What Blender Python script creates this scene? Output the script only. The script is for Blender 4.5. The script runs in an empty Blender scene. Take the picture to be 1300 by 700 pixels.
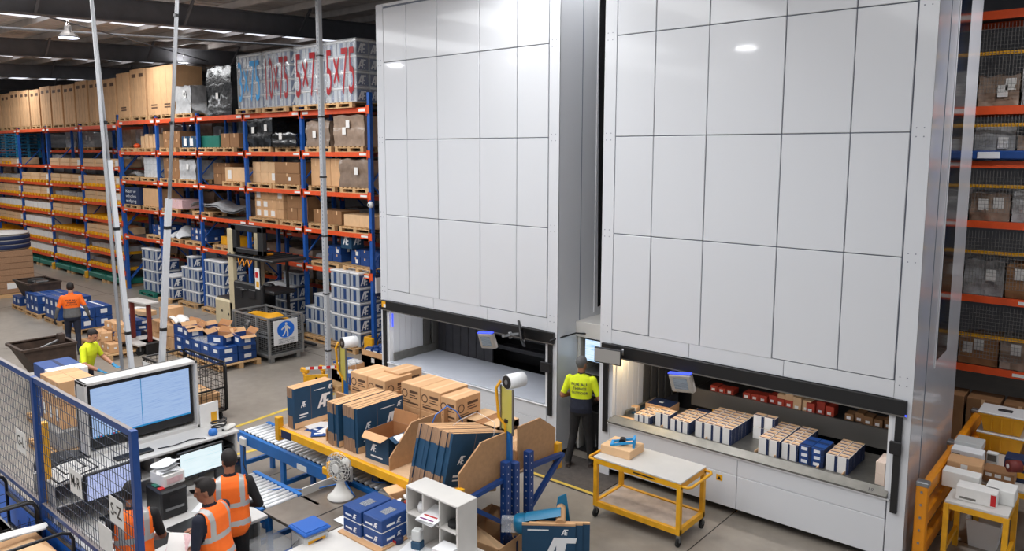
import bpy, math, random
from mathutils import Vector, Matrix

# ---------------------------------------------------------------- camera, world, lights, exposure
SC = bpy.context.scene
COL = SC.collection
CAM_F, CAM_YAW, CAM_PITCH, CAM_ROLL, CAM_CY, CAM_H = 964.225, -.706728, .122441, -.002446, 313.462, 5.0


def cam_axes():
    cy, sy, cp, sp = math.cos(CAM_YAW), math.sin(CAM_YAW), math.cos(CAM_PITCH), math.sin(CAM_PITCH)
    fwd = Vector((sy * cp, cy * cp, -sp))
    right = Vector((cy, -sy, 0))
    down = fwd.cross(right)
    cr, sr = math.cos(CAM_ROLL), math.sin(CAM_ROLL)
    return cr * right + sr * down, -sr * right + cr * down, fwd


RX, DN, FW = cam_axes()


def at(px, py, z):
    """Point of the photograph at world height z (used to survey positions on floors and table tops)."""
    d = RX * ((px - 650) / CAM_F) + DN * ((py - CAM_CY) / CAM_F) + FW
    t = (z - CAM_H) / d.z
    return Vector((d.x * t, d.y * t, z))


cd = bpy.data.cameras.new('camera')
cd.sensor_width = 36
cd.lens = CAM_F / 1300 * 36
cd.shift_y = -(350 - CAM_CY) / 1300
cd.clip_end = 300
cam = bpy.data.objects.new('camera', cd)
COL.objects.link(cam)
m3 = Matrix((RX, -DN, -FW)).transposed()
cam.matrix_world = Matrix.Translation((0, 0, CAM_H)) @ m3.to_4x4()
SC.camera = cam

w = bpy.data.worlds.new('hall_air')
SC.world = w
w.use_nodes = True
w.node_tree.nodes['Background'].inputs[0].default_value = (.55, .6, .68, 1)
w.node_tree.nodes['Background'].inputs[1].default_value = 1.0

SC.view_settings.view_transform = 'Standard'
SC.view_settings.look = 'None'
SC.view_settings.exposure = -0.4
SC.view_settings.gamma = 1
SC.view_settings.use_curve_mapping = False
SC.cycles.use_denoising = True
SC.cycles.max_bounces = 6
SC.cycles.diffuse_bounces = 4
SC.cycles.glossy_bounces = 3
SC.cycles.transmission_bounces = 4
SC.cycles.transparent_max_bounces = 12
SC.cycles.caustics_reflective = False
SC.cycles.caustics_refractive = False
SC.cycles.sample_clamp_indirect = 4


def area_light(name, loc, size, power, color=(1, .97, .93), rot=(0, 0, 0)):
    l = bpy.data.lights.new(name, 'AREA')
    l.shape = 'RECTANGLE'
    l.size, l.size_y = size
    l.energy = power
    l.color = color
    o = bpy.data.objects.new(name, l)
    o.location = loc
    o.rotation_euler = rot
    COL.objects.link(o)
    return o


# daylight through translucent roof sheets, along Y; first strip added to brighten the bench
for i, (x, y, p) in enumerate([(-7.5, 6.3, 420), (-4, 2.5, 300), (-12, 2.5, 420), (-16, 6.5, 520), (-25.2, 7, 520), (-37.5, 7, 520), (-51, 7, 400),
                               (-4, -7, 350), (-14, -6, 300)]):
    area_light('roof_daylight_and_fill', (x, y, 8.05), (1.6, 9), p, (.97, .985, 1))

# ---------------------------------------------------------------- materials
MATS = {}


def sr(*c):
    """sRGB 0-255 to linear"""
    r = []
    for v in c:
        v /= 255
        r.append(v / 12.92 if v <= .04045 else ((v + .055) / 1.055) ** 2.4)
    return tuple(r) + (1,)


def M(name, col=None, rough=.55, metal=0, noise=0, scale=8, bump=0, coat=0, alpha=1, emit=0, rnd=0, stretch=None, spec=None):
    if name in MATS:
        return MATS[name]
    m = bpy.data.materials.new(name)
    m.use_nodes = True
    nt = m.node_tree
    b = nt.nodes['Principled BSDF']
    c = sr(*col)
    b.inputs['Base Color'].default_value = c
    b.inputs['Roughness'].default_value = rough
    b.inputs['Metallic'].default_value = metal
    if coat:
        b.inputs['Coat Weight'].default_value = coat
        b.inputs['Coat Roughness'].default_value = .06
    if spec is not None:
        b.inputs['Specular IOR Level'].default_value = spec
    if alpha < 1:
        b.inputs['Alpha'].default_value = alpha
    if emit:
        b.inputs['Emission Color'].default_value = c
        b.inputs['Emission Strength'].default_value = emit
    last = None
    if noise or bump:
        tc = nt.nodes.new('ShaderNodeTexCoord')
        mp = nt.nodes.new('ShaderNodeMapping')
        if stretch:
            mp.inputs['Scale'].default_value = stretch
        nt.links.new(tc.outputs['Object'], mp.inputs['Vector'])
        nz = nt.nodes.new('ShaderNodeTexNoise')
        nz.inputs['Scale'].default_value = scale
        nz.inputs['Detail'].default_value = 5
        nt.links.new(mp.outputs['Vector'], nz.inputs['Vector'])
        if noise:
            cr = nt.nodes.new('ShaderNodeValToRGB')
            cr.color_ramp.elements[0].position = .3
            cr.color_ramp.elements[1].position = .72
            cr.color_ramp.elements[0].color = tuple(max(0, v * (1 - noise)) for v in c[:3]) + (1,)
            cr.color_ramp.elements[1].color = tuple(min(1, v * (1 + noise)) for v in c[:3]) + (1,)
            nt.links.new(nz.outputs['Fac'], cr.inputs['Fac'])
            nt.links.new(cr.outputs['Color'], b.inputs['Base Color'])
            last = cr.outputs['Color']
        if bump:
            bp = nt.nodes.new('ShaderNodeBump')
            bp.inputs['Strength'].default_value = bump
            bp.inputs['Distance'].default_value = .02
            nt.links.new(nz.outputs['Fac'], bp.inputs['Height'])
            nt.links.new(bp.outputs['Normal'], b.inputs['Normal'])
    if rnd:
        oi = nt.nodes.new('ShaderNodeObjectInfo')
        mr = nt.nodes.new('ShaderNodeMapRange')
        mr.inputs['To Min'].default_value = 1 - rnd
        mr.inputs['To Max'].default_value = 1 + rnd
        nt.links.new(oi.outputs['Random'], mr.inputs['Value'])
        hs = nt.nodes.new('ShaderNodeHueSaturation')
        nt.links.new(mr.outputs['Result'], hs.inputs['Value'])
        if last is not None:
            nt.links.new(last, hs.inputs['Color'])
        else:
            hs.inputs['Color'].default_value = c
        nt.links.new(hs.outputs['Color'], b.inputs['Base Color'])
    MATS[name] = m
    return m


M('white_panel', (214, 216, 220), .28, coat=.35, noise=.012, scale=.6)
M('white_edge', (225, 226, 228), .4)
M('side_panel', (194, 195, 199), .22, coat=.5, noise=.03, scale=1.5)
M('seam_grey', (120, 126, 138), .6)
M('black_bar', (26, 26, 27), .45)
M('black_plastic', (24, 24, 26), .4, noise=.2, scale=20)
M('black_rubber', (22, 22, 22), .8)
M('dark_metal', (52, 52, 54), .45, .6)
M('dark_interior', (52, 52, 55), .5, noise=.2, scale=6)
M('strip_grey', (120, 117, 112), .35, .5)
M('tray_steel', (132, 130, 124), .38, .7, noise=.12, scale=9)
M('counter_grey', (176, 181, 190), .3, noise=.04, scale=3)
M('rack_blue', (28, 84, 164), .42, noise=.1, scale=6)
M('rack_orange', (226, 84, 36), .45, noise=.1, scale=5)
M('rack_yellow', (240, 174, 22), .5, noise=.15, scale=5)
M('deck_mesh', (92, 86, 80), .6, .3, noise=.2, scale=30)
M('label_white', (236, 236, 232), .6)
M('paper_white', (232, 230, 226), .7, noise=.03, scale=12)
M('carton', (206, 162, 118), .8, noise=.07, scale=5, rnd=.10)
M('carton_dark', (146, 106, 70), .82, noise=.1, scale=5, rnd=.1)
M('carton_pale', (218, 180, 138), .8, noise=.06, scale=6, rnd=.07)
M('carton_edge', (150, 118, 92), .85, noise=.35, scale=60, stretch=(1, .05, .05))
M('carton_ink', (92, 66, 48), .8)
M('carton_navy', (24, 66, 96), .6, noise=.07, scale=9)
M('carton_blue', (24, 66, 130), .5, noise=.08, scale=9, rnd=.12)
M('carton_inside', (168, 118, 76), .85, noise=.07, scale=8)
M('timber', (196, 158, 112), .8, noise=.14, scale=6, stretch=(1, 6, 6), rnd=.12)
M('timber_red', (150, 96, 60), .8, noise=.14, scale=6)
M('plywood', (186, 142, 100), .7, noise=.09, scale=5, stretch=(1, 4, 4))
M('bench_board', (208, 172, 136), .6, noise=.07, scale=4, stretch=(1, 5, 5))
M('crate_board', (158, 122, 92), .8, noise=.12, scale=4, stretch=(1, 5, 5), rnd=.08)
M('pail_grey', (166, 172, 180), .4, noise=.05, scale=6)
M('pail_lid', (222, 222, 222), .45)
M('print_blue', (34, 66, 116), .55)
M('print_navy', (22, 40, 78), .6)
M('print_white', (236, 237, 238), .6)
M('paint_red', (150, 14, 24), .6)
M('paint_cyan', (40, 150, 214), .6)
M('wrap_grey', (172, 172, 172), .3, noise=.16, scale=9, bump=.6, coat=.3, rnd=.2)
M('wrap_brown', (150, 128, 110), .3, noise=.18, scale=8, bump=.5, coat=.4, rnd=.2)
M('wrap_white', (214, 216, 218), .25, noise=.1, scale=10, bump=.7, coat=.4)
M('wrap_black', (20, 20, 21), .22, noise=.3, scale=7, bump=.9, coat=.5)
M('film_clear', (235, 238, 240), .12, alpha=.28, bump=.7, noise=.02, scale=7, coat=.4)
M('green_plastic', (32, 112, 96), .45, noise=.12, scale=6)
M('teal_plastic', (28, 112, 150), .4)
M('steel_grey', (150, 152, 154), .38, .75, noise=.06, scale=10)
M('galvanised', (158, 160, 160), .42, .6, noise=.1, scale=12)
M('roller_steel', (222, 224, 226), .35, .15)
M('mesh_wire', (52, 58, 74), .5)
M('panel_beige', (158, 152, 144), .45)
M('plate_steel', (150, 140, 130), .3, .8, noise=.16, scale=4)
M('conveyor_blue', (24, 104, 178), .4, noise=.08, scale=6)
M('fence_blue', (26, 66, 130), .4, noise=.08, scale=6)
M('fence_top', (120, 112, 110), .5, noise=.1, scale=6)
M('sheet_blue', (36, 118, 232), .4, noise=.1, scale=3)
M('trolley_yellow', (228, 166, 28), .45, noise=.13, scale=8)
M('safety_orange', (232, 146, 22), .4, noise=.08, scale=6)
M('laminate_white', (208, 205, 200), .3, noise=.04, scale=4)
M('worn_board', (186, 170, 156), .7, noise=.25, scale=5)
M('desk_white', (200, 198, 195), .45, noise=.03, scale=5)
M('desk_grey', (150, 148, 144), .55)
M('conduit', (172, 174, 177), .4, noise=.05, scale=6)
M('duct_white', (198, 200, 203), .4)
M('rafter_dark', (112, 112, 115), .6, noise=.12, scale=3)
M('purlin', (205, 198, 192), .5, 0, noise=.15, scale=3)
M('forklift_cream', (206, 192, 158), .45, noise=.07, scale=5)
M('forklift_black', (34, 34, 35), .5, noise=.2, scale=8)
M('rust_brown', (66, 50, 40), .7, noise=.35, scale=7)
M('red_brown', (108, 36, 30), .6)
M('tote_yellow', (224, 160, 22), .45, noise=.06, scale=5)
M('hair_dark', (30, 24, 22), .75, noise=.25, scale=60)
M('skin', (186, 132, 104), .55, noise=.05, scale=20)
M('skin_tan', (150, 100, 74), .55, noise=.05, scale=20)
M('glove_blue', (40, 130, 176), .5)
M('navy_cloth', (28, 32, 48), .85, noise=.15, scale=20)
M('black_cloth', (30, 29, 30), .85, noise=.15, scale=20)
M('grey_cloth', (96, 96, 96), .85, noise=.12, scale=20)
M('hivis_yellow', (222, 236, 34), .75, noise=.06, scale=10)
M('hivis_orange', (255, 112, 28), .75, noise=.07, scale=10)
M('reflective', (176, 176, 174), .35, .2)
M('shoe', (60, 52, 48), .7)
M('glass_dark', (16, 17, 20), .1, spec=.6)
M('red_plastic', (196, 30, 34), .5)
M('red_box', (176, 60, 40), .6, noise=.1, scale=10, rnd=.15)
M('lamp_glow', (226, 232, 255), .3, emit=14)
M('skylight_glow', (235, 240, 250), .4, emit=1.6)
M('under_light', (255, 196, 92), .4, emit=9)
M('beam_blue', (70, 90, 255), .4, emit=1.2)
M('yellow_film', (206, 196, 92), .3, alpha=.75)
M('fan_white', (220, 218, 212), .4)
M('cable_black', (24, 24, 26), .5)
M('cable_blue', (40, 110, 190), .5)
M('mat_rubber', (74, 68, 64), .8, noise=.2, scale=15)
M('line_yellow', (206, 176, 70), .6, noise=.2, scale=8)
M('cream', (222, 202, 186), .7)
M('mesh_grey', (120, 116, 112), .5)
M('pinkish', (226, 190, 192), .7, noise=.1, scale=30)
M('bucket_clear', (214, 216, 214), .25, alpha=.8)
M('lid_blue', (24, 90, 176), .4)
M('purple', (120, 40, 110), .6)


def screen_mat(name, base, tint, rows=26, seed=0.0, strength=1.0):
    """A lit monitor: bands of interface lines, faint panes."""
    m = bpy.data.materials.new(name)
    m.use_nodes = True
    nt = m.node_tree
    b = nt.nodes['Principled BSDF']
    tc = nt.nodes.new('ShaderNodeTexCoord')
    mp = nt.nodes.new('ShaderNodeMapping')
    mp.inputs['Scale'].default_value = (1.2, 1.2, rows * 2)
    mp.inputs['Location'].default_value = (seed, seed, seed)
    nt.links.new(tc.outputs['Object'], mp.inputs['Vector'])
    nz = nt.nodes.new('ShaderNodeTexNoise')
    nz.inputs['Scale'].default_value = 3
    nz.inputs['Detail'].default_value = 3
    nt.links.new(mp.outputs['Vector'], nz.inputs['Vector'])
    cr = nt.nodes.new('ShaderNodeValToRGB')
    cr.color_ramp.elements[0].position = .34
    cr.color_ramp.elements[1].position = .5
    cr.color_ramp.elements[0].color = sr(*tint)
    cr.color_ramp.elements[1].color = sr(*base)
    nt.links.new(nz.outputs['Fac'], cr.inputs['Fac'])
    b.inputs['Base Color'].default_value = (.01, .01, .01, 1)
    b.inputs['Roughness'].default_value = .25
    nt.links.new(cr.outputs['Color'], b.inputs['Emission Color'])
    b.inputs['Emission Strength'].default_value = strength
    MATS[name] = m
    return m


screen_mat('screen_big', (158, 184, 222), (134, 164, 212), 24, .3, 1.35)
screen_mat('screen_white', (208, 222, 226), (176, 200, 206), 30, 1.3, 1.7)
screen_mat('screen_lilac', (168, 178, 216), (140, 152, 196), 20, 2.3, 1.6)
screen_mat('screen_web', (206, 226, 244), (150, 190, 230), 12, 3.1, 1.7)
screen_mat('screen_hmi', (120, 128, 136), (60, 70, 84), 40, 4.1, 1)


def concrete():
    m = bpy.data.materials.new('floor_concrete')
    m.use_nodes = True
    nt = m.node_tree
    b = nt.nodes['Principled BSDF']
    tc = nt.nodes.new('ShaderNodeTexCoord')
    n1 = nt.nodes.new('ShaderNodeTexNoise')
    n1.inputs['Scale'].default_value = .35
    n1.inputs['Detail'].default_value = 7
    n1.inputs['Roughness'].default_value = .65
    nt.links.new(tc.outputs['Object'], n1.inputs['Vector'])
    cr = nt.nodes.new('ShaderNodeValToRGB')
    cr.color_ramp.elements[0].position = .3
    cr.color_ramp.elements[1].position = .7
    cr.color_ramp.elements[0].color = sr(126, 119, 110)
    cr.color_ramp.elements[1].color = sr(160, 152, 141)
    nt.links.new(n1.outputs['Fac'], cr.inputs['Fac'])
    n2 = nt.nodes.new('ShaderNodeTexNoise')
    n2.inputs['Scale'].default_value = 5
    n2.inputs['Detail'].default_value = 6
    nt.links.new(tc.outputs['Object'], n2.inputs['Vector'])
    mx = nt.nodes.new('ShaderNodeMixRGB')
    mx.blend_type = 'OVERLAY'
    mx.inputs[0].default_value = .22
    nt.links.new(cr.outputs['Color'], mx.inputs[1])
    nt.links.new(n2.outputs['Fac'], mx.inputs[2])
    nt.links.new(mx.outputs[0], b.inputs['Base Color'])
    mr = nt.nodes.new('ShaderNodeMapRange')
    mr.inputs['To Min'].default_value = .22
    mr.inputs['To Max'].default_value = .5
    nt.links.new(n1.outputs['Fac'], mr.inputs['Value'])
    nt.links.new(mr.outputs['Result'], b.inputs['Roughness'])
    MATS['floor_concrete'] = m


concrete()


def roof_mat():
    m = bpy.data.materials.new('roof_sheet')
    m.use_nodes = True
    nt = m.node_tree
    b = nt.nodes['Principled BSDF']
    tc = nt.nodes.new('ShaderNodeTexCoord')
    n1 = nt.nodes.new('ShaderNodeTexNoise')
    n1.inputs['Scale'].default_value = .5
    n1.inputs['Detail'].default_value = 5
    nt.links.new(tc.outputs['Object'], n1.inputs['Vector'])
    cr = nt.nodes.new('ShaderNodeValToRGB')
    cr.color_ramp.elements[0].color = sr(206, 192, 182)
    cr.color_ramp.elements[1].color = sr(228, 226, 224)
    nt.links.new(n1.outputs['Fac'], cr.inputs['Fac'])
    nt.links.new(cr.outputs['Color'], b.inputs['Base Color'])
    b.inputs['Roughness'].default_value = .5
    MATS['roof_sheet'] = m


roof_mat()


# ---------------------------------------------------------------- mesh helpers
class MB:
    """Collects shapes for ONE mesh object."""

    def __init__(s):
        s.v, s.f, s.mi, s.ms, s.sm = [], [], [], [], []

    def _m(s, name):
        if name not in s.ms:
            s.ms.append(name)
        return s.ms.index(name)

    def add(s, vs, fs, mat, T=None, smooth=False):
        n = len(s.v)
        if T is not None:
            vs = [T @ Vector(v) for v in vs]
        s.v.extend(tuple(v) for v in vs)
        k = s._m(mat)
        for f in fs:
            s.f.append(tuple(n + i for i in f))
            s.mi.append(k)
            s.sm.append(smooth)
        return s

    def box(s, a, b, mat, T=None, bev=0, top=None):
        """Axis box from corner a to corner b; bev chamfers its edges; top: another material for the upper face."""
        x0, y0, z0 = a
        x1, y1, z1 = b
        if x0 > x1: x0, x1 = x1, x0
        if y0 > y1: y0, y1 = y1, y0
        if z0 > z1: z0, z1 = z1, z0
        if bev <= 0:
            vs = [(x, y, z) for z in (z0, z1) for y in (y0, y1) for x in (x0, x1)]
            fs = [(0, 2, 3, 1), (4, 5, 7, 6), (0, 1, 5, 4), (2, 6, 7, 3), (0, 4, 6, 2), (1, 3, 7, 5)]
            if top:
                s.add(vs, [fs[i] for i in (0, 2, 3, 4, 5)], mat, T)
                n = len(s.v) - 8
                s.f.append(tuple(n + i for i in fs[1])); s.mi.append(s._m(top)); s.sm.append(False)
                return s
            return s.add(vs, fs, mat, T)
        e = min(bev, (x1 - x0) * .49, (y1 - y0) * .49, (z1 - z0) * .49)
        vs, idx = [], {}
        for i, x in enumerate((x0, x1)):
            for j, y in enumerate((y0, y1)):
                for k, z in enumerate((z0, z1)):
                    dx, dy, dz = (1, -1)[i] * e, (1, -1)[j] * e, (1, -1)[k] * e
                    for ax, p in enumerate(((x, y + dy, z + dz), (x + dx, y, z + dz), (x + dx, y + dy, z))):
                        idx[i, j, k, ax] = len(vs)
                        vs.append(p)
        g = idx
        fs = []
        for i in (0, 1):
            q = [g[i, 0, 0, 0], g[i, 1, 0, 0], g[i, 1, 1, 0], g[i, 0, 1, 0]]
            fs.append(tuple(q if i else q[::-1]))
            q = [g[0, i, 0, 1], g[1, i, 0, 1], g[1, i, 1, 1], g[0, i, 1, 1]]
            fs.append(tuple(q[::-1] if i else q))
            q = [g[0, 0, i, 2], g[1, 0, i, 2], g[1, 1, i, 2], g[0, 1, i, 2]]
            fs.append(tuple(q if i else q[::-1]))
        for i in (0, 1):
            for j in (0, 1):
                fs.append((g[i, j, 0, 0], g[i, j, 1, 0], g[i, j, 1, 1], g[i, j, 0, 1]))
                fs.append((g[i, 0, j, 0], g[i, 1, j, 0], g[i, 1, j, 2], g[i, 0, j, 2]))
                fs.append((g[0, i, j, 1], g[1, i, j, 1], g[1, i, j, 2], g[0, i, j, 2]))
        for i in (0, 1):
            for j in (0, 1):
                for k in (0, 1):
                    fs.append((g[i, j, k, 0], g[i, j, k, 1], g[i, j, k, 2]))
        c = Vector(((x0 + x1) / 2, (y0 + y1) / 2, (z0 + z1) / 2))
        out = []
        for f in fs:
            p = [Vector(vs[i]) for i in f]
            n = (p[1] - p[0]).cross(p[2] - p[0])
            out.append(f if n.dot(sum(p, Vector()) / len(p) - c) > 0 else f[::-1])
        return s.add(vs, out, mat, T)

    def bar(s, p, q, w, h, mat, up=(0, 0, 1)):
        """Rectangular bar from p to q; w across, h along 'up'."""
        p, q = Vector(p), Vector(q)
        d = (q - p).normalized()
        u = Vector(up)
        if abs(d.dot(u)) > .99:
            u = Vector((0, 1, 0))
        sx = d.cross(u).normalized() * (w / 2)
        uz = sx.cross(d).normalized() * (h / 2)
        vs = [p - sx - uz, p + sx - uz, p + sx + uz, p - sx + uz, q - sx - uz, q + sx - uz, q + sx + uz, q - sx + uz]
        return s.add(vs, [(0, 1, 2, 3), (7, 6, 5, 4), (0, 4, 5, 1), (1, 5, 6, 2), (2, 6, 7, 3), (3, 7, 4, 0)], mat)

    def cyl(s, p, q, r, mat, n=12, r2=None, caps=True, smooth=True):
        p, q = Vector(p), Vector(q)
        r2 = r if r2 is None else r2
        d = (q - p).normalized()
        a = Vector((0, 0, 1)) if abs(d.z) < .9 else Vector((1, 0, 0))
        u = d.cross(a).normalized()
        v = d.cross(u)
        vs = []
        for c, rr in ((p, r), (q, r2)):
            for i in range(n):
                t = 2 * math.pi * i / n
                vs.append(c + (u * math.cos(t) + v * math.sin(t)) * rr)
        fs = [(i, (i + 1) % n, n + (i + 1) % n, n + i) for i in range(n)]
        s.add(vs, fs, mat, smooth=smooth)
        if caps:
            k = len(s.v) - 2 * n
            mi = s._m(mat)
            s.f.append(tuple(k + i for i in reversed(range(n)))); s.mi.append(mi); s.sm.append(False)
            s.f.append(tuple(k + n + i for i in range(n))); s.mi.append(mi); s.sm.append(False)
        return s

    def tube(s, pts, r, mat, n=6, closed=False):
        pts = [Vector(p) for p in pts]
        m = len(pts)
        vs, fs = [], []
        pu = None
        for i, p in enumerate(pts):
            a = pts[i - 1] if (i > 0 or closed) else p
            b = pts[(i + 1) % m] if (i < m - 1 or closed) else p
            d = (b - a).normalized()
            if pu is None:
                ref = Vector((0, 0, 1)) if abs(d.z) < .9 else Vector((1, 0, 0))
                u = d.cross(ref).normalized()
            else:
                u = (pu - d * pu.dot(d)).normalized()
            pu = u
            v = d.cross(u)
            rr = r[i] if isinstance(r, (list, tuple)) else r
            for k in range(n):
                t = 2 * math.pi * k / n
                vs.append(p + (u * math.cos(t) + v * math.sin(t)) * rr)
        for i in range(m if closed else m - 1):
            j = (i + 1) % m
            for k in range(n):
                l = (k + 1) % n
                fs.append((i * n + k, i * n + l, j * n + l, j * n + k))
        if not closed:
            fs.append(tuple(reversed(range(n))))
            fs.append(tuple((m - 1) * n + k for k in range(n)))
        return s.add(vs, fs, mat, smooth=True)

    def prism(s, poly, d, mat, T=None, cap=True):
        """poly: list of 3D points (planar), extruded by vector d."""
        poly = [Vector(p) for p in poly]
        d = Vector(d)
        n = len(poly)
        nr = Vector()
        for i in range(n):
            nr += poly[i].cross(poly[(i + 1) % n])
        if nr.dot(d) > 0:
            poly = poly[::-1]
        vs = poly + [p + d for p in poly]
        fs = [tuple(range(n)), tuple(reversed(range(n, 2 * n)))]
        fs += [((i + 1) % n, i, n + i, n + (i + 1) % n) for i in range(n)]
        return s.add(vs, fs, mat, T)

    def quad(s, a, b, c, d, mat, T=None):
        return s.add([a, b, c, d], [(0, 1, 2, 3)], mat, T)

    def lathe(s, prof, mat, c=(0, 0, 0), n=20, T=None):
        vs, fs = [], []
        for r, z in prof:
            for i in range(n):
                t = 2 * math.pi * i / n
                vs.append((c[0] + r * math.cos(t), c[1] + r * math.sin(t), c[2] + z))
        for j in range(len(prof) - 1):
            for i in range(n):
                k = (i + 1) % n
                fs.append((j * n + i, j * n + k, (j + 1) * n + k, (j + 1) * n + i))
        fs.append(tuple(reversed(range(n))))
        fs.append(tuple((len(prof) - 1) * n + i for i in range(n)))
        return s.add(vs, fs, mat, T, True)

    def sheet(s, fn, nu, nv, mat, thick=0.0, smooth=True):
        """Grid surface fn(u,v)->point, with u,v in 0..1; closed with a second skin when thick."""
        vs = [Vector(fn(i / nu, j / nv)) for j in range(nv + 1) for i in range(nu + 1)]
        fs = [(j * (nu + 1) + i, j * (nu + 1) + i + 1, (j + 1) * (nu + 1) + i + 1, (j + 1) * (nu + 1) + i)
              for j in range(nv) for i in range(nu)]
        s.add(vs, fs, mat, smooth=smooth)
        if thick:
            dv = thick if isinstance(thick, Vector) else Vector((0, 0, -thick))
            s.add([v + dv for v in vs], [f[::-1] for f in fs], mat, smooth=smooth)
        return s

    def mesh(s, name):
        me = bpy.data.meshes.new(name)
        me.from_pydata(s.v, [], s.f)
        for n in s.ms:
            me.materials.append(MATS[n])
        me.polygons.foreach_set('material_index', s.mi)
        me.polygons.foreach_set('use_smooth', s.sm)
        me.update()
        return me

    def build(s, name, parent=None, loc=None, rz=0, kind=None):
        return put(name, s.mesh(name), parent, loc, rz, kind)


def put(name, me, parent=None, loc=None, rz=0, kind=None):
    o = bpy.data.objects.new(name, me)
    COL.objects.link(o)
    if parent is not None:
        o.parent = parent
    if loc is not None:
        o.location = loc
    if rz:
        o.rotation_euler = (0, 0, rz)
    if kind:
        o['kind'] = kind
    return o


def tag(o, label, cat, group=None):
    o['label'] = label
    o['category'] = cat
    if group:
        o['group'] = group
    return o


def thing(name, label, cat, loc=(0, 0, 0), rz=0, group=None):
    o = bpy.data.objects.new(name, None)
    o.empty_display_size = .1
    COL.objects.link(o)
    o.location = loc
    o.rotation_euler = (0, 0, rz)
    return tag(o, label, cat, group)


KIDS = {}


def kids(o):
    return [c for c in bpy.data.objects if c.parent == o]


def dup(root, loc, rz=0, label=None, group=None, parts=None):
    """A copy of a thing with copies of its parts and sub-parts (parts: cached [(part,[subparts])])."""
    r = root.copy()
    COL.objects.link(r)
    r.location = loc
    r.rotation_euler = (0, 0, rz)
    if label:
        r['label'] = label
    if group:
        r['group'] = group
    for ch, sub in (parts if parts is not None else tree(root)):
        c = ch.copy()
        COL.objects.link(c)
        c.parent = r
        for g in sub:
            d = g.copy()
            COL.objects.link(d)
            d.parent = c
    return r


def tree(root):
    return [(c, list(c.children)) for c in root.children]


_GLY = {}


def text_polys(txt, bold=False):
    """Built-in font lettering as (verts, faces) with height ~1, starting at x=0."""
    if txt in _GLY:
        return _GLY[txt]
    cu = bpy.data.curves.new('lettering', 'FONT')
    cu.body = txt
    cu.resolution_u = 2
    if bold:
        cu.offset = .015
    ob = bpy.data.objects.new('lettering', cu)
    COL.objects.link(ob)
    dg = bpy.context.evaluated_depsgraph_get()
    me = bpy.data.meshes.new_from_object(ob.evaluated_get(dg))
    vs = [tuple(v.co) for v in me.vertices]
    fs = [tuple(p.vertices) for p in me.polygons]
    bpy.data.meshes.remove(me)
    bpy.data.objects.remove(ob)
    bpy.data.curves.remove(cu)
    _GLY[txt] = (vs, fs)
    return vs, fs


def put_text(mb, txt, o, ux, uy, h, mat, width=None, bold=False, center=False):
    """Lettering laid on a surface: origin o, unit axes ux (reading) and uy (up), cap height h."""
    vs, fs = text_polys(txt, bold)
    if not vs:
        return
    w_ = max(v[0] for v in vs)
    sx = (width / w_) if width else h / .7
    sy = h / .7
    o, ux, uy = Vector(o), Vector(ux), Vector(uy)
    x0 = -w_ * sx / 2 if center else 0
    mb.add([o + ux * (v[0] * sx + x0) + uy * (v[1] * sy) for v in vs], fs, mat)


# slanted A and F joined into one sign, as printed on the cartons and pails (height 1, width ~1.15)
AF = [
    [(0, 0), (.2, 0), (.3, .22), (.52, .22), (.52, .36), (.36, .36), (.52, .74), (.52, 1), (.44, 1)],
    [(.5, 0), (.7, 0), (.76, .36), (.98, .36), (1.0, .52), (.78, .52), (.84, .82), (1.12, .82), (1.16, 1), (.5, 1), (.52, .74)],
    [(.82, 0), (.96, 0), (.98, .14), (.84, .14)],
]


def put_af(mb, o, ux, uy, h, mat):
    o, ux, uy = Vector(o), Vector(ux), Vector(uy)
    for poly in AF:
        vs = [o + ux * (x * h) + uy * (y * h) for x, y in poly]
        mb.add(vs, [tuple(range(len(vs)))], mat)


ORD = ['first', 'second', 'third', 'fourth', 'fifth', 'sixth', 'seventh', 'eighth', 'ninth', 'tenth', 'eleventh', 'twelfth', 'thirteenth', 'fourteenth', 'fifteenth', 'sixteenth', 'seventeenth']


def place_words(i, nx, j, ny, k, nz):
    """Where one piece sits in a stack: layer, column seen from the aisle, row of depth."""
    w_ = []
    if nz > 1:
        w_.append('bottom' if k == 0 else 'top' if k == nz - 1 else 'middle' if nz == 3 else ORD[k] + ' layer')
    if nx > 1:
        w_.append('left' if i == 0 else 'right' if i == nx - 1 else 'centre' if nx == 3 else ('mid-left', 'mid-right')[i - 1] if nx == 4 else ORD[i] + ' column')
    if ny > 1:
        w_.append('front' if j == 0 else 'rear' if j == ny - 1 else ORD[j] + ' row')
    return ' '.join(w_)


R = random.Random(7)
X_, Y_, Z_ = Vector((1, 0, 0)), Vector((0, 1, 0)), Vector((0, 0, 1))
# ---------------------------------------------------------------- the hall
MB().box((-70, -16, -.2), (12, 26, 0), 'floor_concrete').build('floor', kind='structure')
MB().box((-70, 24, 0), (12, 24.3, 11), 'rafter_dark').build('wall_back', kind='structure')
MB().box((-70, -16, 0), (-69.7, 26, 11), 'desk_grey').build('wall_left', kind='structure')


def roof_z(y):
    return 8.64 + .045 * y


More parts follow.
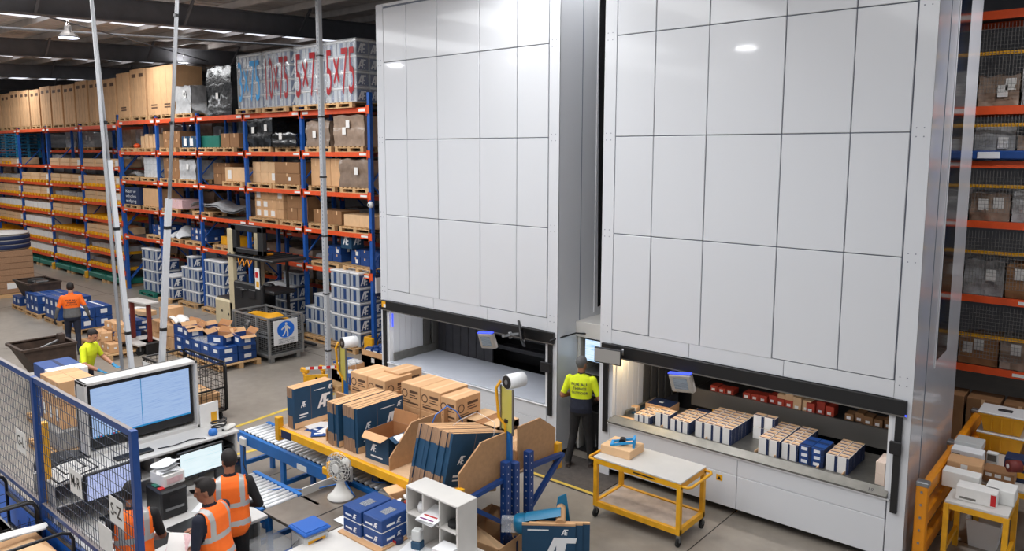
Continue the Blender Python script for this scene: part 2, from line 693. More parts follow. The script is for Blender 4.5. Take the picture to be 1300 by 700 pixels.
roof = MB()
ys = [-16 + 42 * i / 6 for i in range(7)]
k = 0
x = -70.0
while x < 12:                                     # trapezoidal sheet ribs running down the roof slope
    for (xa, za, xb, zb) in ((x, 0, x + .28, 0), (x + .28, 0, x + .32, .05), (x + .32, .05, x + .4, .05), (x + .4, .05, x + .44, 0)):
        roof.quad((xa, ys[0], roof_z(ys[0]) + za), (xb, ys[0], roof_z(ys[0]) + zb), (xb, ys[-1], roof_z(ys[-1]) + zb), (xa, ys[-1], roof_z(ys[-1]) + za), 'roof_sheet')
    x += .44
ceil_o = roof.build('ceiling', kind='structure')
for xs in (-25.2, -51, -37.5):                  # translucent sheets let into the roof
    a, b = (xs - .55, xs + .55)
    mb = MB()
    for y0_ in [-2 + 1.5 * i for i in range(14)]:
        mb.box((a, y0_ + .2, roof_z(y0_ + .2) - .03), (b, y0_ + 1.4, roof_z(y0_) - .01), 'skylight_glow')
    mb.build('skylight_sheet', ceil_o)
for xr in (-20, -30, -40, -50, -60, -10, 0):
    mb = MB()
    for (wd, z0_, z1_) in ((.30, 0, .025), (.016, .025, .555), (.30, .555, .58)):
        ya, yb = -16, 24
        vs = []
        for y in (ya, yb):
            zb_ = 7.84 + .045 * y
            vs += [(xr - wd / 2, y, zb_ + z0_), (xr + wd / 2, y, zb_ + z0_), (xr + wd / 2, y, zb_ + z1_), (xr - wd / 2, y, zb_ + z1_)]
        mb.add(vs, [(0, 1, 2, 3), (7, 6, 5, 4), (0, 4, 5, 1), (1, 5, 6, 2), (2, 6, 7, 3), (3, 7, 4, 0)], 'rafter_dark')
    raf = mb.build('ceiling_beam', kind='structure')
    for y in (3, 6.5, 10, 13.5, 17):
        zb_ = 7.84 + .045 * y
        MB().bar((xr + .12, y, zb_ + .05), (xr + .75, y, zb_ + .7), .06, .06, 'rafter_dark').build('fly_brace', raf)
y = -14.0
while y < 24:
    MB().box((-68, y - .04, roof_z(y) - .2), (8, y + .04, roof_z(y) - .01), 'purlin').build('ceiling_purlin', kind='structure')
    y += 1.5
# bracing rods and a sprinkler pipe under the roof
MB().cyl((-20, 5.5, 8.35), (-30, 16, 8.7), .02, 'rafter_dark', 6).build('roof_tie_rod', kind='structure')
MB().cyl((-25.6, 4, 8.35), (-24.8, 18, 9.0), .035, 'conduit', 8).build('ceiling_pipe', kind='structure')

lamp_n = 0


def high_bay(p, label, power):
    t = thing('high_bay_lamp', label, 'ceiling lamp', p, 0, 'high bay lamps')
    m = MB()
    m.lathe([(.07, .34), (.09, .3), (.1, .2), (.17, .12), (.26, .03), (.27, 0), (.25, 0)], 'steel_grey', n=20)
    m.build('lamp_housing', t)
    MB().lathe([(.245, -.004), (.245, .006)], 'lamp_glow', n=20).build('lamp_lens', t)
    s = MB()
    for k in range(2):
        s.tube([(.18 * (-1) ** k, 0, .1), (0, 0, .62)], .008, 'steel_grey', 5)
    s.tube([(0, 0, .62), (0, 0, roof_z(p[1]) - p[2])], .006, 'steel_grey', 5)
    s.build('hanger', t)
    l = bpy.data.lights.new('high_bay_light', 'AREA')
    l.shape = 'DISK'
    l.size = .48
    l.energy = power
    l.color = (.98, .98, 1)
    lo = bpy.data.objects.new('high_bay_light', l)
    lo.location = (0, 0, -.03)
    lo.parent = t
    COL.objects.link(lo)
    l2 = l.copy()                                   # added upward light to brighten the roof; the shade itself is solid
    l2.energy = power * .55
    l2.size = .4
    lo = bpy.data.objects.new('added_roof_uplight', l2)
    lo.location = (0, 0, .36)
    lo.rotation_euler = (math.pi, 0, 0)
    lo.parent = t
    COL.objects.link(lo)


high_bay(at(87, 48, 8.1), 'lit high bay lamp hanging between the two nearest dark roof beams', 160)
high_bay(at(234, 92, 8.15), 'lit high bay lamp hanging low above the black wrapped load on the rack', 50)
for x, y in ((-8, 1), (-2, 3), (-14, 2.5), (-17.5, 4), (-.3, 11.6)):  # the last one is added to light the dark rack at right
    high_bay((x, y, 7.6), 'high bay lamp above the picture, at %s' % {-8: 'the packing area', -2: 'the right tower front', -14: 'the desk', -17.5: 'the aisle', -.3: 'the side tables, added to light the dark rack'}[x], 130)
high_bay((2.6, 10.2, 7.0), 'unseen added lamp brightening the shadowed rack right of the tower', 60)  # added out of view to brighten the rack behind the right tower

# saw cut joints in the slab
for a_, b_ in [((x_, -6), (x_, 11.6)) for x_ in (-4.2, -10.2, -16.2, -22.2, -28.2)] + [((-60, y_), (6, y_)) for y_ in (2.0, 10.9)]:
    MB().bar((a_[0], a_[1], .001), (b_[0], b_[1], .001), .012, .002, 'black_rubber').build('floor_joint', kind='structure')
# floor paint
for pts in (((300, 542), (366, 519), (425, 500)), ((296, 578), (352, 565)), ((222, 432), (240, 437))):
    for p, q in zip(pts, pts[1:]):
        MB().bar(at(*p, .0025), at(*q, .0025), .09, .004, 'line_yellow').build('floor_line', kind='structure')

# ---------------------------------------------------------------- the two storage towers
VY, VD, VW, VH = 9.6, 2.5, 4.38, 7.78
COLS = (.21, .85, 1.66, 2.69, 3.52, 4.17)
ROWS = (2.34, 3.81, 5.25, 6.70, 7.70)


def tower(x0, label):
    t = thing('storage_tower', label, 'storage machine', (x0, VY, 0))
    W = VW
    b = MB()
    # outer skin: sides, back, roof, backing sheet behind the front panels
    sm_ = 'white_panel' if x0 < -7 else 'side_panel'  # dark reflections on the right tower's sides are put into a greyer white
    b.box((0, 0, .1), (.07, VD, VH), sm_)
    b.box((W - .07, 0, .1), (W, VD, VH), sm_)
    b.box((.07, VD - .05, .1), (W - .07, VD, VH), 'dark_interior')
    b.box((.07, 0, VH - .05), (W - .07, VD, VH), 'white_edge')
    b.box((.07, .012, 2.12), (W - .07, .05, VH - .05), 'seam_grey')
    b.box((.07, .03, .12), (W - .07, .06, .8), 'seam_grey')
    b.box((.07, .06, .12), (W - .07, VD - .05, .16), 'dark_interior')
    b.box((.3, .3, 0), (W - .3, VD - .3, .1), 'black_rubber')
    b.build('body', t)
    for xa, xb in ((0, .2), (4.18, W)):
        c = MB().box((xa, -.004, .0 if xa == 0 else .02), (xb, .012, VH), 'white_panel')
        for z in ROWS[:-1]:
            for dz in (-.05, .05):
                for dx in (.05, .13):
                    c.cyl((xa + dx, -.007, z + dz), (xa + dx, -.003, z + dz), .008, 'seam_grey', 6)
        c.build('corner_column', t)
    for i in range(5):
        for j in range(4):
            g = .006
            z0, z1 = ROWS[j] + g, ROWS[j + 1] - g
            if j == 0 and i in (1, 2):
                z0 -= .012
            d = .012 if (i * 3 + j) % 4 else .016
            MB().box((COLS[i] + g, -d, z0), (COLS[i + 1] - g, .012, z1), 'white_panel', bev=.006).build('panel', t)
    for i, (xa, xb) in enumerate(((.2, 1.5), (1.5, 2.85), (2.85, 4.18))):
        MB().box((xa + .003, -.006, 2.125), (xb - .003, .012, 2.335), 'white_panel', bev=.004).build('panel', t)
    # black light curtain bar and posts
    MB().box((.05, -.05, 1.93), (W - .05, .06, 2.12), 'black_bar', bev=.006).build('light_bar', t)
    MB().box((.05, -.058, 1.925), (W - .05, -.03, 1.94), 'strip_grey').build('bar_edge', t)
    for xa in (.09, W - .16):
        p = MB().box((xa, -.05, .72), (xa + .075, .03, 1.93), 'black_bar', bev=.006)
        p.build('light_post', t)
    MB().box((W - .2, -.09, 1.46), (W - .07, -.05, 1.62), 'black_plastic', bev=.01).build('latch', t)
    for xa, xb in ((.165, .24), (W - .24, W - .16)):
        MB().box((xa, 0, .85), (xb, .08, 1.93), 'white_edge').build('opening_jamb', t)
    # apron
    for xa, xb, z0, z1 in ((.2, 2.28, .6, .85), (2.28, 4.17, .6, .85), (.2, 1.25, .12, .6), (1.25, 2.28, .12, .6), (2.28, 4.17, .12, .6)):
        MB().box((xa + .003, -.004, z0 + .003), (xb - .003, .03, z1 - .003), 'white_panel', bev=.004).build('panel', t)
    MB().box((.17, -.03, .85), (W - .17, .06, .875), 'white_edge', bev=.005).build('apron_ledge', t)
    lb = MB().box((1.98, -.008, .47), (2.07, -.003, .55), 'trolley_yellow')
    lb.prism([(1.995, -.009, .485), (2.055, -.009, .485), (2.025, -.009, .535)], (0, -.001, 0), 'black_plastic')
    lb.build('warning_sticker', t)
    # flat strip on the outer sides; the shaft recess's darkness is its colour
    for xs, dx in ((W, .004), (0, -.004)):
        s = MB()
        s.prism([(xs, 1.05, VH - .1), (xs, 1.72, VH - .1), (xs, 1.72, 2.4), (xs, 1.14, 2.38)], (dx, 0, 0), 'glass_dark')
        s.build('dark_recess_strip', t)
        f = MB()
        f.box((xs - abs(dx), .6, .12), (xs + dx * 1.5, .615, VH), 'seam_grey')
        f.box((xs, 1.02, 2.3), (xs + dx * 3, 1.05, VH), 'white_edge')
        f.build('side_seam', t)
    # inner side walls with folded sheets
    for s in (0, 1):
        m = MB()
        for k in range(5):
            y0 = .08 + k * .16
            xx = .24 if s == 0 else W - .24
            m.box((xx - .02, y0, .86), (xx + .02, y0 + .155, 2.1), 'white_panel' if k < 5 else 'strip_grey', bev=.006)
        m.build('inner_wall', t)
        m = MB()
        for k in range(6):
            y0 = .9 + k * .24
            xx = .24 if s == 0 else W - .24
            m.box((xx - .025, y0, .86), (xx + .02, y0 + .17, 2.12), 'strip_grey', bev=.006)
        m.build('guide_rail', t)
    MB().box((.24, .06, 2.06), (W - .24, 1.4, 2.1), 'black_bar').build('inner_ceiling', t)
    return t


tl = tower(-11.61, 'white panelled storage tower with an empty counter, behind the packing bench')
tr = tower(-6.40, 'white panelled storage tower with an extended tray full of cartons')

# left tower: counter, dark rear shutters, trays behind
LX = -11.61
MB().box((.26, -.02, .875), (VW - .26, 1.25, .9), 'counter_grey', bev=.006).build('counter', tl)
MB().box((.265, .06, .9), (.31, 1.2, 1.06), 'tray_steel', bev=.006).build('side_rail', tl)
m = MB()
for k in range(7):
    MB().box((.3 + k * .22, 1.26 + .0, .88), (.3 + k * .22 + .205, 1.31, 2.08), 'dark_interior', bev=.008).build('shutter_panel', tl)
MB().box((1.8, 1.7, .88), (VW - .2, 1.75, 2.08), 'black_bar').build('rear_wall', tl)
for z in (1.2, 1.46, 1.72, 1.98):
    MB().box((1.85, 1.28, z), (VW - .24, 1.33, z + .085), 'dark_metal', bev=.006).box((1.85, 1.33, z), (VW - .24, 1.68, z + .02), 'dark_metal').build('stored_tray', tl)
MB().box((4.1, -.1, 1.46), (4.3, -.05, 1.62), 'dark_metal', bev=.008).build('latch', tl)
s = MB().box((.08, -.056, 1.985), (.19, -.05, 2.1), 'trolley_yellow').box((.14, -.06, 1.985), (.2, -.055, 2.05), 'print_white')
s.build('warning_sticker', tl)

# right tower: extended tray with lip, second tray behind it, dark rear
MB().box((.24, .05, .87), (VW - .24, 1.2, .93), 'tray_steel', bev=.004).build('tray_floor', tr)
mb = MB()
mb.prism([(.2, -.035, .872), (.2, .02, .872), (.2, .06, .93), (.2, .06, .985), (.2, .03, .985), (.2, -.07, .91)], (VW - .4, 0, 0), 'tray_steel')
mb.build('tray_lip', tr)
put_n = MB()
put_text(put_n, '19', (VW - .42, -.058, .925), X_, Vector((0, .8, .6)), .05, 'black_plastic')
put_n.build('tray_number', tr)
MB().box((.9, 1.3, .98), (VW - .2, 1.34, 1.27), 'strip_grey', bev=.005).box((.9, 1.34, 1.2), (VW - .2, 2.15, 1.23), 'dark_metal').build('stored_tray', tr)
MB().box((.2, 2.2, .88), (VW - .2, 2.25, 2.1), 'black_bar').build('rear_wall', tr)
MB().box((.28, .3, .93), (.33, 1.2, 1.0), 'tray_steel', bev=.004).build('side_rail', tr)
for k in range(6):                                  # tray dividers
    xx = (1.0, 1.72, 2.45, 2.72, 3.28, 3.6)[k]
    MB().box((xx, .14, .93), (xx + .012, 1.1, .97), 'carton_pale').build('tray_divider', tr)
# lamp strip under the bar of the right tower
MB().box((.28, .12, 2.03), (.62, .2, 2.06), 'under_light').build('lamp_strip', tr)
la = area_light('tray_lamp', (-6.4 + .45, VY + .16, 2.02), (.4, .08), 8, (1, .72, .32))
for tw, tx in ((tl, -11.61), (tr, -6.40)):        # work light strip fitted under each bar, lighting the opening
    MB().box((.7, .2, 2.035), (VW - .3, .24, 2.06), 'lamp_glow').build('lamp_strip', tw)
    area_light('opening_lamp', (tx + VW / 2, VY + .22, 2.03), (VW - 1, .05), 15 if tx > -7 else 12, (1, .95, .88))

# operator panels hanging from the light bars
for tw, xx in ((tl, 2.95), (tr, 1.46)):
    T = Matrix.Translation((xx, -.1, 1.78)) @ Matrix.Rotation(math.radians(14), 4, 'X') @ Matrix.Rotation(math.radians(-8), 4, 'Y')
    MB().box((-.18, -.04, -.14), (.18, .05, .14), 'panel_beige', T, bev=.02).build('control_panel', tw)
    cp = tw.children[-1]
    MB().box((-.11, -.044, -.08), (.11, -.038, .09), 'screen_hmi', T).build('display', cp)
    MB().box((-.18, -.03, .145), (.18, .03, .155), 'beam_blue', T).build('signal_strip', cp)
    MB().bar((xx, -.02, 1.9), (xx, -.02, 2.0), .08, .04, 'dark_metal').build('bracket', cp)
MB().box((.285, .02, 1.6), (.3, .05, 1.86), 'beam_blue').build('signal_strip', tl)
MB().box((VW - .06, -.052, 1.935), (VW - .04, -.048, 1.96), 'beam_blue').build('signal_strip', tr)


# cartons on the extended tray
def small_carton(name, w, d, h, body, stripe, label, group, loc, dup_of=None):
    m = MB().box((-w / 2, 0, 0), (w / 2, d, h), body, bev=.003)
    if stripe:
        m.box((-w / 2 + .004, .004, h - .001), (w / 2 - .004, d - .004, h + .0005), 'carton_pale' if body != 'carton_blue' else body)
        m.box((-w / 2 + .01, .012, h - .001), (w / 2 - .01, d * .35, h + .001), stripe)
        if body == 'carton_blue':
            m.box((-w * .3, -.003, h * .25), (w * .2, .001, h * .75), 'print_white')
        m.box((w / 2 - .001, .004, .004), (w / 2 + .0015, d - .004, h - .004), stripe)
        m.box((w * .28, -.0015, .0), (w / 2, .001, h - .002), stripe)
    o = m.build(name, loc=loc)
    return tag(o, label, 'carton', group)


def carton_block(px0, py0, px1, py1, nx, ny, nz, h, d, body, stripe, label, z=.93, name='small_carton', skip=0):
    a, b = at(px0, py0, z), at(px1, py1, z)
    yy = max(VY + .075, min(a.y, b.y))
    w = abs(b.x - a.x) / nx
    first = None
    for kz in range(nz):
        for j in range(ny):
            for i in range(nx):
                if skip and R.random() < skip:
                    continue
                loc = (a.x + (i + .5) * w + R.uniform(-.004, .004), yy + j * d, z + kz * h)
                pw = place_words(i, nx, j, ny, kz, nz)
                if first is None:
                    first = small_carton(name, w * .95, d * .95, h * .985, body, stripe, label + ', ' + pw, label, loc)
                else:
                    o = first.copy()
                    o.location = loc
                    o['label'] = label + ', ' + pw
                    COL.objects.link(o)


carton_block(805, 535.6, 826, 540, 3, 4, 1, .13, .12, 'paper_white', 'print_navy', 'low white carton beside the navy tray folder')
carton_block(832, 540, 849.5, 545, 2, 2, 1, .21, .13, 'paper_white', 'print_navy', 'tall white carton in the second tray cluster')
carton_block(851, 547, 874, 553.5, 3, 5, 1, .19, .12, 'paper_white', 'print_navy', 'white carton in the third tray cluster')
carton_block(882, 554, 929, 566, 4, 7, 1, .235, .115, 'paper_white', 'print_navy', 'white carton in the four wide mid tray cluster')
carton_block(962, 575.6, 989, 582, 2, 7, 1, .235, .115, 'paper_white', 'print_navy', 'white carton in the cluster right of the tray gap')
carton_block(991, 582, 1012, 587.5, 2, 7, 1, .23, .115, 'paper_white', 'print_navy', 'white carton in the cluster left of the blue cartons')
carton_block(1013, 587.5, 1046, 595, 2, 2, 3, .085, .2, 'carton_blue', 'print_navy', 'flat blue carton with white end label on the tray', name='flat_carton')
carton_block(1048, 596, 1077, 604, 2, 6, 1, .22, .115, 'paper_white', 'print_navy', 'white carton in the cluster right of the blue cartons')
carton_block(1110, 615, 1135, 622, 2, 3, 2, .15, .12, 'cream', None, 'cream carton at the right end of the tray')
a = at(955, 556, .93)
for i in range(2):
    for kz in range(2):
        small_carton('small_carton', .15, .14, .17, 'paper_white', 'print_navy', 'white carton in the back of tray pair, %s' % place_words(i, 2, 0, 1, kz, 2), 'back of tray pair', (a.x + .08 + i * .16, a.y, .93 + kz * .175))
lab = MB()
for i, (px, py, zt) in enumerate(((1018, 583, .0),)):
    pass
# larger brown cartons with navy tops lying at the back of the tray
for px, py, lb in ((838, 523, 'brown carton with navy printed lid at the left back of the tray'), (893, 538, 'brown carton with navy printed lid behind the four wide cluster on the tray')):
    p = at(px, py, .93)
    t = thing('lidded_carton', lb, 'carton', (p.x, p.y + .05, .93), math.radians(4))
    MB().box((-.21, -.16, 0), (.21, .2, .13), 'carton', bev=.004).build('box', t)
    MB().box((-.19, -.14, .13), (.2, .19, .136), 'print_navy').box((-.05, -.02, .136), (.02, .04, .138), 'print_white').build('lid_print', t)
p = at(800, 522, .93)
o = MB().box((-.14, -.2, 0), (.16, .4, .015), 'carton_navy', bev=.003).build('document_folder', loc=(p.x, p.y + .1, .93))
tag(o, 'flat navy folder lying at the left end of the tray', 'folder')
o = MB().box((-.07, -.05, 0), (.07, .05, .07), 'carton_pale', bev=.004).box((-.06, -.051, .01), (.05, -.05, .06), 'paper_white').build('small_box', loc=(p.x + .05, p.y + .05, .945))
tag(o, 'single small cream box standing on the navy folder', 'box')
p = at(796, 531, .945)
o = MB().box((-.16, -.04, 0), (.16, .04, .012), 'carton_pale', T=Matrix.Rotation(.1, 4, 'Z')).build('cardboard_strip', loc=(p.x, p.y + .02, .93))
tag(o, 'pale cardboard strip lying along the tray lip, left end', 'cardboard')
p = at(905, 538, .93)
o = MB().box((-.18, -.01, 0), (.18, .01, .05), 'trolley_yellow').build('marker_strip', loc=(p.x + .12, p.y + .1, 1.06))
tag(o, 'yellow edge strip on the dark goods at the back of the tray', 'strip')
# stock on the stored trays further in
for i, (px, n, mat, hh, lb) in enumerate(((908, 3, 'red_box', .1, 'red box on the rear tray behind the control panel'), (950, 6, 'red_box', .12, 'red box in the long row on the rear tray'), (992, 4, 'carton_pale', .2, 'cream carton on the rear tray above the white cartons'), (1020, 4, 'red_box', .17, 'red box stacked on the rear tray above the blue cartons'), (1080, 5, 'carton_dark', .12, 'brown box on the rear tray at its right end'))):
    d = RX * ((px - 650) / CAM_F) + DN * (200 / CAM_F) + FW
    xb = d.x / d.y * (VY + 1.5)
    for k in range(n):
        m = MB().box((-.06, 0, 0), (.06, .2, hh * R.uniform(.8, 1.1)), mat, bev=.004).box((-.035, -.002, .02), (.02, 0, .06), 'label_white')
        tag(m.build('stock_box', loc=(xb + .13 * k, VY + 1.42 + R.uniform(0, .08), 1.23)), '%s, %s from the left' % (lb, ORD[k]), 'box', lb.replace(' on the', 'es on the'))
for i in range(9):
    m = MB().box((-.06, 0, 0), (.06, .16, .1), 'label_white' if i % 3 else 'carton_dark', bev=.004)
    tag(m.build('stock_box', loc=(LX + 2.6 + .16 * i + (.5 if i > 4 else 0), VY + 1.4, 1.48 if i < 6 else 1.22)), 'small box on the dark trays inside the left tower, %s from the left' % ORD[i], 'box', 'boxes on the left tower trays')

# computer cabinet between the towers
t = thing('terminal_cabinet', 'cream steel computer cabinet standing in the gap between the two towers', 'cabinet', (-7.24, 10.05, 0))
m = MB().box((.02, .1, 0), (.07, .9, 1.98), 'laminate_white', bev=.005).box((.77, .1, 0), (.82, .9, 1.98), 'laminate_white', bev=.005)
m.box((.02, .88, 0), (.82, .92, 1.98), 'laminate_white').box((.02, .1, 0), (.82, .9, .04), 'dark_metal')
m.build('cabinet_body', t)
MB().box((0, .06, 1.98), (.84, .95, 2.24), 'laminate_white', bev=.005).build('cabinet_top', t)
MB().box((.07, .12, 1.0), (.77, .88, 1.03), 'steel_grey').box((.07, .12, 1.36), (.77, .9, 1.38), 'steel_grey').build('shelf', t)
sc = MB().box((.14, .14, 1.56), (.64, .17, 1.95), 'black_plastic', bev=.008).build('monitor', t)
MB().box((.155, .135, 1.58), (.625, .141, 1.935), 'screen_web').build('display', sc)
MB().box((.2, .14, 1.03), (.65, .3, 1.06), 'black_plastic', bev=.006).build('keyboard', t)
MB().box((.1, .2, .04), (.5, .7, .7), 'black_plastic', bev=.01).box((.55, .1, .05), (.82, .5, .95), 'black_bar').build('lower_unit', t)
m = MB().sheet(lambda u, v: (.35 + .22 * u, .25 + .05 * math.sin(9 * u) + .05 * v, .1 + .55 * v + .04 * math.sin(7 * u + 4 * v)), 8, 8, 'film_clear')
tag(m.build('plastic_bag', loc=(-7.24, 9.98, 0)), 'clear plastic bag hanging under the computer cabinet', 'bag')
m = MB().tube([(-7.3, 9.5, 2.0), (-7.26, 9.6, 2.02), (-7.15, 10.0, 2.06), (-6.9, 10.25, 2.035), (-6.6, 10.5, 2.035)], .014, 'cable_black')
tag(m.build('power_cable'), 'black cable running from the monitor arm over the cabinet top', 'cable')
m = MB().box((-.07, -.05, 0), (.07, .05, .04), 'carton', bev=.005)
tag(m.build('small_box', loc=(-6.55, 10.4, 2.02)), 'tiny brown box lying on top of the computer cabinet', 'box')


# swivel monitor of each tower
def swivel(x, y, z, rz, label, back, face='glass_dark', w_=.22, h_=.15):
    t = thing('swivel_monitor', label, 'monitor', (x, y, z), rz)
    m = MB().box((-w_ - .015, -.02, -h_ - .02), (w_ + .015, .02, h_ + .02), back, bev=.012)
    m.build('screen_case', t)
    MB().box((-w_, -.024, -h_), (w_, -.018, h_), face).build('display', t)
    a_ = MB().bar((0, .03, 0), (.16, .2, .06), .05, .04, 'steel_grey').bar((.16, .2, .06), (-.04, .3, .0), .05, .04, 'steel_grey')
    a_.cyl((.16, .2, .0), (.16, .2, .1), .03, 'steel_grey')
    a_.build('arm', t)
    return t


swivel(-7.75, 9.32, 2.08, 0, 'dark monitor on a swivel arm, seen edge on, at the left tower', 'black_plastic').rotation_euler = (math.radians(-12), math.radians(28), math.radians(122))
swivel(-6.1, 9.36, 1.99, math.radians(6), 'flat grey monitor on a swivel arm at the right tower bar', 'dark_metal', 'desk_grey', .21, .1)
m = MB().box((-7.65, 8.85, 0), (-5.95, 9.9, .014), 'mat_rubber', bev=.004).box((-7.63, 8.87, .014), (-5.97, 8.93, .016), 'line_yellow').box((-7.63, 8.87, .014), (-7.57, 9.5, .016), 'line_yellow')
tag(m.build('floor_mat'), 'dark rubber floor mat with worn yellow edge under the standing operator', 'mat')
# ---------------------------------------------------------------- pallet racking along the far aisle
RY, RD = 11.85, 1.05
POSTS = [-14.68, -17.5, -20.33, -23.1, -25.9, -28.8]
YPOSTS = [-28.92, -32.45, -36.0, -39.55, -43.1, -46.7]
LEV = [2.0, 3.0, 4.0, 5.02, 6.1]
YLEV = [.6, 1.2, 1.8, 2.45, 3.1, 3.7, 4.45, 6.0]


def upright(m, x, y, h, mat='rack_blue'):
    m.box((x - .05, y, 0), (x + .05, y + .09, h), mat)
    m.box((x - .09, y - .03, 0), (x + .09, y + .12, .012), mat)


def frame_braces(m, x, y0, y1, h, step=1.0):
    z, s = .25, 1
    while z + step < h:
        a, b = (y0, y1) if s > 0 else (y1, y0)
        m.bar((x, a, z), (x, b, z + step), .035, .035, 'rack_blue', up=(1, 0, 0))
        z += step
        s = -s


def rack(name, label, posts, levels, y, h, yellow=False, decks=True, group=None, detail=True):
    t = thing(name, label, 'pallet rack', (0, 0, 0), 0, group)
    for i, x in enumerate(posts):
        hh = h + (.35 if (i == 0 and detail) else .12)
        m = MB()
        upright(m, x, y, hh)
        if detail:
            m.box((x - .06, y - .02, 0), (x + .06, y - .008, .3), 'rack_yellow') if yellow else None
        m.build('upright', t)
        m = MB()
        upright(m, x, y + RD - .09, hh)
        m.build('upright', t)
        m = MB()
        frame_braces(m, x, y + .05, y + RD - .05, h)
        m.build('frame_brace', t)
    for i in range(len(posts) - 1):
        a, b = posts[i + 1], posts[i]
        for z in levels:
            hb = .13 if z > 5.5 else .11
            for yy in (y - .01, y + RD - .05):
                m = MB().box((a + .05, yy, z - hb), (b - .05, yy + .06, z), 'rack_orange')
                if yy < y:
                    for xe, sg in ((a, 1), (b, -1)):
                        m.box((xe + sg * .045, yy - .012, z - hb - .07), (xe + sg * .065, yy + .06, z + .05), 'rack_orange')
                        m.box((xe - .052, yy - .006, z - hb - .03), (xe + .052, yy + .0, z + .04), 'rack_orange')
                        m.box((xe + sg * .1, yy - .004, z - hb + .03), (xe + sg * .36, yy, z - .03), 'label_white')
                m.build('beam', t)
            if decks and not (yellow and z < 3.75):
                MB().box((a + .06, y + .06, z - .035), (b - .06, y + RD - .06, z - .012), 'deck_mesh').build('mesh_deck', t)
            if yellow and z < 3.75:
                m = MB()
                n = 9
                for k in range(n):
                    xk = a + .25 + (b - a - .5) * k / (n - 1)
                    m.box((xk - .12, y - .02, z), (xk + .05, y + RD, z + .11), 'rack_yellow', bev=.01)
                m.build('support_bars', t, kind='stuff')
    return t


rk = rack('pallet_rack', 'blue and orange pallet rack with open wide bays beside the left storage tower', POSTS, LEV, RY, 6.1)
ry_ = rack('pallet_rack', 'blue and orange rack with closely spaced yellow shelf bars along the far wall', YPOSTS, YLEV, RY, 6.0, yellow=True)
rack('pallet_rack', 'rear row of blue and orange racking standing back to back behind the near racks', [-9.3, -12.0] + POSTS + YPOSTS[1:], [1.15, 2.6, 3.85, 5.1], 13.1, 6.2, detail=False)
# yellow guard at the rack end
m = MB().box((-14.84, RY - .16, 0), (-14.52, RY - .08, .45), 'trolley_yellow', bev=.01).box((-14.84, RY - .1, 0), (-14.76, RY + .25, .45), 'trolley_yellow', bev=.01)
tag(m.build('post_guard'), 'yellow steel guard at the foot of the end rack upright', 'post guard')
for x in YPOSTS[1:5]:
    tag(MB().box((-.09, -.1, 0), (.09, .0, .28), 'trolley_yellow', bev=.02).build('post_guard', loc=(x, RY - .01, 0)), 'small yellow guard on a foot of the yellow barred rack, %s from the near end' % ORD[YPOSTS.index(x) - 1], 'post guard', 'yellow feet guards')
# round white camera on the end upright
t = thing('security_camera', 'small round white camera mounted on the end rack upright', 'camera', (-14.6, RY - .02, 3.75))
MB().lathe([(.03, -.02), (.075, 0), (.08, .05), (.05, .09)], 'print_white', T=Matrix.Rotation(math.pi / 2, 4, 'X')).build('camera_body', t)
MB().lathe([(.03, .085), (.03, .1), (.01, .11)], 'glass_dark', T=Matrix.Rotation(math.pi / 2, 4, 'X')).build('lens', t)

# ---------------------------------------------------------------- things that stand on racks
PAL = {}


def pallet_mesh(w=1.14, d=1.0, mat='timber'):
    key = (w, d, mat)
    if key not in PAL:
        m = MB()
        n = 7
        for k in range(n):
            xk = -w / 2 + (w - .1) * k / (n - 1)
            m.box((xk, -d / 2, .118), (xk + .1, d / 2, .14), mat)
        for yk in (-d / 2, -.05, d / 2 - .1):
            m.box((-w / 2, yk, .096), (w / 2, yk + .1, .118), mat)
            for xk in (-w / 2, -.06, w / 2 - .12):
                m.box((xk, yk, .02), (xk + .12, yk + .1, .096), mat)
            m.box((-w / 2, yk, 0), (w / 2, yk + .1, .02), mat)
        PAL[key] = m.mesh('pallet')
    return PAL[key]


def pallet(x, y, z, label, w=1.14, d=1.0, mat='timber', rz=0, group=None):
    o = put('pallet', pallet_mesh(w, d, mat), None, (x, y, z), rz)
    return tag(o, label, 'pallet', group)


CART = {}


def carton(x, y, z, w, d, h, label, mat='carton', rz=0, group=None, tape=True, white=None, name='carton', ink=False):
    """A closed carton, base centre at x,y,z, with flap seam and tape."""
    key = (round(w, 2), round(d, 2), round(h, 2), mat, tape, white, ink)
    if key not in CART:
        m = MB().box((-w / 2, -d / 2, 0), (w / 2, d / 2, h), mat, bev=.006)
        if tape:
            m.box((-w / 2 + .01, -.003, h), (w / 2 - .01, .003, h + .0015), 'carton_edge')
            m.box((-.024, -d / 2 - .001, h * .72), (.024, -d / 2 + .001, h), 'carton_pale')
        if white:
            fx, fz, fw, fh = white
            m.box((fx * w - fw / 2, -d / 2 - .002, fz * h - fh / 2), (fx * w + fw / 2, -d / 2 + .002, fz * h + fh / 2), 'paper_white')
            m.box((w / 2 - .002, -fw * .4, fz * h - fh * .4), (w / 2 + .002, fw * .4, fz * h + fh * .4), 'paper_white')
        if ink:
            for s_ in range(3):
                m.box((-w * .1, -d / 2 - .0015, h * (.2 + .16 * s_)), (w * .38, -d / 2 + .001, h * (.27 + .16 * s_)), 'carton_ink')
        CART[key] = m.mesh('carton')
    o = put(name, CART[key], None, (x, y, z), rz)
    return tag(o, label, 'carton', group)


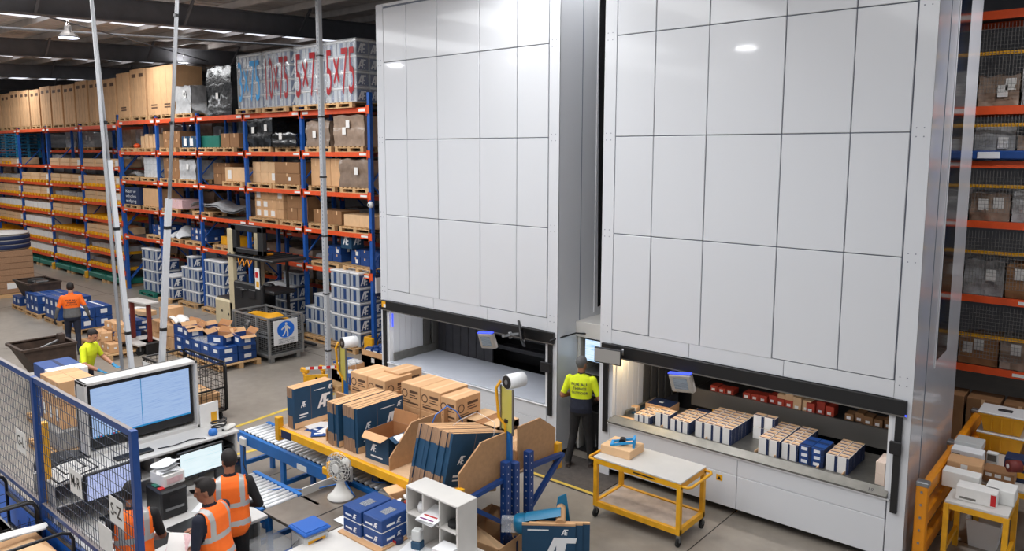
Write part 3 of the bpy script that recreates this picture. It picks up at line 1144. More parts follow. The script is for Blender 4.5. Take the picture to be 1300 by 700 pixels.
def wrapped(x, y, z, w, d, h, mat, label, seed=0, name='wrapped_load', cat='wrapped pallet load', top=.06, group=None):
    """Stretch wrapped goods: a lumpy block with stepped top and film creases."""
    rr = random.Random(seed)
    m = MB()
    n, q = 10, 7
    ph = [rr.uniform(0, 6.28) for _ in range(8)]

    def P(u, v, s):
        b = .02 * math.sin(5 * u + ph[s]) + .015 * math.sin(11 * v + ph[s + 1]) + .012 * math.sin(17 * u + 9 * v + ph[s + 2])
        return b

    def lump(u, v):
        return h - top * abs(math.sin(3.1 * u * 2 + ph[0])) * .7 - top * .5 * abs(math.sin(4.3 * v + ph[1]))
    m.sheet(lambda u, v: (-w / 2 + w * u, -d / 2 - P(u, v, 0), lump(u, 0) * v), n, q, mat)
    m.sheet(lambda u, v: (w / 2 + P(u, v, 1), -d / 2 + d * u, lump(1, u) * v), n, q, mat)
    m.sheet(lambda u, v: (w / 2 - w * u, d / 2 + P(u, v, 2), lump(1 - u, 1) * v), n, q, mat)
    m.sheet(lambda u, v: (-w / 2 - P(u, v, 3), d / 2 - d * u, lump(0, 1 - u) * v), n, q, mat)
    m.sheet(lambda u, v: (-w / 2 + w * u, -d / 2 + d * v, lump(u, v)), n, n, mat)
    m.quad((-w / 2, -d / 2, .0), (-w / 2, d / 2, .0), (w / 2, d / 2, .0), (w / 2, -d / 2, .0), mat)
    for k in range(2):
        px_, pz_ = rr.uniform(-.3, .3) * w, rr.uniform(.4, .75) * h
        m.box((px_ - .07, -d / 2 - .03, pz_ - .09), (px_ + .07, -d / 2 - .026, pz_ + .09), 'paper_white')
        if rr.random() < .5:
            break
    o = m.build(name, loc=(x, y, z))
    return tag(o, label, cat, group)


LV = {2.0: 'lowest beam', 3.0: 'second beam', 4.0: 'third beam', 5.02: 'fourth beam', 6.1: 'top beam', 0: 'floor'}


def where(bay, z):
    return '%s, %s open bay' % (LV[z], ORD[bay - 1])


def bayx(bay, f):
    return POSTS[bay - 1] + (POSTS[bay] - POSTS[bay - 1]) * f


def on_rack(bay, z, f, build, what, pal=True, w=1.14, mat='timber', y=None):
    """f: position across the bay (0 = tower side)."""
    x = bayx(bay, f)
    yy = RY + .5 if y is None else y
    zz = z + .0
    if pal:
        pallet(x, yy, z, 'pallet under %s %s' % (what, where(bay, z)), w=w, mat=mat)
        zz += .14
    build(x, yy, zz, '%s %s' % (what, where(bay, z)))


def stack(nx, ny, nz, w, d, h, mat='carton', white=None, jitter=.02, miss=0.0, tape=True, ink=False, name='carton'):
    def f(x, y, z, label):
        for k in range(nz):
            for j in range(ny):
                for i in range(nx):
                    if k == nz - 1 and R.random() < miss:
                        continue
                    carton(x + (i - (nx - 1) / 2) * (w + .01) + R.uniform(-jitter, jitter) * .4, y + (j - (ny - 1) / 2) * (d + .01), z + k * h, w, d, h * .99, (place_words(i, nx, j, ny, k, nz) + ' ' + label).strip(), mat,
                           R.uniform(-jitter, jitter), label, tape, white if R.random() < .5 else None, name, ink)
    return f


def wrap(mat, w, d, h, seed):
    return lambda x, y, z, label: wrapped(x, y, z, w, d, h, mat, label, seed)


# fourth beam (5.0 m)
on_rack(1, 5.02, .28, wrap('wrap_brown', 1.2, .95, .8, 3), 'brown shrink wrapped load')
on_rack(1, 5.02, .74, wrap('wrap_brown', 1.0, .95, .7, 4), 'tan shrink wrapped load')
on_rack(2, 5.02, .72, wrap('wrap_black', 1.3, .95, .85, 5), 'tall black wrapped load with a paper')
on_rack(2, 5.02, .24, wrap('wrap_black', 1.2, 1.2, .42, 6), 'low black wrapped heap overhanging')
on_rack(3, 5.02, .42, stack(2, 1, 1, .5, .6, .42, 'carton_dark'), 'dull brown carton')
on_rack(3, 5.02, .12, stack(1, 1, 2, .3, .5, .3, 'carton_blue'), 'bright blue box', pal=False)
on_rack(3, 5.02, .82, stack(2, 1, 1, .55, .7, .36, 'green_plastic', tape=False, name='crate'), 'dark green crate')
on_rack(4, 5.02, .22, stack(3, 1, 1, .38, .8, .36, 'carton_navy', white=(.1, .5, .2, .24)), 'navy patterned carton with paper')
on_rack(4, 5.02, .72, stack(3, 1, 2, .38, .7, .27, 'carton_dark', white=(0, .5, .12, .12)), 'brown carton with white sticker')
for k in range(4):
    on_rack(5, 5.02, .18 + .11 * k, stack(1, 1, 1, .24, .6, .62 - .07 * (k % 2), 'carton_pale', tape=False), '%s upright cream carton' % ('right', 'mid-right', 'mid-left', 'left')[k], pal=False)
pallet(bayx(5, .3), RY + .5, 5.02, 'wooden pallet under the upright cream cartons of the fifth bay')
pallet(bayx(5, .78), RY + .5, 5.02, 'empty wooden pallet on the fourth beam of the fifth bay')
tag(MB().lathe([(.1, 0), (.12, .1), (.05, .16)], 'rack_orange').build('orange_reel', loc=(bayx(5, .74), RY + .3, 5.16)), 'small orange reel on the empty fifth bay pallet', 'reel')
# third beam (4.0 m)
on_rack(1, 4.0, .7, stack(3, 1, 1, .42, .7, .72, 'carton'), 'tall plain brown carton')
on_rack(1, 4.0, .22, wrap('wrap_brown', 1.15, .95, .74, 8), 'clear wrapped brown load')
on_rack(2, 4.0, .28, stack(1, 1, 2, 1.2, .9, .3, 'carton_dark', white=(.1, .5, .1, .1)), 'wide brown carton', w=1.3)
on_rack(2, 4.0, .76, stack(3, 1, 2, .4, .6, .3, 'carton_pale', white=(.1, .6, .16, .2)), 'ochre carton with labels', w=1.3)
on_rack(3, 4.0, .28, stack(3, 1, 1, .42, .7, .42, 'carton_pale', white=(.1, .5, .2, .26)), 'tan carton with square white label')
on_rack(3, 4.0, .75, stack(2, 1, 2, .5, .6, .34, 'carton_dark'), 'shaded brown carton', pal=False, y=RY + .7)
on_rack(4, 4.0, .28, wrap('wrap_grey', 1.1, .9, .66, 9), 'dusty grey wrapped load')
on_rack(4, 4.0, .75, stack(2, 1, 2, .55, .7, .34, 'carton_dark'), 'large dull brown carton')
on_rack(5, 4.0, .27, stack(2, 1, 3, .56, .7, .23, 'wrap_white', tape=False), 'pale wrapped carton')
pallet(bayx(5, .78), RY + .5, 4.0, 'empty wooden pallet on the third beam of the fifth bay')
tag(MB().sheet(lambda u, v: (-.5 + u, -.4 + .8 * v, .05 + .16 * math.sin(3.1 * u) * abs(math.sin(5 * v + u))), 10, 8, 'film_clear', .04).build('film_heap', loc=(bayx(5, .78), RY + .5, 4.14)), 'crumpled clear film on the third beam of the fifth bay', 'film')
# second beam (3.0 m)
on_rack(1, 3.0, .22, stack(2, 1, 1, .62, .7, .3, 'carton_pale', tape=False), 'cream timber cased box', w=1.3)
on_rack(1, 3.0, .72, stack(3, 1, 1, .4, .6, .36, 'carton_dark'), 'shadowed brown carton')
on_rack(2, 3.0, .7, stack(4, 1, 3, .36, .6, .26, 'carton', white=(.05, .5, .2, .16)), 'mid brown carton plastered with papers', w=1.5)
on_rack(2, 3.0, .2, stack(2, 1, 2, .5, .6, .34, 'carton_dark'), 'plain dark brown carton')
tag(MB().sheet(lambda u, v: (-1.1 + 2.0 * u, -.45 + .9 * v, .06 + .22 * max(0, math.sin(2.6 * u + .4)) + .06 * math.sin(9 * u + 5 * v)), 16, 8, 'wrap_white', .06).build('folded_sheeting', loc=(bayx(4, -.12), RY + .5, 3.15)), 'heap of folded white sheeting on the second beam', 'sheeting')
pallet(bayx(4, .02) + .1, RY + .5, 3.0, 'wooden pallet under the folded white sheeting')
on_rack(4, 3.0, .74, stack(4, 1, 1, .28, .7, .3, 'pinkish'), 'pink and white striped carton')
on_rack(5, 3.0, .26, stack(1, 1, 1, 1.15, .9, .62, 'carton', tape=False), 'big plain cardboard bin')
x5, y5 = bayx(5, .77), RY + .5
t = thing('printed_bin', 'navy cardboard bin printed with white lines of text, second beam', 'cardboard bin', (x5, y5, 3.14))
MB().box((-.62, -.45, 0), (.6, .45, .62), 'print_navy', bev=.006).build('bin_body', t)
m = MB()
for s_, z_ in (('Kan w', .42), ('wholes', .25), ('wdgog', .08)):
    put_text(m, s_, (-.5, -.455, z_), X_, Z_, .11, 'print_white', width=.85)
m.build('printed_text', t)
pallet(x5, y5, 3.0, 'wooden pallet under the navy printed bin')
# lowest beam (2.0 m)
for f_, n_ in ((.2, 3), (.68, 2)):
    on_rack(1, 2.0, f_, stack(n_, 1, 2, .36, .5, .2, 'carton_blue', white=(.15, .5, .1, .1)), '%s blue flat carton' % ('right load' if f_ < .5 else 'left load'), w=1.2)
t = thing('blue_carton', 'single dark blue carton with white emblem standing on the lowest beam goods', 'carton', (bayx(1, .42), RY + .35, 2.55))
MB().box((-.22, -.2, 0), (.22, .2, .42), 'carton_navy', bev=.005).build('box', t)
m = MB()
put_af(m, (-.14, -.203, .1), X_, Z_, .24, 'print_white')
put_af(m, (.223, -.14, .1), Y_, Z_, .24, 'print_white')
m.build('emblem', t)
on_rack(3, 2.0, .55, stack(3, 1, 1, .34, .5, .26, 'tote_yellow', tape=False), 'bright yellow box')
on_rack(4, 2.0, .2, stack(4, 1, 2, .26, .6, .2, 'carton_blue', white=(0, .5, .12, .1)), 'blue and white carton of bottles')
on_rack(5, 2.0, .2, stack(3, 1, 2, .32, .6, .17, 'carton_blue', white=(.1, .4, .16, .1)), 'blue and white sack carton')
tag(MB().sheet(lambda u, v: (-.5 + u, -.4 + .8 * v, .04 + .34 * math.sin(3.1 * u) * math.sin(3.1 * v) + .04 * math.sin(14 * u)), 12, 10, 'wrap_white', .03).build('white_bag', loc=(bayx(4, .72), RY + .5, 2.14)), 'bulging white bag on the lowest beam, fourth bay', 'bag')
pallet(bayx(4, .72), RY + .5, 2.0, 'wooden pallet under the bulging white bag')
# the dull loads of the rear row
n = 0
for bi, (a, b) in enumerate(zip(([-9.3, -12.0] + POSTS + YPOSTS[1:])[:-1], ([-9.3, -12.0] + POSTS + YPOSTS[1:])[1:])):
    for li, z in enumerate((1.15, 2.6, 3.85, 5.1)):
        for f_ in (.27, .74):
            if R.random() < .08:
                continue
            n += 1
            mt = R.choice(['wrap_brown', 'wrap_brown', 'wrap_grey', 'wrap_grey', 'wrap_brown'])
            wrapped(a + (b - a) * f_, 13.6, z + .12, min(1.2, abs(b - a) * .42), .9, R.uniform(.65, 1.02), mt,
                    '%s wrapped load, rear row, level %s, %s bay, %s' % ('brown' if mt == 'wrap_brown' else 'grey', ['one', 'two', 'three', 'four'][li], ORD[bi], 'right' if f_ > .5 else 'left'), n, group='%s rear row loads' % ('brown' if mt == 'wrap_brown' else 'grey'))
            pallet(a + (b - a) * f_, 13.6, z - .02, 'wooden pallet, rear row, level %s, %s bay, %s' % (['one', 'two', 'three', 'four'][li], ORD[bi], 'right' if f_ > .5 else 'left'), w=min(1.14, abs(b - a) * .42), group='rear row pallets')
# yellow barred bays: long crates and packets
CR = {}


def long_box(x, y, z, w, d, h, mat, label, group, tag_white=False):
    key = (w, d, h, mat, tag_white)
    if key not in CR:
        m = MB().box((-w / 2, -d / 2, 0), (w / 2, d / 2, h), mat, bev=.01)
        if mat in ('carton_pale', 'carton'):
            m.box((-w / 2, -d / 2 - .006, h * .46), (w / 2, -d / 2, h * .5), 'carton_dark')
            for s_ in (-1, 1):
                m.box((s_ * (w / 2 - .06) - .03, -d / 2 - .012, 0), (s_ * (w / 2 - .06) + .03, -d / 2, h), mat)
        if tag_white:
            m.box((w * .2, -d / 2 - .014, h * .15), (w * .42, -d / 2 - .01, h * .85), 'paper_white')
        CR[key] = m.mesh('long_box')
    return tag(put('long_box', CR[key], None, (x, y, z)), label, 'box', group)


YN = {4.45: 'seventh', 3.7: 'sixth', 3.1: 'fifth', 2.45: 'fourth', 1.8: 'third', 1.2: 'second', .6: 'lowest'}
PLAN = {4.45: 'ccec', 3.7: 'cccs', 3.1: 'cscc', 2.45: 'ecww', 1.8: 'cewc', 1.2: 'sswe', .6: 'gwws'}
for z, row in PLAN.items():
    for bi, kind in enumerate(row):
        a, b = YPOSTS[bi + 1], YPOSTS[bi]
        zz = z + (.11 if z < 3.75 else 0)
        nm = '%s shelf of the %s yellow barred bay' % (YN[z], ORD[bi])
        if kind == 'c':
            for k in range(3):
                long_box(a + .62 + k * 1.13, RY + .45, zz, 1.08, .8, .3, 'carton_pale', '%s long pale timber crate on the %s' % (('left', 'centre', 'right')[k], nm), 'crates on the ' + nm, k == 2)
        elif kind == 'w':
            for k in range(6):
                long_box(a + .42 + k * .54, RY + .45, zz, .5, .8, .26, 'paper_white', 'white packet, %s from left, on the %s' % (ORD[k], nm), 'packets on the ' + nm)
        elif kind == 's':
            for k in range(4):
                long_box(a + .55 + k * .8, RY + .5, zz, .74, .7, .16 + .03 * (k % 2), 'wrap_grey', 'grey bundle, %s from left, on the %s' % (ORD[k], nm), 'bundles on the ' + nm)
        elif kind == 'g':
            for k in range(2):
                long_box(a + .9 + k * 1.6, RY + .5, zz, 1.4, .7, .18, 'steel_grey', '%s dull steel lengths on the %s' % (('left', 'right')[k], nm), 'lengths on the ' + nm)
        if kind == 'c' and bi < 2 and z < 4:
            pass
for i in range(4):                                   # green bundles on floor skids below
    a = YPOSTS[i + 1]
    for k in range(2):
        tag(MB().box((-.8, -.4, .1), (.8, .4, .3), 'green_plastic', bev=.03).box((-.7, -.42, 0), (-.55, .4, .1), 'timber').box((.55, -.42, 0), (.7, .4, .1), 'timber').box((-.82, -.1, .2), (.82, -.02, .34), 'green_plastic')
            .build('green_bundle', loc=(a + .95 + k * 1.7, RY + .35, 0)), 'green wrapped bundle on floor skids under the %s yellow barred bay, %s' % (ORD[i], ('left', 'right')[k]), 'bundle', 'green floor bundles')
pallet(-41.4, RY + .5, 4.45, 'yellow topped pallet stack on the seventh shelf at the far end', mat='rack_yellow')
for k in range(7):
    tag(put('plastic_pallet', pallet_mesh(3.0, 1.0, 'teal_plastic'), None, (-41.3, RY + .5, 4.75 + .16 * k)), 'dark teal plastic pallet under the far top beam, %s from bottom' % ORD[k], 'pallet', 'teal plastic pallets')

# rack top: tall cartons on pallets
TOPZ = 6.1
xs = -24.45
tall = [(1.95, 'wide', 1.72), (1.2, 'pair', 1.74), (1.05, 'single', 1.68)] + [(1.2, 'pair', 1.66 + .03 * (i % 3)) for i in range(14)]
first = {}
for i, (wd, kind, hh) in enumerate(tall):
    cx = xs - wd / 2
    zt = TOPZ if cx > -28.8 else 6.0
    pallet(cx, RY + .5, zt, 'pale pallet under the tall cartons, %s from the clear bagged goods' % ORD[i], w=wd - .05, d=1.0, group='rack top pallets')
    nb = 2 if kind != 'single' else 1
    for k in range(nb):
        bw = (wd - .08) / nb
        m = MB().box((-bw / 2 + .005, -.5, 0), (bw / 2 - .005, .5, hh - .14), 'carton', bev=.008)
        m.box((-.004, -.503, .05), (.004, -.498, hh - .2), 'carton_edge')
        if i == 0 or i == 2:
            for q in range(2):
                m.box((-.2, -.503, .22 + q * .09), (.22, -.499, .27 + q * .09), 'carton_ink')
        else:
            m.box((-bw * .25, -.503, hh - .42), (bw * .3, -.499, hh - .3), 'carton_ink')
        lb = {'wide': 'very wide tall carton with printed base on the rack top', 'single': 'single tall carton with printed corner on the rack top', 'pair': 'tall narrow carton on the rack top'}[kind]
        tag(m.build('tall_carton', loc=(cx + (k - (nb - 1) / 2) * bw, RY + .5, zt + .14)), lb if kind == 'single' else '%s, %s of the %s pair' % (lb, ('left', 'right')[k], ORD[i]), 'carton', lb.replace('carton ', 'cartons ', 1))
    xs -= wd + .07
# rack top: bags and black wrapped goods, then the paint marked pails
pallet(-23.9, RY + .5, TOPZ, 'pallet under the clear bagged grey goods on the rack top')
wrapped(-23.95, RY + .5, TOPZ + .14, 1.05, .9, .92, 'wrap_grey', 'grey goods in clear film beside the tall cartons on the rack top', 41)
m = MB().sheet(lambda u, v: (-1.1 + 2.2 * u, -.5 + v, .06 + .9 * max(0, .62 - u) ** 1.2 + .05 * math.sin(15 * u + 7 * v) + .1 * math.sin(3.1 * v)), 18, 10, 'film_clear', .03)
tag(m.build('plastic_cover', loc=(-22.7, RY + .45, TOPZ + .02)), 'loose clear plastic cover trailing along the rack top edge', 'plastic sheet')
wrapped(-22.0, RY + .62, TOPZ + .0, 1.5, .85, 1.5, 'wrap_black', 'tall black wrapped load on the rack top left of the pails', 42)
wrapped(-23.35, RY + 1.35, TOPZ + .0, 1.3, .9, 1.7, 'wrap_black', 'black wrapped load on the rack top behind the clear bag', 43)

pm = MB()
pm.box((-.185, -.185, 0), (.185, .185, .33), 'pail_grey', bev=.02)
pm.box((-.195, -.195, .33), (.195, .195, .375), 'pail_lid', bev=.012)
pm.box((-.05, -.19, .04), (.06, -.184, .31), 'print_blue')
pm.box((.184, -.17, .03), (.19, .17, .31), 'print_blue')
put_af(pm, (.1915, -.15, .06), Y_, Z_, .22, 'print_white')
PAIL = pm.mesh('pail')
pc = 0


def pails(x, y, z, nx, ny, nz, label, top=None, wood='timber', group=None, pal=True):
    """nx across (x), ny deep, nz layers; top: pails in the last layer."""
    global pc
    if pal:
        pallet(x, y, z, 'pallet carrying the %s' % label.replace('pail', 'pails'), w=nx * .4 - .02, d=ny * .4 + .3, mat=wood)
        z += .14
    for k in range(nz):
        for j in range(ny):
            for i in range(nx):
                if k == nz - 1 and top is not None and (j * nx + i) not in top:
                    continue
                o = put('pail', PAIL, None, (x + (i - (nx - 1) / 2) * .4, y - (ny - 1) * .2 + j * .4, z + k * .378), R.uniform(-.03, .03))
                tag(o, '%s, %s' % (label, place_words(i, nx, j, ny, k, nz)), 'pail', label.replace('pail', 'pails', 1))
                pc += 1


for cx, sz, nx, txt, colr, ln in ((-15.72, 4, 3, '5\u00d775', 'paint_red', 'right stack'), (-17.05, 4, 3, '5\u00d775', 'paint_red', 'second stack'), (-18.55, 4, 3, '10\u00d775', 'paint_red', 'third stack'), (-19.92, 4, 3, '3\u00d775', 'paint_cyan', 'left stack, blue numbers')):
    ny = 2
    pails(cx, RY + .42, TOPZ, nx, ny, sz, 'grey pail under film on the rack top, %s' % ln)
    t = thing('stretch_film', 'clear film marked %s round the %s of rack top pails' % (txt.replace('\u00d7', ' by '), ln), 'stretch film', (cx, RY + .42, TOPZ + .14))
    w2, d2, h2 = nx * .2 + .03, ny * .2 + .03, sz * .378 + .02
    m = MB()
    rr = random.Random(int(cx * 10))
    for (ax, ay, bx, by) in ((-w2, -d2, w2, -d2), (w2, -d2, w2, d2), (-w2, d2, -w2, -d2)):
        m.sheet(lambda u, v: (ax + (bx - ax) * u + (by != ay) * .012 * math.sin(9 * u + 4 * v), ay + (by - ay) * u - (by == ay) * .014 * abs(math.sin(8 * u + 5 * v)), h2 * v), 10, 8, 'film_clear')
    m.sheet(lambda u, v: (-w2 + 2 * w2 * u, -d2 + 2 * d2 * v, h2 + .012 * math.sin(12 * u + 5 * v)), 10, 8, 'film_clear')
    m.build('film', t)
    m = MB()
    put_text(m, txt, (-w2 + .06, -d2 - .03, h2 * .14), X_, Z_, h2 * .74, colr, width=2 * w2 - .1)
    m.build('painted_number', t)

# pails on the floor under the racks
YF = RY + .32
pails(-15.55, YF - .1, 0, 3, 2, 5, 'grey pail in the tall stack beside the end upright')
pails(-16.85, YF, 0, 3, 2, 3, 'grey pail in the low stack second from the end upright', top=(1, 2))
pails(-18.95, YF, 0, 3, 2, 3, 'grey pail in the stack behind the wire cage')
pails(-18.55, YF + .1, 1.274, 2, 1, 1, 'grey pail in the loose pair topping the stack behind the cage', pal=False)
pails(-20.95, YF, 0, 2, 2, 2, 'grey pail in the low stack behind the forklift mast')
pails(-22.3, YF, 0, 3, 2, 4, 'grey pail in the stack left of the forklift')
pails(-23.85, YF, 0, 3, 2, 4, 'grey pail in the stack fourth from the end, open topped', top=(1,))
pails(-25.15, YF - .15, 0, 2, 2, 2, 'grey pail in the short stack in front of the fourth bay')
pails(-26.75, YF, 0, 3, 2, 4, 'grey pail in the last tall stack on a green pallet', top=(0, 1, 2), wood='green_plastic')
# information board hung between rack end and tower
t = thing('rack_notice', 'grey notice board with navy edges hanging by the rack end', 'notice board', (-14.6, RY + .5, 1.5))
MB().box((-.02, -.45, 0), (.02, .45, .5), 'pail_lid', bev=.005).build('board', t)
MB().box((-.022, -.45, .44), (.024, .45, .52), 'print_navy').box((-.022, -.45, -.03), (.024, .45, .05), 'print_navy').build('border', t)

# ---------------------------------------------------------------- the darker rack behind the right tower
RP = [1.6, -1.2, -4.0, -6.6]
rr_ = rack('pallet_rack', 'shadowed rack with red brown beams behind the right storage tower', RP, [1.6, 2.75, 3.95, 4.9, 5.75, 7.2], 14.0, 8.2, detail=False)
for z in (1.75, 3.1, 4.15, 5.1, 6.2):
    for a, b in zip(RP[1:], RP[:-1]):
        MB().box((a + .05, 13.96, z + .33), (b - .05, 13.99, z + .38), 'rack_yellow').build('safety_bar', rr_)
m = MB()
for z0, z1 in ((1.75, 2.6), (2.9, 3.8), (4.1, 4.75), (5.1, 5.6), (5.95, 7.0)):
    for k in range(60):
        xk = -3.95 + k * .046
        m.box((xk, 13.94, z0), (xk + .005, 13.946, z1), 'mesh_grey')
    for k in range(int((z1 - z0) / .06)):
        m.box((-3.95, 13.934, z0 + k * .06), (-1.2, 13.94, z0 + k * .06 + .005), 'mesh_grey')
m.build('wire_mesh', rr_, kind='stuff')
for li, z in enumerate((1.6, 2.75, 3.95, 4.9, 5.75)):
    for k in range(6):
        hh = R.uniform(.4, .62)
        mt = ['wrap_grey', 'wrap_brown', 'carton_dark', 'wrap_grey', 'wrap_brown'][(k + li) % 5]
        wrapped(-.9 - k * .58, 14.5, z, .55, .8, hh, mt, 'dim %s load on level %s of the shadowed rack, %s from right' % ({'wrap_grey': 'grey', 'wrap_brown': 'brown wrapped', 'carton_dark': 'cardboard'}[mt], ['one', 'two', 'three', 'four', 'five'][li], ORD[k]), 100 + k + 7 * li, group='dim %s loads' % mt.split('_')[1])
for k in range(6):
    carton(-.9 - k * .5, 13.85 + .25, 0.0, .46, .5, 1.1, 'brown carton on the floor under the shadowed rack, %s from right' % ORD[k], 'carton_dark', 0, 'floor cartons under the shadowed rack', white=(0, .7, .12, .14))
tag(MB().box((-.6, -.1, 0), (.6, .1, .14), 'carton_blue', bev=.02).box((-.5, -.11, .02), (-.2, -.1, .12), 'print_white').build('blue_packets', loc=(-1.75, 14.0, 4.92)), 'bright blue and white packets on the shadowed rack', 'packet')
# ---------------------------------------------------------------- open floor: crate, bins, pallets, carts, truck, cage
t = thing('timber_crate', 'big plank sided timber crate with a coil on top, far end of the aisle', 'crate', (-31.0, 8.5, 0), math.radians(2))
for k in range(7):
    MB().box((-1.0, -.7, .14 + k * .21), (1.0, -.66, .14 + k * .21 + .2), 'crate_board', bev=.008).build('plank', t)
    MB().box((.96, -.66, .14 + k * .21), (1.0, .66, .14 + k * .21 + .2), 'crate_board', bev=.008).build('plank', t)
MB().box((-.99, -.655, .14), (.955, .66, 1.6), 'crate_board').build('crate_core', t)
MB().box((-1, -.7, 0), (-.8, .7, .13), 'timber').box((.8, -.7, 0), (1, .7, .13), 'timber').box((-.1, -.7, 0), (.1, .7, .13), 'timber').build('skid', t)
MB().box((-.55, -.705, .35), (-.25, -.698, .6), 'paper_white').box((1.0, -.2, .3), (1.006, .1, .5), 'paper_white').build('paper_label', t)
MB().bar((-.98, -.705, 1.1), (.95, -.705, 1.58), .05, .008, 'paper_white').build('strap', t)
t = thing('steel_coil', 'grey banded coil with white top lying on the timber crate', 'coil', (-31.0, 8.5, 1.6))
m = MB()
m.lathe([(.35, 0), (.86, 0), (.9, .06), (.9, .5), (.84, .55), (.4, .55), (.35, .5)], 'desk_grey', n=28)
m.build('coil_body', t)
for z in (.06, .22, .38):
    MB().lathe([(.905, z), (.915, z + .02), (.915, z + .11), (.905, z + .13)], 'print_navy', n=28).build('band', t)
MB().lathe([(.38, .555), (.9, .555), (.9, .6), (.38, .6)], 'paper_white', n=28).build('coil_cover', t)


def hopper(name, label, x0, x1, y0, y1, h, yb, rz, mat='rust_brown'):
    """Tipping hopper: sloping -Y side, straight other sides, thick rim, fork pockets."""
    cx, cy = (x0 + x1) / 2, (y0 + y1) / 2
    t = thing(name, label, 'tipping bin', (cx, cy, 0), rz)
    W, D = (x1 - x0) / 2, (y1 - y0) / 2
    a = yb - cy
    z0 = .14
    m = MB()
    e = .03
    for (s, zt) in ((0, h),):
        o = [(-W, -D, zt), (W, -D, zt), (W, D, zt), (-W, D, zt)]
        i = [(-W + e, -D + e, zt), (W - e, -D + e, zt), (W - e, D - e, zt), (-W + e, D - e, zt)]
        ob = [(-W, a, z0), (W, a, z0), (W, D, z0), (-W, D, z0)]
        ib = [(-W + e, a + e, z0 + e), (W - e, a + e, z0 + e), (W - e, D - e, z0 + e), (-W + e, D - e, z0 + e)]
        vs = o + i + ob + ib
        fs = []
        for k in range(4):
            n = (k + 1) % 4
            fs += [(k, n, 4 + n, 4 + k), (8 + k, 8 + n, n, k), (4 + k, 4 + n, 12 + n, 12 + k)]
        fs += [(11, 10, 9, 8), (12, 13, 14, 15)]
        m.add(vs, fs, mat)
    m.build('hopper_body', t)
    m = MB()
    pts = [(-W, -D, h), (W, -D, h), (W, D, h), (-W, D, h)]
    for k in range(4):
        m.bar(pts[k], pts[(k + 1) % 4], .06, .05, mat)
    m.build('rim', t)
    MB().box((-W * .8, a + .05, 0), (-W * .45, D, .13), mat).box((W * .45, a + .05, 0), (W * .8, D, .13), mat).build('fork_pocket', t)
    return t


h1 = hopper('tipping_bin', 'large rusty brown tipping bin beside the man in the yellow shirt', -18.15, -17.2, 4.95, 5.95, 1.0, 5.4, 0)
MB().box((-.04, .3, .98), (.12, .42, 1.16), 'rust_brown', bev=.01).build('latch_block', h1)
MB().bar((.05, .3, 1.02), (.3, -.1, .98), .05, .03, 'steel_grey').build('lever', h1)
MB().box((-.3, -.1, .6), (.3, .3, .66), 'carton_dark', bev=.01, T=Matrix.Rotation(.2, 4, 'Y')).build('scrap_board', h1)
h2 = hopper('tipping_bin', 'smaller dark tipping bin standing in front of the timber crate', -27.6, -26.2, 7.85, 8.75, .95, 8.2, 0)
MB().lathe([(.25, .78), (.26, .98), (.18, 1.02)], 'black_rubber').build('scrap_drum', h2)
MB().box((.1, -.2, .8), (.5, .2, 1.0), 'black_plastic', bev=.03).build('scrap_block', h2)


def blue_box(x, y, z, w, d, h, label, rz=0, open_=False, group=None, mat='carton_blue', lid=None):
    key = ('blue', round(w, 2), round(d, 2), round(h, 2), open_, mat, lid)
    if key not in CART:
        m = MB()
        if open_:
            e = .008
            m.box((-w / 2, -d / 2, 0), (w / 2, -d / 2 + e, h), mat).box((-w / 2, d / 2 - e, 0), (w / 2, d / 2, h), mat)
            m.box((-w / 2, -d / 2, 0), (-w / 2 + e, d / 2, h), mat).box((w / 2 - e, -d / 2, 0), (w / 2, d / 2, h), mat)
            m.box((-w / 2 + e, -d / 2 + e, 0), (w / 2 - e, d / 2 - e, .02), 'carton_inside')
            m.box((-w / 2 + e, -d / 2 + e + .001, .02), (w / 2 - e, -d / 2 + e + .004, h), 'carton_inside')
            m.box((-w / 2 + e, d / 2 - e - .004, .02), (w / 2 - e, d / 2 - e - .001, h), 'carton_inside')
            m.add([(-w / 2, d / 2, h), (w / 2, d / 2, h), (w / 2, d / 2 + d * .3, h + d * .3), (-w / 2, d / 2 + d * .3, h + d * .3)], [(0, 1, 2, 3)], 'carton_inside')
            m.add([(-w / 2, -d / 2, h), (-w / 2, d / 2, h), (-w / 2 - w * .25, d / 2, h + w * .18), (-w / 2 - w * .25, -d / 2, h + w * .18)], [(0, 1, 2, 3)], 'carton')
            m.add([(w / 2, -d / 2, h), (w / 2, d / 2, h), (w / 2 + w * .2, d / 2, h - w * .1), (w / 2 + w * .2, -d / 2, h - w * .1)], [(0, 1, 2, 3)], 'carton')
        else:
            m.box((-w / 2, -d / 2, 0), (w / 2, d / 2, h), mat, bev=.006)
            m.box((-w / 2 + .01, -.03, h), (w / 2 - .01, .03, h + .002), lid or 'film_clear')
        m.box((-w * .1, -d / 2 - .002, h * .35), (w * .3, -d / 2, h * .75), 'print_white')
        m.box((w / 2, -d * .2, h * .3), (w / 2 + .002, d * .2, h * .75), 'print_white')
        CART[key] = m.mesh('blue_box')
    return tag(put('blue_box', CART[key], None, (x, y, z), rz), label, 'box', group)


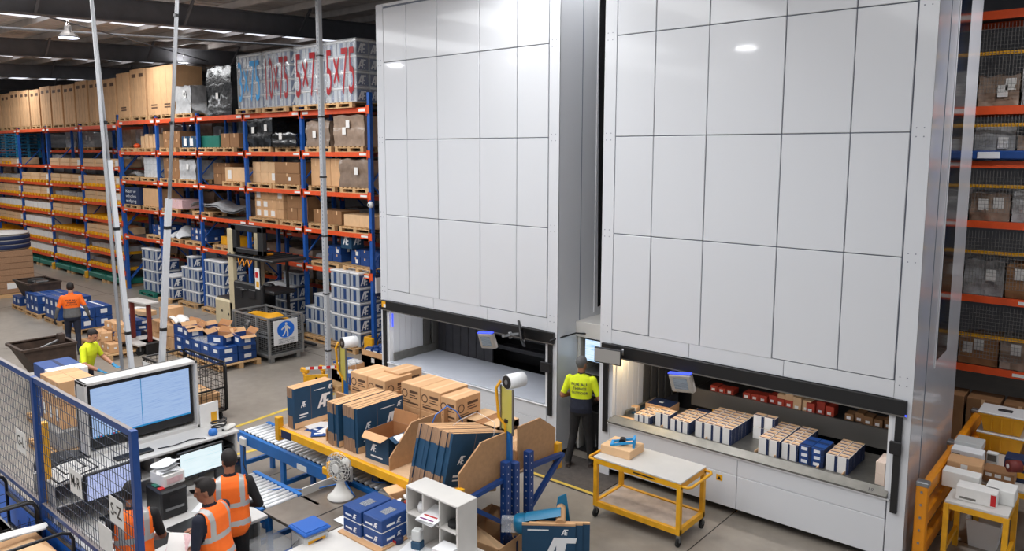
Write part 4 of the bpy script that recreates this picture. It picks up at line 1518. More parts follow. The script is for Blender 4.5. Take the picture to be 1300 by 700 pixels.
# row of pallets with blue cartons running towards the camera, past the man in the orange top
rowp = [(-27.4, 8.05, 'farthest floor pallet'), (-26.0, 8.0, 'second farthest floor pallet'), (-24.5, 8.05, 'third floor pallet'), (-22.9, 8.0, 'pallet behind the orange man')]
for i, (x, y, nm) in enumerate(rowp):
    pallet(x, y + .3, 0, 'wooden pallet carrying blue cartons, the ' + nm, group=None)
    nx, nz = (2, 1) if i == 0 else (3, 2)
    for k in range(nz):
        for a_ in range(nx):
            for b_ in range(2):
                blue_box(x - .35 + a_ * .36, y + .05 + b_ * .46, .14 + k * .29, .34, .44, .28 if i != 2 else .34, 'blue carton, %s, on the %s' % (place_words(a_, nx, b_, 2, k, nz), nm), R.uniform(-.04, .04), group='blue cartons on the ' + nm, lid='print_white' if i == 3 else None)
# jumble of blue satchels and small brown boxes right of the man in orange
pallet(-20.2, 8.5, 0, 'wooden pallet under the jumble of flat blue cartons')
for k in range(10):
    blue_box(-20.5 + .5 * (k % 2) + R.uniform(-.1, .1), 8.2 + .3 * (k // 5) + R.uniform(-.1, .1), .14 + .14 * ((k // 2) % 4), .52, .4, .13, 'flat blue carton in the jumbled heap right of the orange man, %s' % place_words(k % 2, 2, k // 5, 2, (k // 2) % 4, 4), R.uniform(-.4, .4), group='flat blue cartons in the heap')
for k in range(3):
    carton(-20.7 + .25 * k, 8.75, .72, .4, .3, .12, '%s torn carton lying on top of the blue heap' % ('white', 'first tan', 'second tan')[k], 'carton_pale' if k else 'paper_white', R.uniform(-.5, .5), 'torn cartons on the heap')
pallet(-19.5, 7.75, 0, 'wooden pallet under the small brown boxes right of the orange man')
for k in range(9):
    carton(-19.9 + .3 * (k % 3) + R.uniform(-.05, .05), 7.5 + .25 * (k // 5), .14 + .22 * ((k // 3) % 3), .28, .25, .21, 'small brown box in the loose pile beside the orange man, %s' % place_words(k % 3, 3, k // 5, 2, (k // 3) % 3, 3), rz=R.uniform(-.5, .5), group='small brown boxes in the loose pile', white=(0, .5, .08, .06))
p = at(140, 437, 0)
pallet(p.x, p.y, 0, 'nearly empty pale pallet with one open blue tray on it', w=1.15)
blue_box(p.x + .1, p.y - .15, .14, .6, .36, .14, 'open shallow blue tray carton at the front of the pale pallet', .1, True)
blue_box(p.x + .25, p.y + .25, .14, .45, .4, .36, 'tall blue carton at the back of the pale pallet', .05)
carton(p.x - .25, p.y + .25, .14, .5, .4, .26, 'tan carton at the back corner of the pale pallet', rz=.3)
# platform cart with red posts
p = at(176, 447, 0)
t = thing('platform_cart', 'platform cart with two dark red posts and white top board', 'cart', (p.x, p.y + .1, 0), math.radians(6))
MB().box((-.45, -.35, .24), (.45, .35, .3), 'laminate_white', bev=.01).build('platform', t)
for sx in (-.38, .38):
    MB().box((sx - .035, -.05, .3), (sx + .035, .05, 1.25), 'red_brown', bev=.006).build('post', t)
MB().box((-.48, -.12, 1.25), (.48, .22, 1.3), 'laminate_white', bev=.01).build('top_board', t)
for sx in (-.35, .35):
    for sy in (-.26, .26):
        c = MB().cyl((sx - .025, sy, .1), (sx + .025, sy, .1), .1, 'black_rubber', 14).bar((sx, sy, .1), (sx, sy, .25), .06, .03, 'steel_grey')
        c.build('caster', t)
# pallet of mixed brown cartons behind it
p = at(205, 446, 0)
pallet(p.x, p.y + .5, 0, 'wooden pallet under the pile of mixed brown cartons')
for k in range(12):
    carton(p.x - .4 + .4 * (k % 3) + R.uniform(-.05, .05), p.y + .2 + .4 * ((k // 3) % 2), .14 + .3 * (k // 6), .38, .36, .29, 'mixed brown carton behind the red posted cart, %s' % place_words(k % 3, 3, (k // 3) % 2, 2, k // 6, 2), rz=R.uniform(-.2, .2), group='mixed brown cartons in the pile', white=(.1, .5, .1, .1) if k % 2 else None)
carton(p.x - .2, p.y + .4, .74, .42, .4, .32, 'largest brown carton topping the pile behind the red posted cart', rz=.2)
tag(MB().sheet(lambda u, v: (-.3 + .6 * u, -.2 + .4 * v, .05 + .12 * math.sin(3 * u) + .03 * math.sin(11 * v)), 6, 6, 'paper_white', .02).build('paper_heap', loc=(p.x + .35, p.y + .3, .74)), 'crumpled white paper on the brown carton pile', 'paper')
t = thing('toolbox', 'black plastic toolbox on the floor right of the red posted cart', 'toolbox', (p.x - .1, p.y - .25, 0))
MB().box((-.25, -.18, 0), (.25, .18, .3), 'black_plastic', bev=.03).build('tool_case', t)
MB().tube([(-.1, 0, .3), (-.1, 0, .37), (.1, 0, .37), (.1, 0, .3)], .015, 'black_plastic').build('handle', t)
# big pallet of blue cartons in front of the truck
p = at(262, 462, 0)
for dx in (-.75, .42):
    pallet(p.x + dx, p.y + .35, 0, 'wooden pallet under the wide blue carton load, %s half' % ('farther' if dx < 0 else 'nearer'))
for k in range(2):
    for a_ in range(5):
        for b_ in range(2):
            blue_box(p.x - 1.1 + a_ * .44, p.y + .1 + b_ * .48, .14 + k * .2, .42, .46, .195, 'flat blue carton in the low load before the forklift, %s' % place_words(a_, 5, b_, 2, k, 2), R.uniform(-.03, .03), group='flat blue cartons before the forklift')
for dx, dy, rz, nm in ((-1.15, .1, .1, 'leftmost'), (-.7, .05, -.2, 'second from left'), (-.35, .5, .1, 'rear middle'), (.45, .15, .35, 'front right, tilted flaps'), (.85, .5, -.1, 'rear right')):
    blue_box(p.x + dx, p.y + dy, .54, .46, .36, .24, 'opened blue carton with brown flaps on the low blue load, %s' % nm, rz, True)
for k in range(4):
    carton(p.x - 1.2 + .22 * k, p.y + .35, .54 + .05 * k, .5, .4, .04, 'flattened brown cardboard on the low blue load, %s from left' % ORD[k], 'carton', R.uniform(-.6, .6), 'flattened cardboard on the blue load', tape=False)
MB_ = MB().sheet(lambda u, v: (-.6 + 1.1 * u, -.45 + .8 * v, .02 + .03 * abs(math.sin(9 * u + 5 * v))), 12, 8, 'film_clear', .01)
tag(MB_.build('plastic_cover', loc=(p.x + .1, p.y + .3, .545)), 'clear plastic cover over the middle of the blue load', 'plastic sheet')

# reach truck
t = thing('forklift', 'cream and black reach truck parked against the racks behind the wire cage', 'forklift', (-18.75, 10.6, 0))
m = MB().box((-1.35, 0, .1), (-.35, .95, .95), 'forklift_cream', bev=.05)
m.box((-1.36, -.004, .5), (-1.3, .0, .56), 'black_plastic').cyl((-.95, -.006, .62), (-.95, .002, .62), .035, 'black_plastic', 8).cyl((-.6, -.006, .56), (-.6, .002, .56), .035, 'black_plastic', 8)
m.build('battery_body', t)
MB().box((-1.3, .05, .95), (-.4, .9, .99), 'dark_metal', bev=.02).build('body_cover', t)
MB().box((-.33, .05, .1), (1.5, .95, .55), 'forklift_black', bev=.05).build('chassis', t)
m = MB().box((-.3, .0, .15), (1.1, .12, 1.55), 'forklift_black', bev=.04).box((-.15, -.03, 1.1), (.2, .02, 1.4), 'black_plastic', bev=.03).box((.5, -.03, 1.15), (.82, .02, 1.4), 'black_plastic', bev=.03).box((.1, -.02, .6), (.6, .02, .85), 'black_plastic', bev=.02)
m.build('side_panel', t)
MB().lathe([(.03, 0), (.15, .01), (.17, .03), (.15, .05), (.03, .06)], 'black_plastic', c=(.28, .06, 1.33)).build('steering_wheel', t)
m = MB().box((.1, .3, .55), (.55, .8, .75), 'black_plastic', bev=.05).box((.1, .62, .75), (.55, .8, 1.45), 'black_plastic', bev=.06)
m.build('seat', t)
MB().box((.65, .1, 1.32), (1.5, .8, 1.42), 'forklift_black', bev=.03).build('dashboard', t)
for x_, y_ in ((-.3, .06), (-.3, .9), (.95, .06), (.95, .9)):
    MB().bar((x_, y_, .55), (x_ - .02, y_, 2.2), .07, .06, 'forklift_black').build('cab_post', t)
g = MB().box((-.5, -.05, 2.2), (1.75, .98, 2.27), 'forklift_black', bev=.02).build('overhead_guard', t)
for k in range(7):
    MB().box((-.4 + k * .3, -.02, 2.27), (-.36 + k * .3, .95, 2.31), 'forklift_black').build('guard_bar', g)
MB().box((.05, .1, 2.3), (.2, .2, 2.36), 'red_plastic', bev=.01).box((.3, .2, 2.3), (.5, .26, 2.37), 'trolley_yellow', bev=.01).box((.6, .1, 2.3), (.7, .3, 2.36), 'trolley_yellow', bev=.01).box((.85, .3, 2.3), (.95, .5, 2.35), 'safety_orange', bev=.01).build('light_cluster', g)
for x_ in (.12, .35, .6):
    MB().tube([(x_ - .1, .0, 2.22), (x_, -.02, 2.0), (x_ + .12, 0, 2.2)], .018, 'safety_orange').build('hose', g)
m = MB().box((-.52, .0, .1), (-.27, .12, 2.95), 'forklift_cream', bev=.01).box((-.52, .8, .1), (-.27, .95, 2.95), 'forklift_cream', bev=.01)
m.build('outer_mast', t)
m = MB().box((-.35, .02, 2.33), (-.1, .16, 3.08), 'forklift_black', bev=.02).box((.95, .02, 2.33), (1.2, .16, 3.08), 'forklift_black', bev=.02).box((-.35, .02, 2.92), (1.2, .16, 3.1), 'forklift_black', bev=.02).box((-.35, .02, 2.33), (1.2, .16, 2.47), 'forklift_black', bev=.02)
m.build('mast_frame', t)
m = MB().box((.85, -.015, 1.45), (1.05, -.0, 2.0), 'paper_white').box((.87, -.018, 1.75), (1.0, -.014, 1.9), 'red_plastic').box((.9, -.018, 1.5), (1.03, -.014, 1.65), 'trolley_yellow')
m.build('safety_stickers', t)
for x_ in (-1.1, 1.2):
    for y_ in (.12, .85):
        MB().cyl((x_, y_ - .08, .17), (x_, y_ + .08, .17), .17, 'black_rubber', 16).build('wheel', t)
for y_ in (.3, .6):
    MB().box((1.5, y_, .06), (2.5, y_ + .1, .11), 'dark_metal', bev=.01).build('fork', t)

# wire cage on feet with the pedestrian sign
t = thing('wire_cage', 'grey steel wire cage with a round blue pedestrian sign', 'cage', (-16.62, 10.12, 0))
CW, CD, CH = .8, .46, 1.0
fr = MB()
for sx in (-1, 1):
    for sy in (-1, 1):
        fr.box((sx * CW - .025, sy * CD - .025, .12), (sx * CW + .025, sy * CD + .025, CH + .1), 'galvanised')
for z in (.18, .62, CH + .08):
    for sy in (-1, 1):
        fr.bar((-CW, sy * CD, z), (CW, sy * CD, z), .035, .035, 'galvanised')
    for sx in (-1, 1):
        fr.bar((sx * CW, -CD, z), (sx * CW, CD, z), .035, .035, 'galvanised')
fr.bar((.28, -CD, .15), (.28, -CD, CH + .1), .05, .05, 'galvanised')
fr.build('frame', t)
MB().box((-CW, -CD, .12), (CW, CD, .17), 'galvanised').build('cage_floor', t)
for sx in (-.7, .7):
    for sy in (-.36, .36):
        MB().box((sx - .07, sy - .05, 0), (sx + .07, sy + .05, .12), 'galvanised', bev=.006).build('foot', t)
m = MB()
for k in range(17):
    z = .2 + k * .05
    for sy in (-1, 1):
        m.bar((-CW, sy * CD, z), (CW, sy * CD, z), .008, .008, 'galvanised')
    for sx in (-1, 1):
        m.bar((sx * CW, -CD, z), (sx * CW, CD, z), .008, .008, 'galvanised')
for k in range(16):
    x_ = -CW + .1 * (k + .5)
    for sy in (-1, 1):
        m.bar((x_, sy * CD, .15), (x_, sy * CD, CH), .006, .006, 'galvanised')
for k in range(9):
    y_ = -CD + .1 * (k + .5)
    for sx in (-1, 1):
        m.bar((sx * CW, y_, .15), (sx * CW, y_, CH), .006, .006, 'galvanised')
m.build('wire_mesh', t, kind='stuff')
MB().bar((-.1, -CD - .02, .9), (-.02, -CD - .02, .86), .06, .12, 'galvanised').build('latch', t)
sg = MB().box((CW + .035, -.36, .42), (CW + .045, .3, 1.02), 'print_white', bev=.004).build('sign_plate', t)
# round blue mandatory sign with a walking figure, and three lines of words
X1 = CW + .047
m = MB()
m.add([(X1, -.03 + .235 * math.cos(a_ * math.pi / 16), .78 + .205 * math.sin(a_ * math.pi / 16)) for a_ in range(32)], [tuple(range(32))], 'sheet_blue')
m.build('sign_disc', sg)
X2 = X1 + .002
m = MB()
m.add([(X2, -.02 + .034 * math.cos(a_ * math.pi / 6), .915 + .034 * math.sin(a_ * math.pi / 6)) for a_ in range(12)], [tuple(range(12))], 'print_white')
for poly in ([(-.045, .875), (.04, .875), (.045, .77), (-.03, .77)], [(-.045, .87), (-.14, .80), (-.12, .775), (-.03, .83)], [(.04, .87), (.11, .80), (.095, .76), (.03, .82)],
             [(-.03, .775), (.012, .775), (-.03, .69), (-.08, .62), (-.12, .63), (-.06, .70)], [(.0, .775), (.045, .775), (.055, .69), (.05, .6), (.01, .6), (.015, .69)]):
    m.add([(X2, y_ - .02, z_) for y_, z_ in poly], [tuple(range(len(poly)))], 'print_white')
m.build('pedestrian_figure', sg)
m = MB()
for s_, z_ in (('PEDESTRIANS MUST', .535), ('KEEP CLEAR OF THIS', .49), ('AREA AT ALL', .45)):
    put_text(m, s_, (X2, -.24, z_), Y_, Z_, .028, 'print_navy', width=.44)
m.build('sign_words', sg)
m = MB().sheet(lambda u, v: (-.6 + 1.1 * u, -.3 + .5 * v, .04 * math.sin(7 * u + 4 * v) + .03), 14, 6, 'tote_yellow', .02)
tag(m.build('yellow_sacking', loc=(-16.5, 10.15, .98)), 'yellow plastic sacking lying across the top of the wire cage goods', 'sacking')
m = MB().box((-.7, -.38, 0), (.66, .38, .5), 'black_plastic', bev=.05)
tag(m.build('black_crate', loc=(-16.62, 10.16, .2)), 'dark load filling the wire cage under the yellow sacking', 'crate')
carton(-17.0, 9.74, .172, .5, .08, .1, 'flat brown offcut on the wire cage floor', 'carton', 0, tape=False)

# black mesh trolley behind the big screen
t = thing('mesh_trolley', 'black wire mesh trolley standing behind the big screen desk', 'trolley', (-13.85, 6.62, 0))
TW, TD, TH = .75, .42, 1.1
fr = MB()
for sx in (-1, 1):
    fr.tube([(sx * TW, -TD, .18), (sx * TW, -TD, TH - .08), (sx * TW, -TD + .08, TH), (sx * TW, TD - .08, TH), (sx * TW, TD, TH - .08), (sx * TW, TD, .18)], .02, 'black_plastic', 6)
    fr.bar((sx * TW, -TD, .62), (sx * TW, TD, .62), .03, .03, 'black_plastic')
    fr.tube([(sx * (TW + .06), TD, .2), (sx * (TW + .06), TD, TH - .05), (sx * TW, TD, TH)], .018, 'black_plastic', 6)
for sy in (-1, 1):
    for z in (.18, TH):
        fr.bar((-TW, sy * TD, z), (TW, sy * TD, z), .035, .035, 'black_plastic')
fr.build('frame', t)
MB().box((-TW, -TD, .16), (TW, TD, .19), 'black_plastic').build('base', t)
m = MB()
for k in range(15):
    x_ = -TW + .1 * (k + .5)
    m.bar((x_, -TD, .2), (x_, -TD, TH), .007, .007, 'black_plastic').bar((x_, TD, .2), (x_, TD, TH), .007, .007, 'black_plastic')
    m.bar((x_, -TD, TH - .2), (x_, TD, TH - .2), .007, .007, 'black_plastic')
for k in range(8):
    y_ = -TD + .105 * (k + .5)
    for sx in (-1, 1):
        m.bar((sx * TW, y_, .2), (sx * TW, y_, TH), .007, .007, 'black_plastic')
    m.bar((-TW, y_, TH - .2), (TW, y_, TH - .2), .007, .007, 'black_plastic')
for k in range(8):
    z = .25 + k * .11
    for sy in (-1, 1):
        m.bar((-TW, sy * TD, z), (TW, sy * TD, z), .007, .007, 'black_plastic')
    for sx in (-1, 1):
        m.bar((sx * TW, -TD, z), (sx * TW, TD, z), .007, .007, 'black_plastic')
m.build('wire_mesh', t, kind='stuff')
MB().box((-.72, -TD - .025, TH - .16), (-.35, -TD - .02, TH - .06), 'paper_white').build('paper_label', t)
for sx in (-.65, .65):
    for sy in (-.35, .35):
        MB().cyl((sx, sy - .02, .07), (sx, sy + .02, .07), .07, 'black_rubber', 14).bar((sx, sy, .07), (sx, sy, .17), .05, .03, 'steel_grey').build('caster', t)
for k in range(6):
    carton(-14.25 + .4 * (k % 3), 6.45 + .38 * (k // 3), .19, .38, .36, .3, 'brown carton inside the black mesh trolley, %s' % place_words(k % 3, 3, k // 3, 2, 0, 1), 'carton', R.uniform(-.1, .1), 'cartons inside the mesh trolley')
carton(-13.6, 6.6, .49, .7, .5, .05, 'flat carton across the top of the mesh trolley load', 'carton_pale', .2, tape=False)

# stack of labelled brown boxes and blue cartons behind the fence
pallet(-13.8, 4.62, 0, 'pallet of the labelled brown boxes behind the blue fence')
m = MB().box((-.5, -.38, 0), (.5, .38, .34), 'desk_grey', bev=.02)
tag(m.build('plastic_crate', loc=(-13.8, 4.62, .14)), 'grey crate under the labelled brown boxes behind the fence', 'crate')
for k in range(2):
    for a_ in range(3):
        carton(-14.08 + .28 * a_, 4.6, .48 + .4 * k, .27, .55, .39, 'brown box with white labels behind the blue fence, %s' % place_words(a_, 3, 0, 1, k, 2), 'carton', 0, 'labelled brown boxes behind the fence', white=(-.1, .55, .1, .2))
pallet(-15.3, 5.05, 0, 'pallet under the blue cartons beside the yellow shirted man')
for k in range(3):
    for a_ in range(2):
        blue_box(-15.55 + .52 * a_, 4.95, .14 + .24 * k, .5, .6, .235, 'blue carton below the white taped one, %s' % place_words(a_, 2, 0, 1, k, 3), group='blue cartons beside the rusty bin')
t = thing('blue_box', 'long blue carton with white taped end on top beside the rusty bin', 'box', (-15.1, 4.95, .86), math.radians(-2))
MB().box((-.55, -.3, 0), (.45, .3, .26), 'carton_blue', bev=.006).build('box', t)
MB().box((.1, -.302, -.0), (.452, .302, .262), 'print_white', bev=.004).box((-.5, -.03, .26), (.1, .03, .264), 'print_navy').build('white_end', t)
m = MB()
put_text(m, 'PALL', (.455, -.2, .07), Y_, Z_, .08, 'print_navy', width=.22)
put_af(m, (.455, .1, .06), Y_, Z_, .12, 'print_navy')
m.build('print', t)
pallet(-13.9, 5.75, 0, 'pallet in front of the yellow shirted man')
for a_ in range(3):
    blue_box(-14.3 + .4 * a_, 5.72, .14, .39, .6, .5, '%s deep blue carton on the pallet before the yellow shirted man' % place_words(a_, 3, 0, 1, 0, 1), group='deep blue cartons before the yellow shirt')
t = thing('open_carton', 'open white and blue carton with brown inside held by the yellow shirted man', 'box', (-13.95, 5.35, .72), math.radians(3))
m = MB()
w_, d_, h_ = .36, .3, .24
for (a_, b_) in (((-w_, -d_, 0), (w_, -d_ + .01, h_)), ((-w_, d_ - .01, 0), (w_, d_, h_)), ((-w_, -d_, 0), (-w_ + .01, d_, h_)), ((w_ - .01, -d_, 0), (w_, d_, h_))):
    m.box(a_, b_, 'carton_blue')
m.box((-w_, -d_, 0), (w_, d_, .01), 'carton_inside').box((-w_, -d_ - .003, 0), (w_, -d_, h_), 'paper_white').box((w_, -d_, .0), (w_ + .003, -.02, h_), 'paper_white')
m.box((-w_ + .011, -d_ + .011, h_ - .03), (w_ - .011, d_ - .011, h_ - .02), 'carton_inside')
m.build('box', t)
blue_box(-13.5, 5.75, .64, .7, .5, .1, 'flat blue carton with white strap beside the open carton', .1, lid='print_white')
carton(-16.25, 5.1, .72, .4, .3, .14, 'tan topped white box between the rusty bin and fence', 'carton_pale')
m = MB().box((-.3, -.3, 0), (.3, .3, .72), 'desk_grey', bev=.02)
tag(m.build('grey_bin', loc=(-16.25, 5.1, 0)), 'grey box between the rusty bin and fence', 'bin')

# area at the rack end: cartons with small blue goods, sign, tape barrier
for (px, py, lb, w_, d_, h_) in ((433, 492, 'small brown carton of silver tins beside the white barrel lamp', .5, .5, .5), (478, 476, 'open tan carton of blue packs under the yellow post guard', .8, .6, .55)):
    p = at(px, py, 0)
    t = thing('open_carton', lb, 'box', (p.x, p.y + .2, 0), 0)
    m = MB()
    for (a_, b_) in (((-w_ / 2, -d_ / 2, .14), (w_ / 2, -d_ / 2 + .01, h_)), ((-w_ / 2, d_ / 2 - .01, .14), (w_ / 2, d_ / 2, h_)), ((-w_ / 2, -d_ / 2, .14), (-w_ / 2 + .01, d_ / 2, h_)), ((w_ / 2 - .01, -d_ / 2, .14), (w_ / 2, d_ / 2, h_))):
        m.box(a_, b_, 'carton')
    m.box((-w_ / 2, -d_ / 2, .14), (w_ / 2, d_ / 2, h_ - .12), 'carton_inside').box((-.05, -d_ / 2 - .003, .3), (.06, -d_ / 2, .4), 'paper_white')
    m.build('box', t)
    pallet(p.x, p.y + .2, 0, 'pallet under the %s' % lb, w=max(.6, w_ + .1))
    for k in range(9):
        mt = 'carton_blue' if (k % 3 == 0 or px > 450) else 'pail_lid'
        m = MB().box((-.09, -.06, 0), (.09, .06, .16), mt, bev=.01).box((-.06, -.062, .04), (.06, -.06, .12), 'print_white' if mt == 'carton_blue' else 'steel_grey')
        lb2 = '%s pack in the %s, %s' % ('blue' if mt == 'carton_blue' else 'silver', 'tan carton under the yellow post guard' if px > 450 else 'small brown carton beside the white barrel lamp', place_words(k % 3, 3, k // 3, 3, 0, 1))
        tag(m.build('small_pack', loc=(p.x - w_ * .3 + (k % 3) * w_ * .3, p.y + .2 + (k // 3 - 1) * d_ * .3, h_ - .115), rz=R.uniform(-.4, .4)), lb2, 'pack', 'packs in the %s carton' % ('tan' if px > 450 else 'small brown'))
for k in range(8):
    p = at(446 + 7 * (k % 4), 487 - 5 * (k // 4), .35)
    m = MB().box((-.12, -.08, 0), (.12, .08, .18), 'pail_lid' if k % 3 else 'carton_blue', bev=.012).box((-.08, -.082, .04), (.08, -.08, .14), 'steel_grey')
    tag(m.build('small_pack', loc=(p.x, p.y, .35), rz=R.uniform(-.3, .3)), ('%s tin on the packed carton left of the open tan carton, %s' % ('silver' if k % 3 else 'blue', place_words(k % 4, 4, k // 4, 2, 0, 1))), 'tin', 'tins left of the tan carton' if k % 3 else 'blue tins left of the tan carton')
p = at(458, 500, 0)
carton(p.x, p.y + .35, 0, 1.0, .7, .35, 'brown carton under the silver tins by the bench end', 'carton')
t = thing('warning_sign', 'yellow floor sign with a black triangle near the bench end', 'sign', (-11.2, 7.75, 0), math.radians(48))
t.scale = (.68, .8, .86)
MB().box((-.3, -.012, .5), (.3, .012, 1.25), 'trolley_yellow', bev=.01).build('sign_board', t)
m = MB()
tri = [(-.22, .78), (.22, .78), (0, 1.19)]
for k in range(3):
    a_, b_ = tri[k], tri[(k + 1) % 3]
    m.bar((a_[0], -.016, a_[1]), (b_[0], -.016, b_[1]), .006, .035, 'black_plastic', up=(0, 1, 0)) if False else m.bar((a_[0], -.016, a_[1]), (b_[0], -.016, b_[1]), .035, .006, 'black_plastic', up=(0, 1, 0))
m.box((-.11, -.019, .83), (.12, -.013, .87), 'black_plastic').box((-.07, -.019, .87), (.0, -.013, .91), 'black_plastic').cyl((.06, -.019, .9), (.06, -.012, .9), .03, 'black_plastic', 10)
put_text(m, 'FORKS', (-.2, -.014, .62), X_, Z_, .07, 'black_plastic', width=.28)
m.build('pictogram', t)
MB().box((-.03, .0, 0), (.03, .03, .6), 'steel_grey').box((-.2, -.12, 0), (.2, .15, .03), 'black_rubber', bev=.01).build('sign_foot', t)
t = thing('barrier_tape', 'red and white barrier tape stretched between yellow stands', 'tape', (0, 0, 0))
pa, pb = at(388, 468, .6), at(430, 466, .6)
for k in range(8):
    a_, b_ = pa.lerp(pb, k / 8), pa.lerp(pb, (k + 1) / 8)
    MB().bar(a_, b_, .004, .06, 'red_plastic' if k % 2 else 'print_white').build('tape_band', t)
for px, py in ((388, 500), (411, 497)):
    p = at(px, py, 0)
    tag(MB().lathe([(.16, 0), (.16, .04), (.04, .06), (.035, .4), (.05, .45)], 'tote_yellow').box((-.12, -.04, .45), (.12, .04, .55), 'tote_yellow', bev=.02).build('barrier_post', loc=p), 'yellow barrier stand %s' % ('left of the grey conduit' if px < 400 else 'against the grey conduit foot'), 'barrier post')
# tall conduits
for name, a_, b_, r_, lb in (('conduit', (-10.05, 4.02, 1.3), (-10.45, 4.03, 8.75), .022, 'thin grey conduit rising beside the big screen'),):
    tag(MB().cyl(a_, b_, r_, 'conduit', 10).build(name), lb, 'conduit')


def duct(label, a_, b_, zb, w_):
    a_, b_ = Vector(a_), Vector(b_)
    t = thing('cable_duct', label, 'cable duct', a_)
    q = a_.lerp(b_, (zb - a_.z) / (b_.z - a_.z))
    MB().bar((0, 0, 0), q - a_, w_, w_, 'duct_white').build('lower_duct', t)
    MB().cyl(q - a_ - Vector((0, 0, .1)), b_ - a_, w_ * .36, 'conduit', 10).build('upper_conduit', t)
    n = 5
    for k in range(n):
        p_ = (a_.lerp(b_, (k + .5) / n)) - a_
        ww = w_ * .54 if p_.z + a_.z < zb else w_ * .4
        MB().box((p_.x - ww, p_.y - ww, p_.z - .02), (p_.x + ww, p_.y + ww, p_.z + .02), 'black_plastic').build('cable_tie', t)


duct('white cable duct leaning left, rising behind the big screen', (-9.98, 4.1, 2.0), (-10.6, 4.05, 8.75), 4.9, .055)
duct('white cable duct with black ties leaning right, rising behind the big screen', (-9.95, 4.45, 2.0), (-9.55, 4.9, 8.75), 4.4, .065)
t = thing('cable_duct', 'slotted grey conduit standing on the floor before the end rack', 'cable duct', (-12.93, 9.25, 0))
MB().box((-.05, -.045, 0), (.05, .045, 9.05), 'conduit', bev=.008).build('duct_body', t)
m = MB()
for k in range(110):
    m.box((.0, -.048, .3 + k * .078), (.02, -.044, .335 + k * .078), 'seam_grey')
m.build('slot_row', t, kind='stuff')
for k in range(7):
    MB().box((-.056, -.05, .9 + k * 1.2), (.056, .05, .93 + k * 1.2), 'black_plastic').build('cable_tie', t)
# ---------------------------------------------------------------- blue mesh fence with letter cards
FY = 2.7
t = thing('mesh_fence', 'blue framed wire mesh fence carrying paper letter cards', 'fence', (0, 0, 0))
for x in (-13.9, -11.5, -9.08, -6.64):
    MB().box((x - .035, FY - .03, 0), (x + .035, FY + .03, 2.6), 'fence_blue', bev=.004).build('post', t)
for xa, xb in ((-13.865, -11.535), (-11.465, -9.115), (-9.045, -6.675)):
    MB().box((xa, FY - .02, 2.54), (xb, FY + .02, 2.6), 'fence_blue', top='fence_top').build('top_rail', t)
    MB().box((xa, FY - .025, 1.13), (xb, FY + .02, 1.18), 'fence_blue', top='fence_top').build('middle_rail', t)
    MB().box((xa, FY - .005, .06), (xb, FY + .005, .98), 'sheet_blue').build('sheet_panel', t)
    MB().box((xa, FY - .02, .98), (xb, FY + .02, 1.0), 'fence_blue').build('lower_rail', t)
    m = MB()
    n = int((xb - xa) / .06)
    for k in range(n):
        x = xa + (k + .5) * (xb - xa) / n
        m.box((x - .0016, FY - .006, 1.0), (x + .0016, FY - .001, 2.54), 'mesh_wire')
    for k in range(15):
        z = 1.03 + k * .105
        m.box((xa, FY - .001, z - .0018), (xb, FY + .004, z + .0018), 'mesh_wire')
    m.build('wire_mesh', t, kind='stuff')
for txt, xa, za, tl_ in (('G-L', -9.78, 1.6, .0), ('M-R', -8.19, 1.58, .0), ('S-Z', -7.23, 1.58, .0), ('', -7.52, 1.22, 0)):
    c = thing('letter_card', ('white card reading %s fixed to the blue mesh fence' % txt.replace('-', ' to ')) if txt else 'blank white card fixed low on the blue mesh fence', 'sign', (xa, FY - .012, za))
    MB().box((0, 0, 0), (.3, .003, .26), 'paper_white').build('card', c)
    if txt:
        m = MB()
        put_text(m, txt, (.15, -.0015, .08), X_, Z_, .12, 'black_plastic', width=.24, center=True, bold=True)
        m.build('letters', c)

# wire trolleys in front of the fence
for i, (x, y, lb) in enumerate(((-9.62, 2.22, 'black tubular wire trolley with a grey carton, left of the two by the fence'), (-8.57, 2.22, 'black tubular wire trolley heaped with paper and cardboard, right of the two'))):
    t = thing('wire_trolley', lb, 'trolley', (x, y, 0))
    w_, d_, h_ = .5, .42, 1.22
    fr = MB()
    for sx in (-1, 1):
        fr.tube([(sx * w_, -d_, .15), (sx * w_, -d_, h_ - .1), (sx * w_, -d_ + .03, h_ - .03), (sx * w_, -d_ + .1, h_), (sx * w_, d_ - .1, h_), (sx * w_, d_ - .03, h_ - .03), (sx * w_, d_, h_ - .1), (sx * w_, d_, .15)], .018, 'black_plastic', 8)
    for z in (.2, .62, 1.0):
        for sy in (-1, 1):
            fr.bar((-w_, sy * d_, z), (w_, sy * d_, z), .025, .025, 'black_plastic')
    fr.build('frame', t)
    m = MB()
    for k in range(9):
        z = .22 + k * .095
        for sx in (-1, 1):
            m.bar((sx * w_, -d_, z), (sx * w_, d_, z), .005, .005, 'black_plastic')
        m.bar((-w_, -d_, z), (w_, -d_, z), .005, .005, 'black_plastic')
    for k in range(12):
        m.bar((-w_ + .09 * k, -d_, .2), (-w_ + .09 * k, -d_, 1.0), .005, .005, 'black_plastic')
        if k < 9:
            for sx in (-1, 1):
                m.bar((sx * w_, -d_ + .09 * (k + .4), .2), (sx * w_, -d_ + .09 * (k + .4), 1.05), .005, .005, 'black_plastic')
    m.build('wire_mesh', t, kind='stuff')
    MB().box((-w_, -d_, .18), (w_, d_, .2), 'black_plastic').build('base', t)
    for sx in (-.42, .42):
        for sy in (-.32, .32):
            MB().cyl((sx - .02, sy, .07), (sx + .02, sy, .07), .07, 'black_rubber', 12).bar((sx, sy, .07), (sx, sy, .18), .05, .03, 'steel_grey').build('caster', t)
m = MB().box((-.42, -.3, 0), (.3, .3, .62), 'pail_lid', bev=.02).box((-.43, -.31, .54), (.31, .31, .62), 'desk_grey', bev=.015)
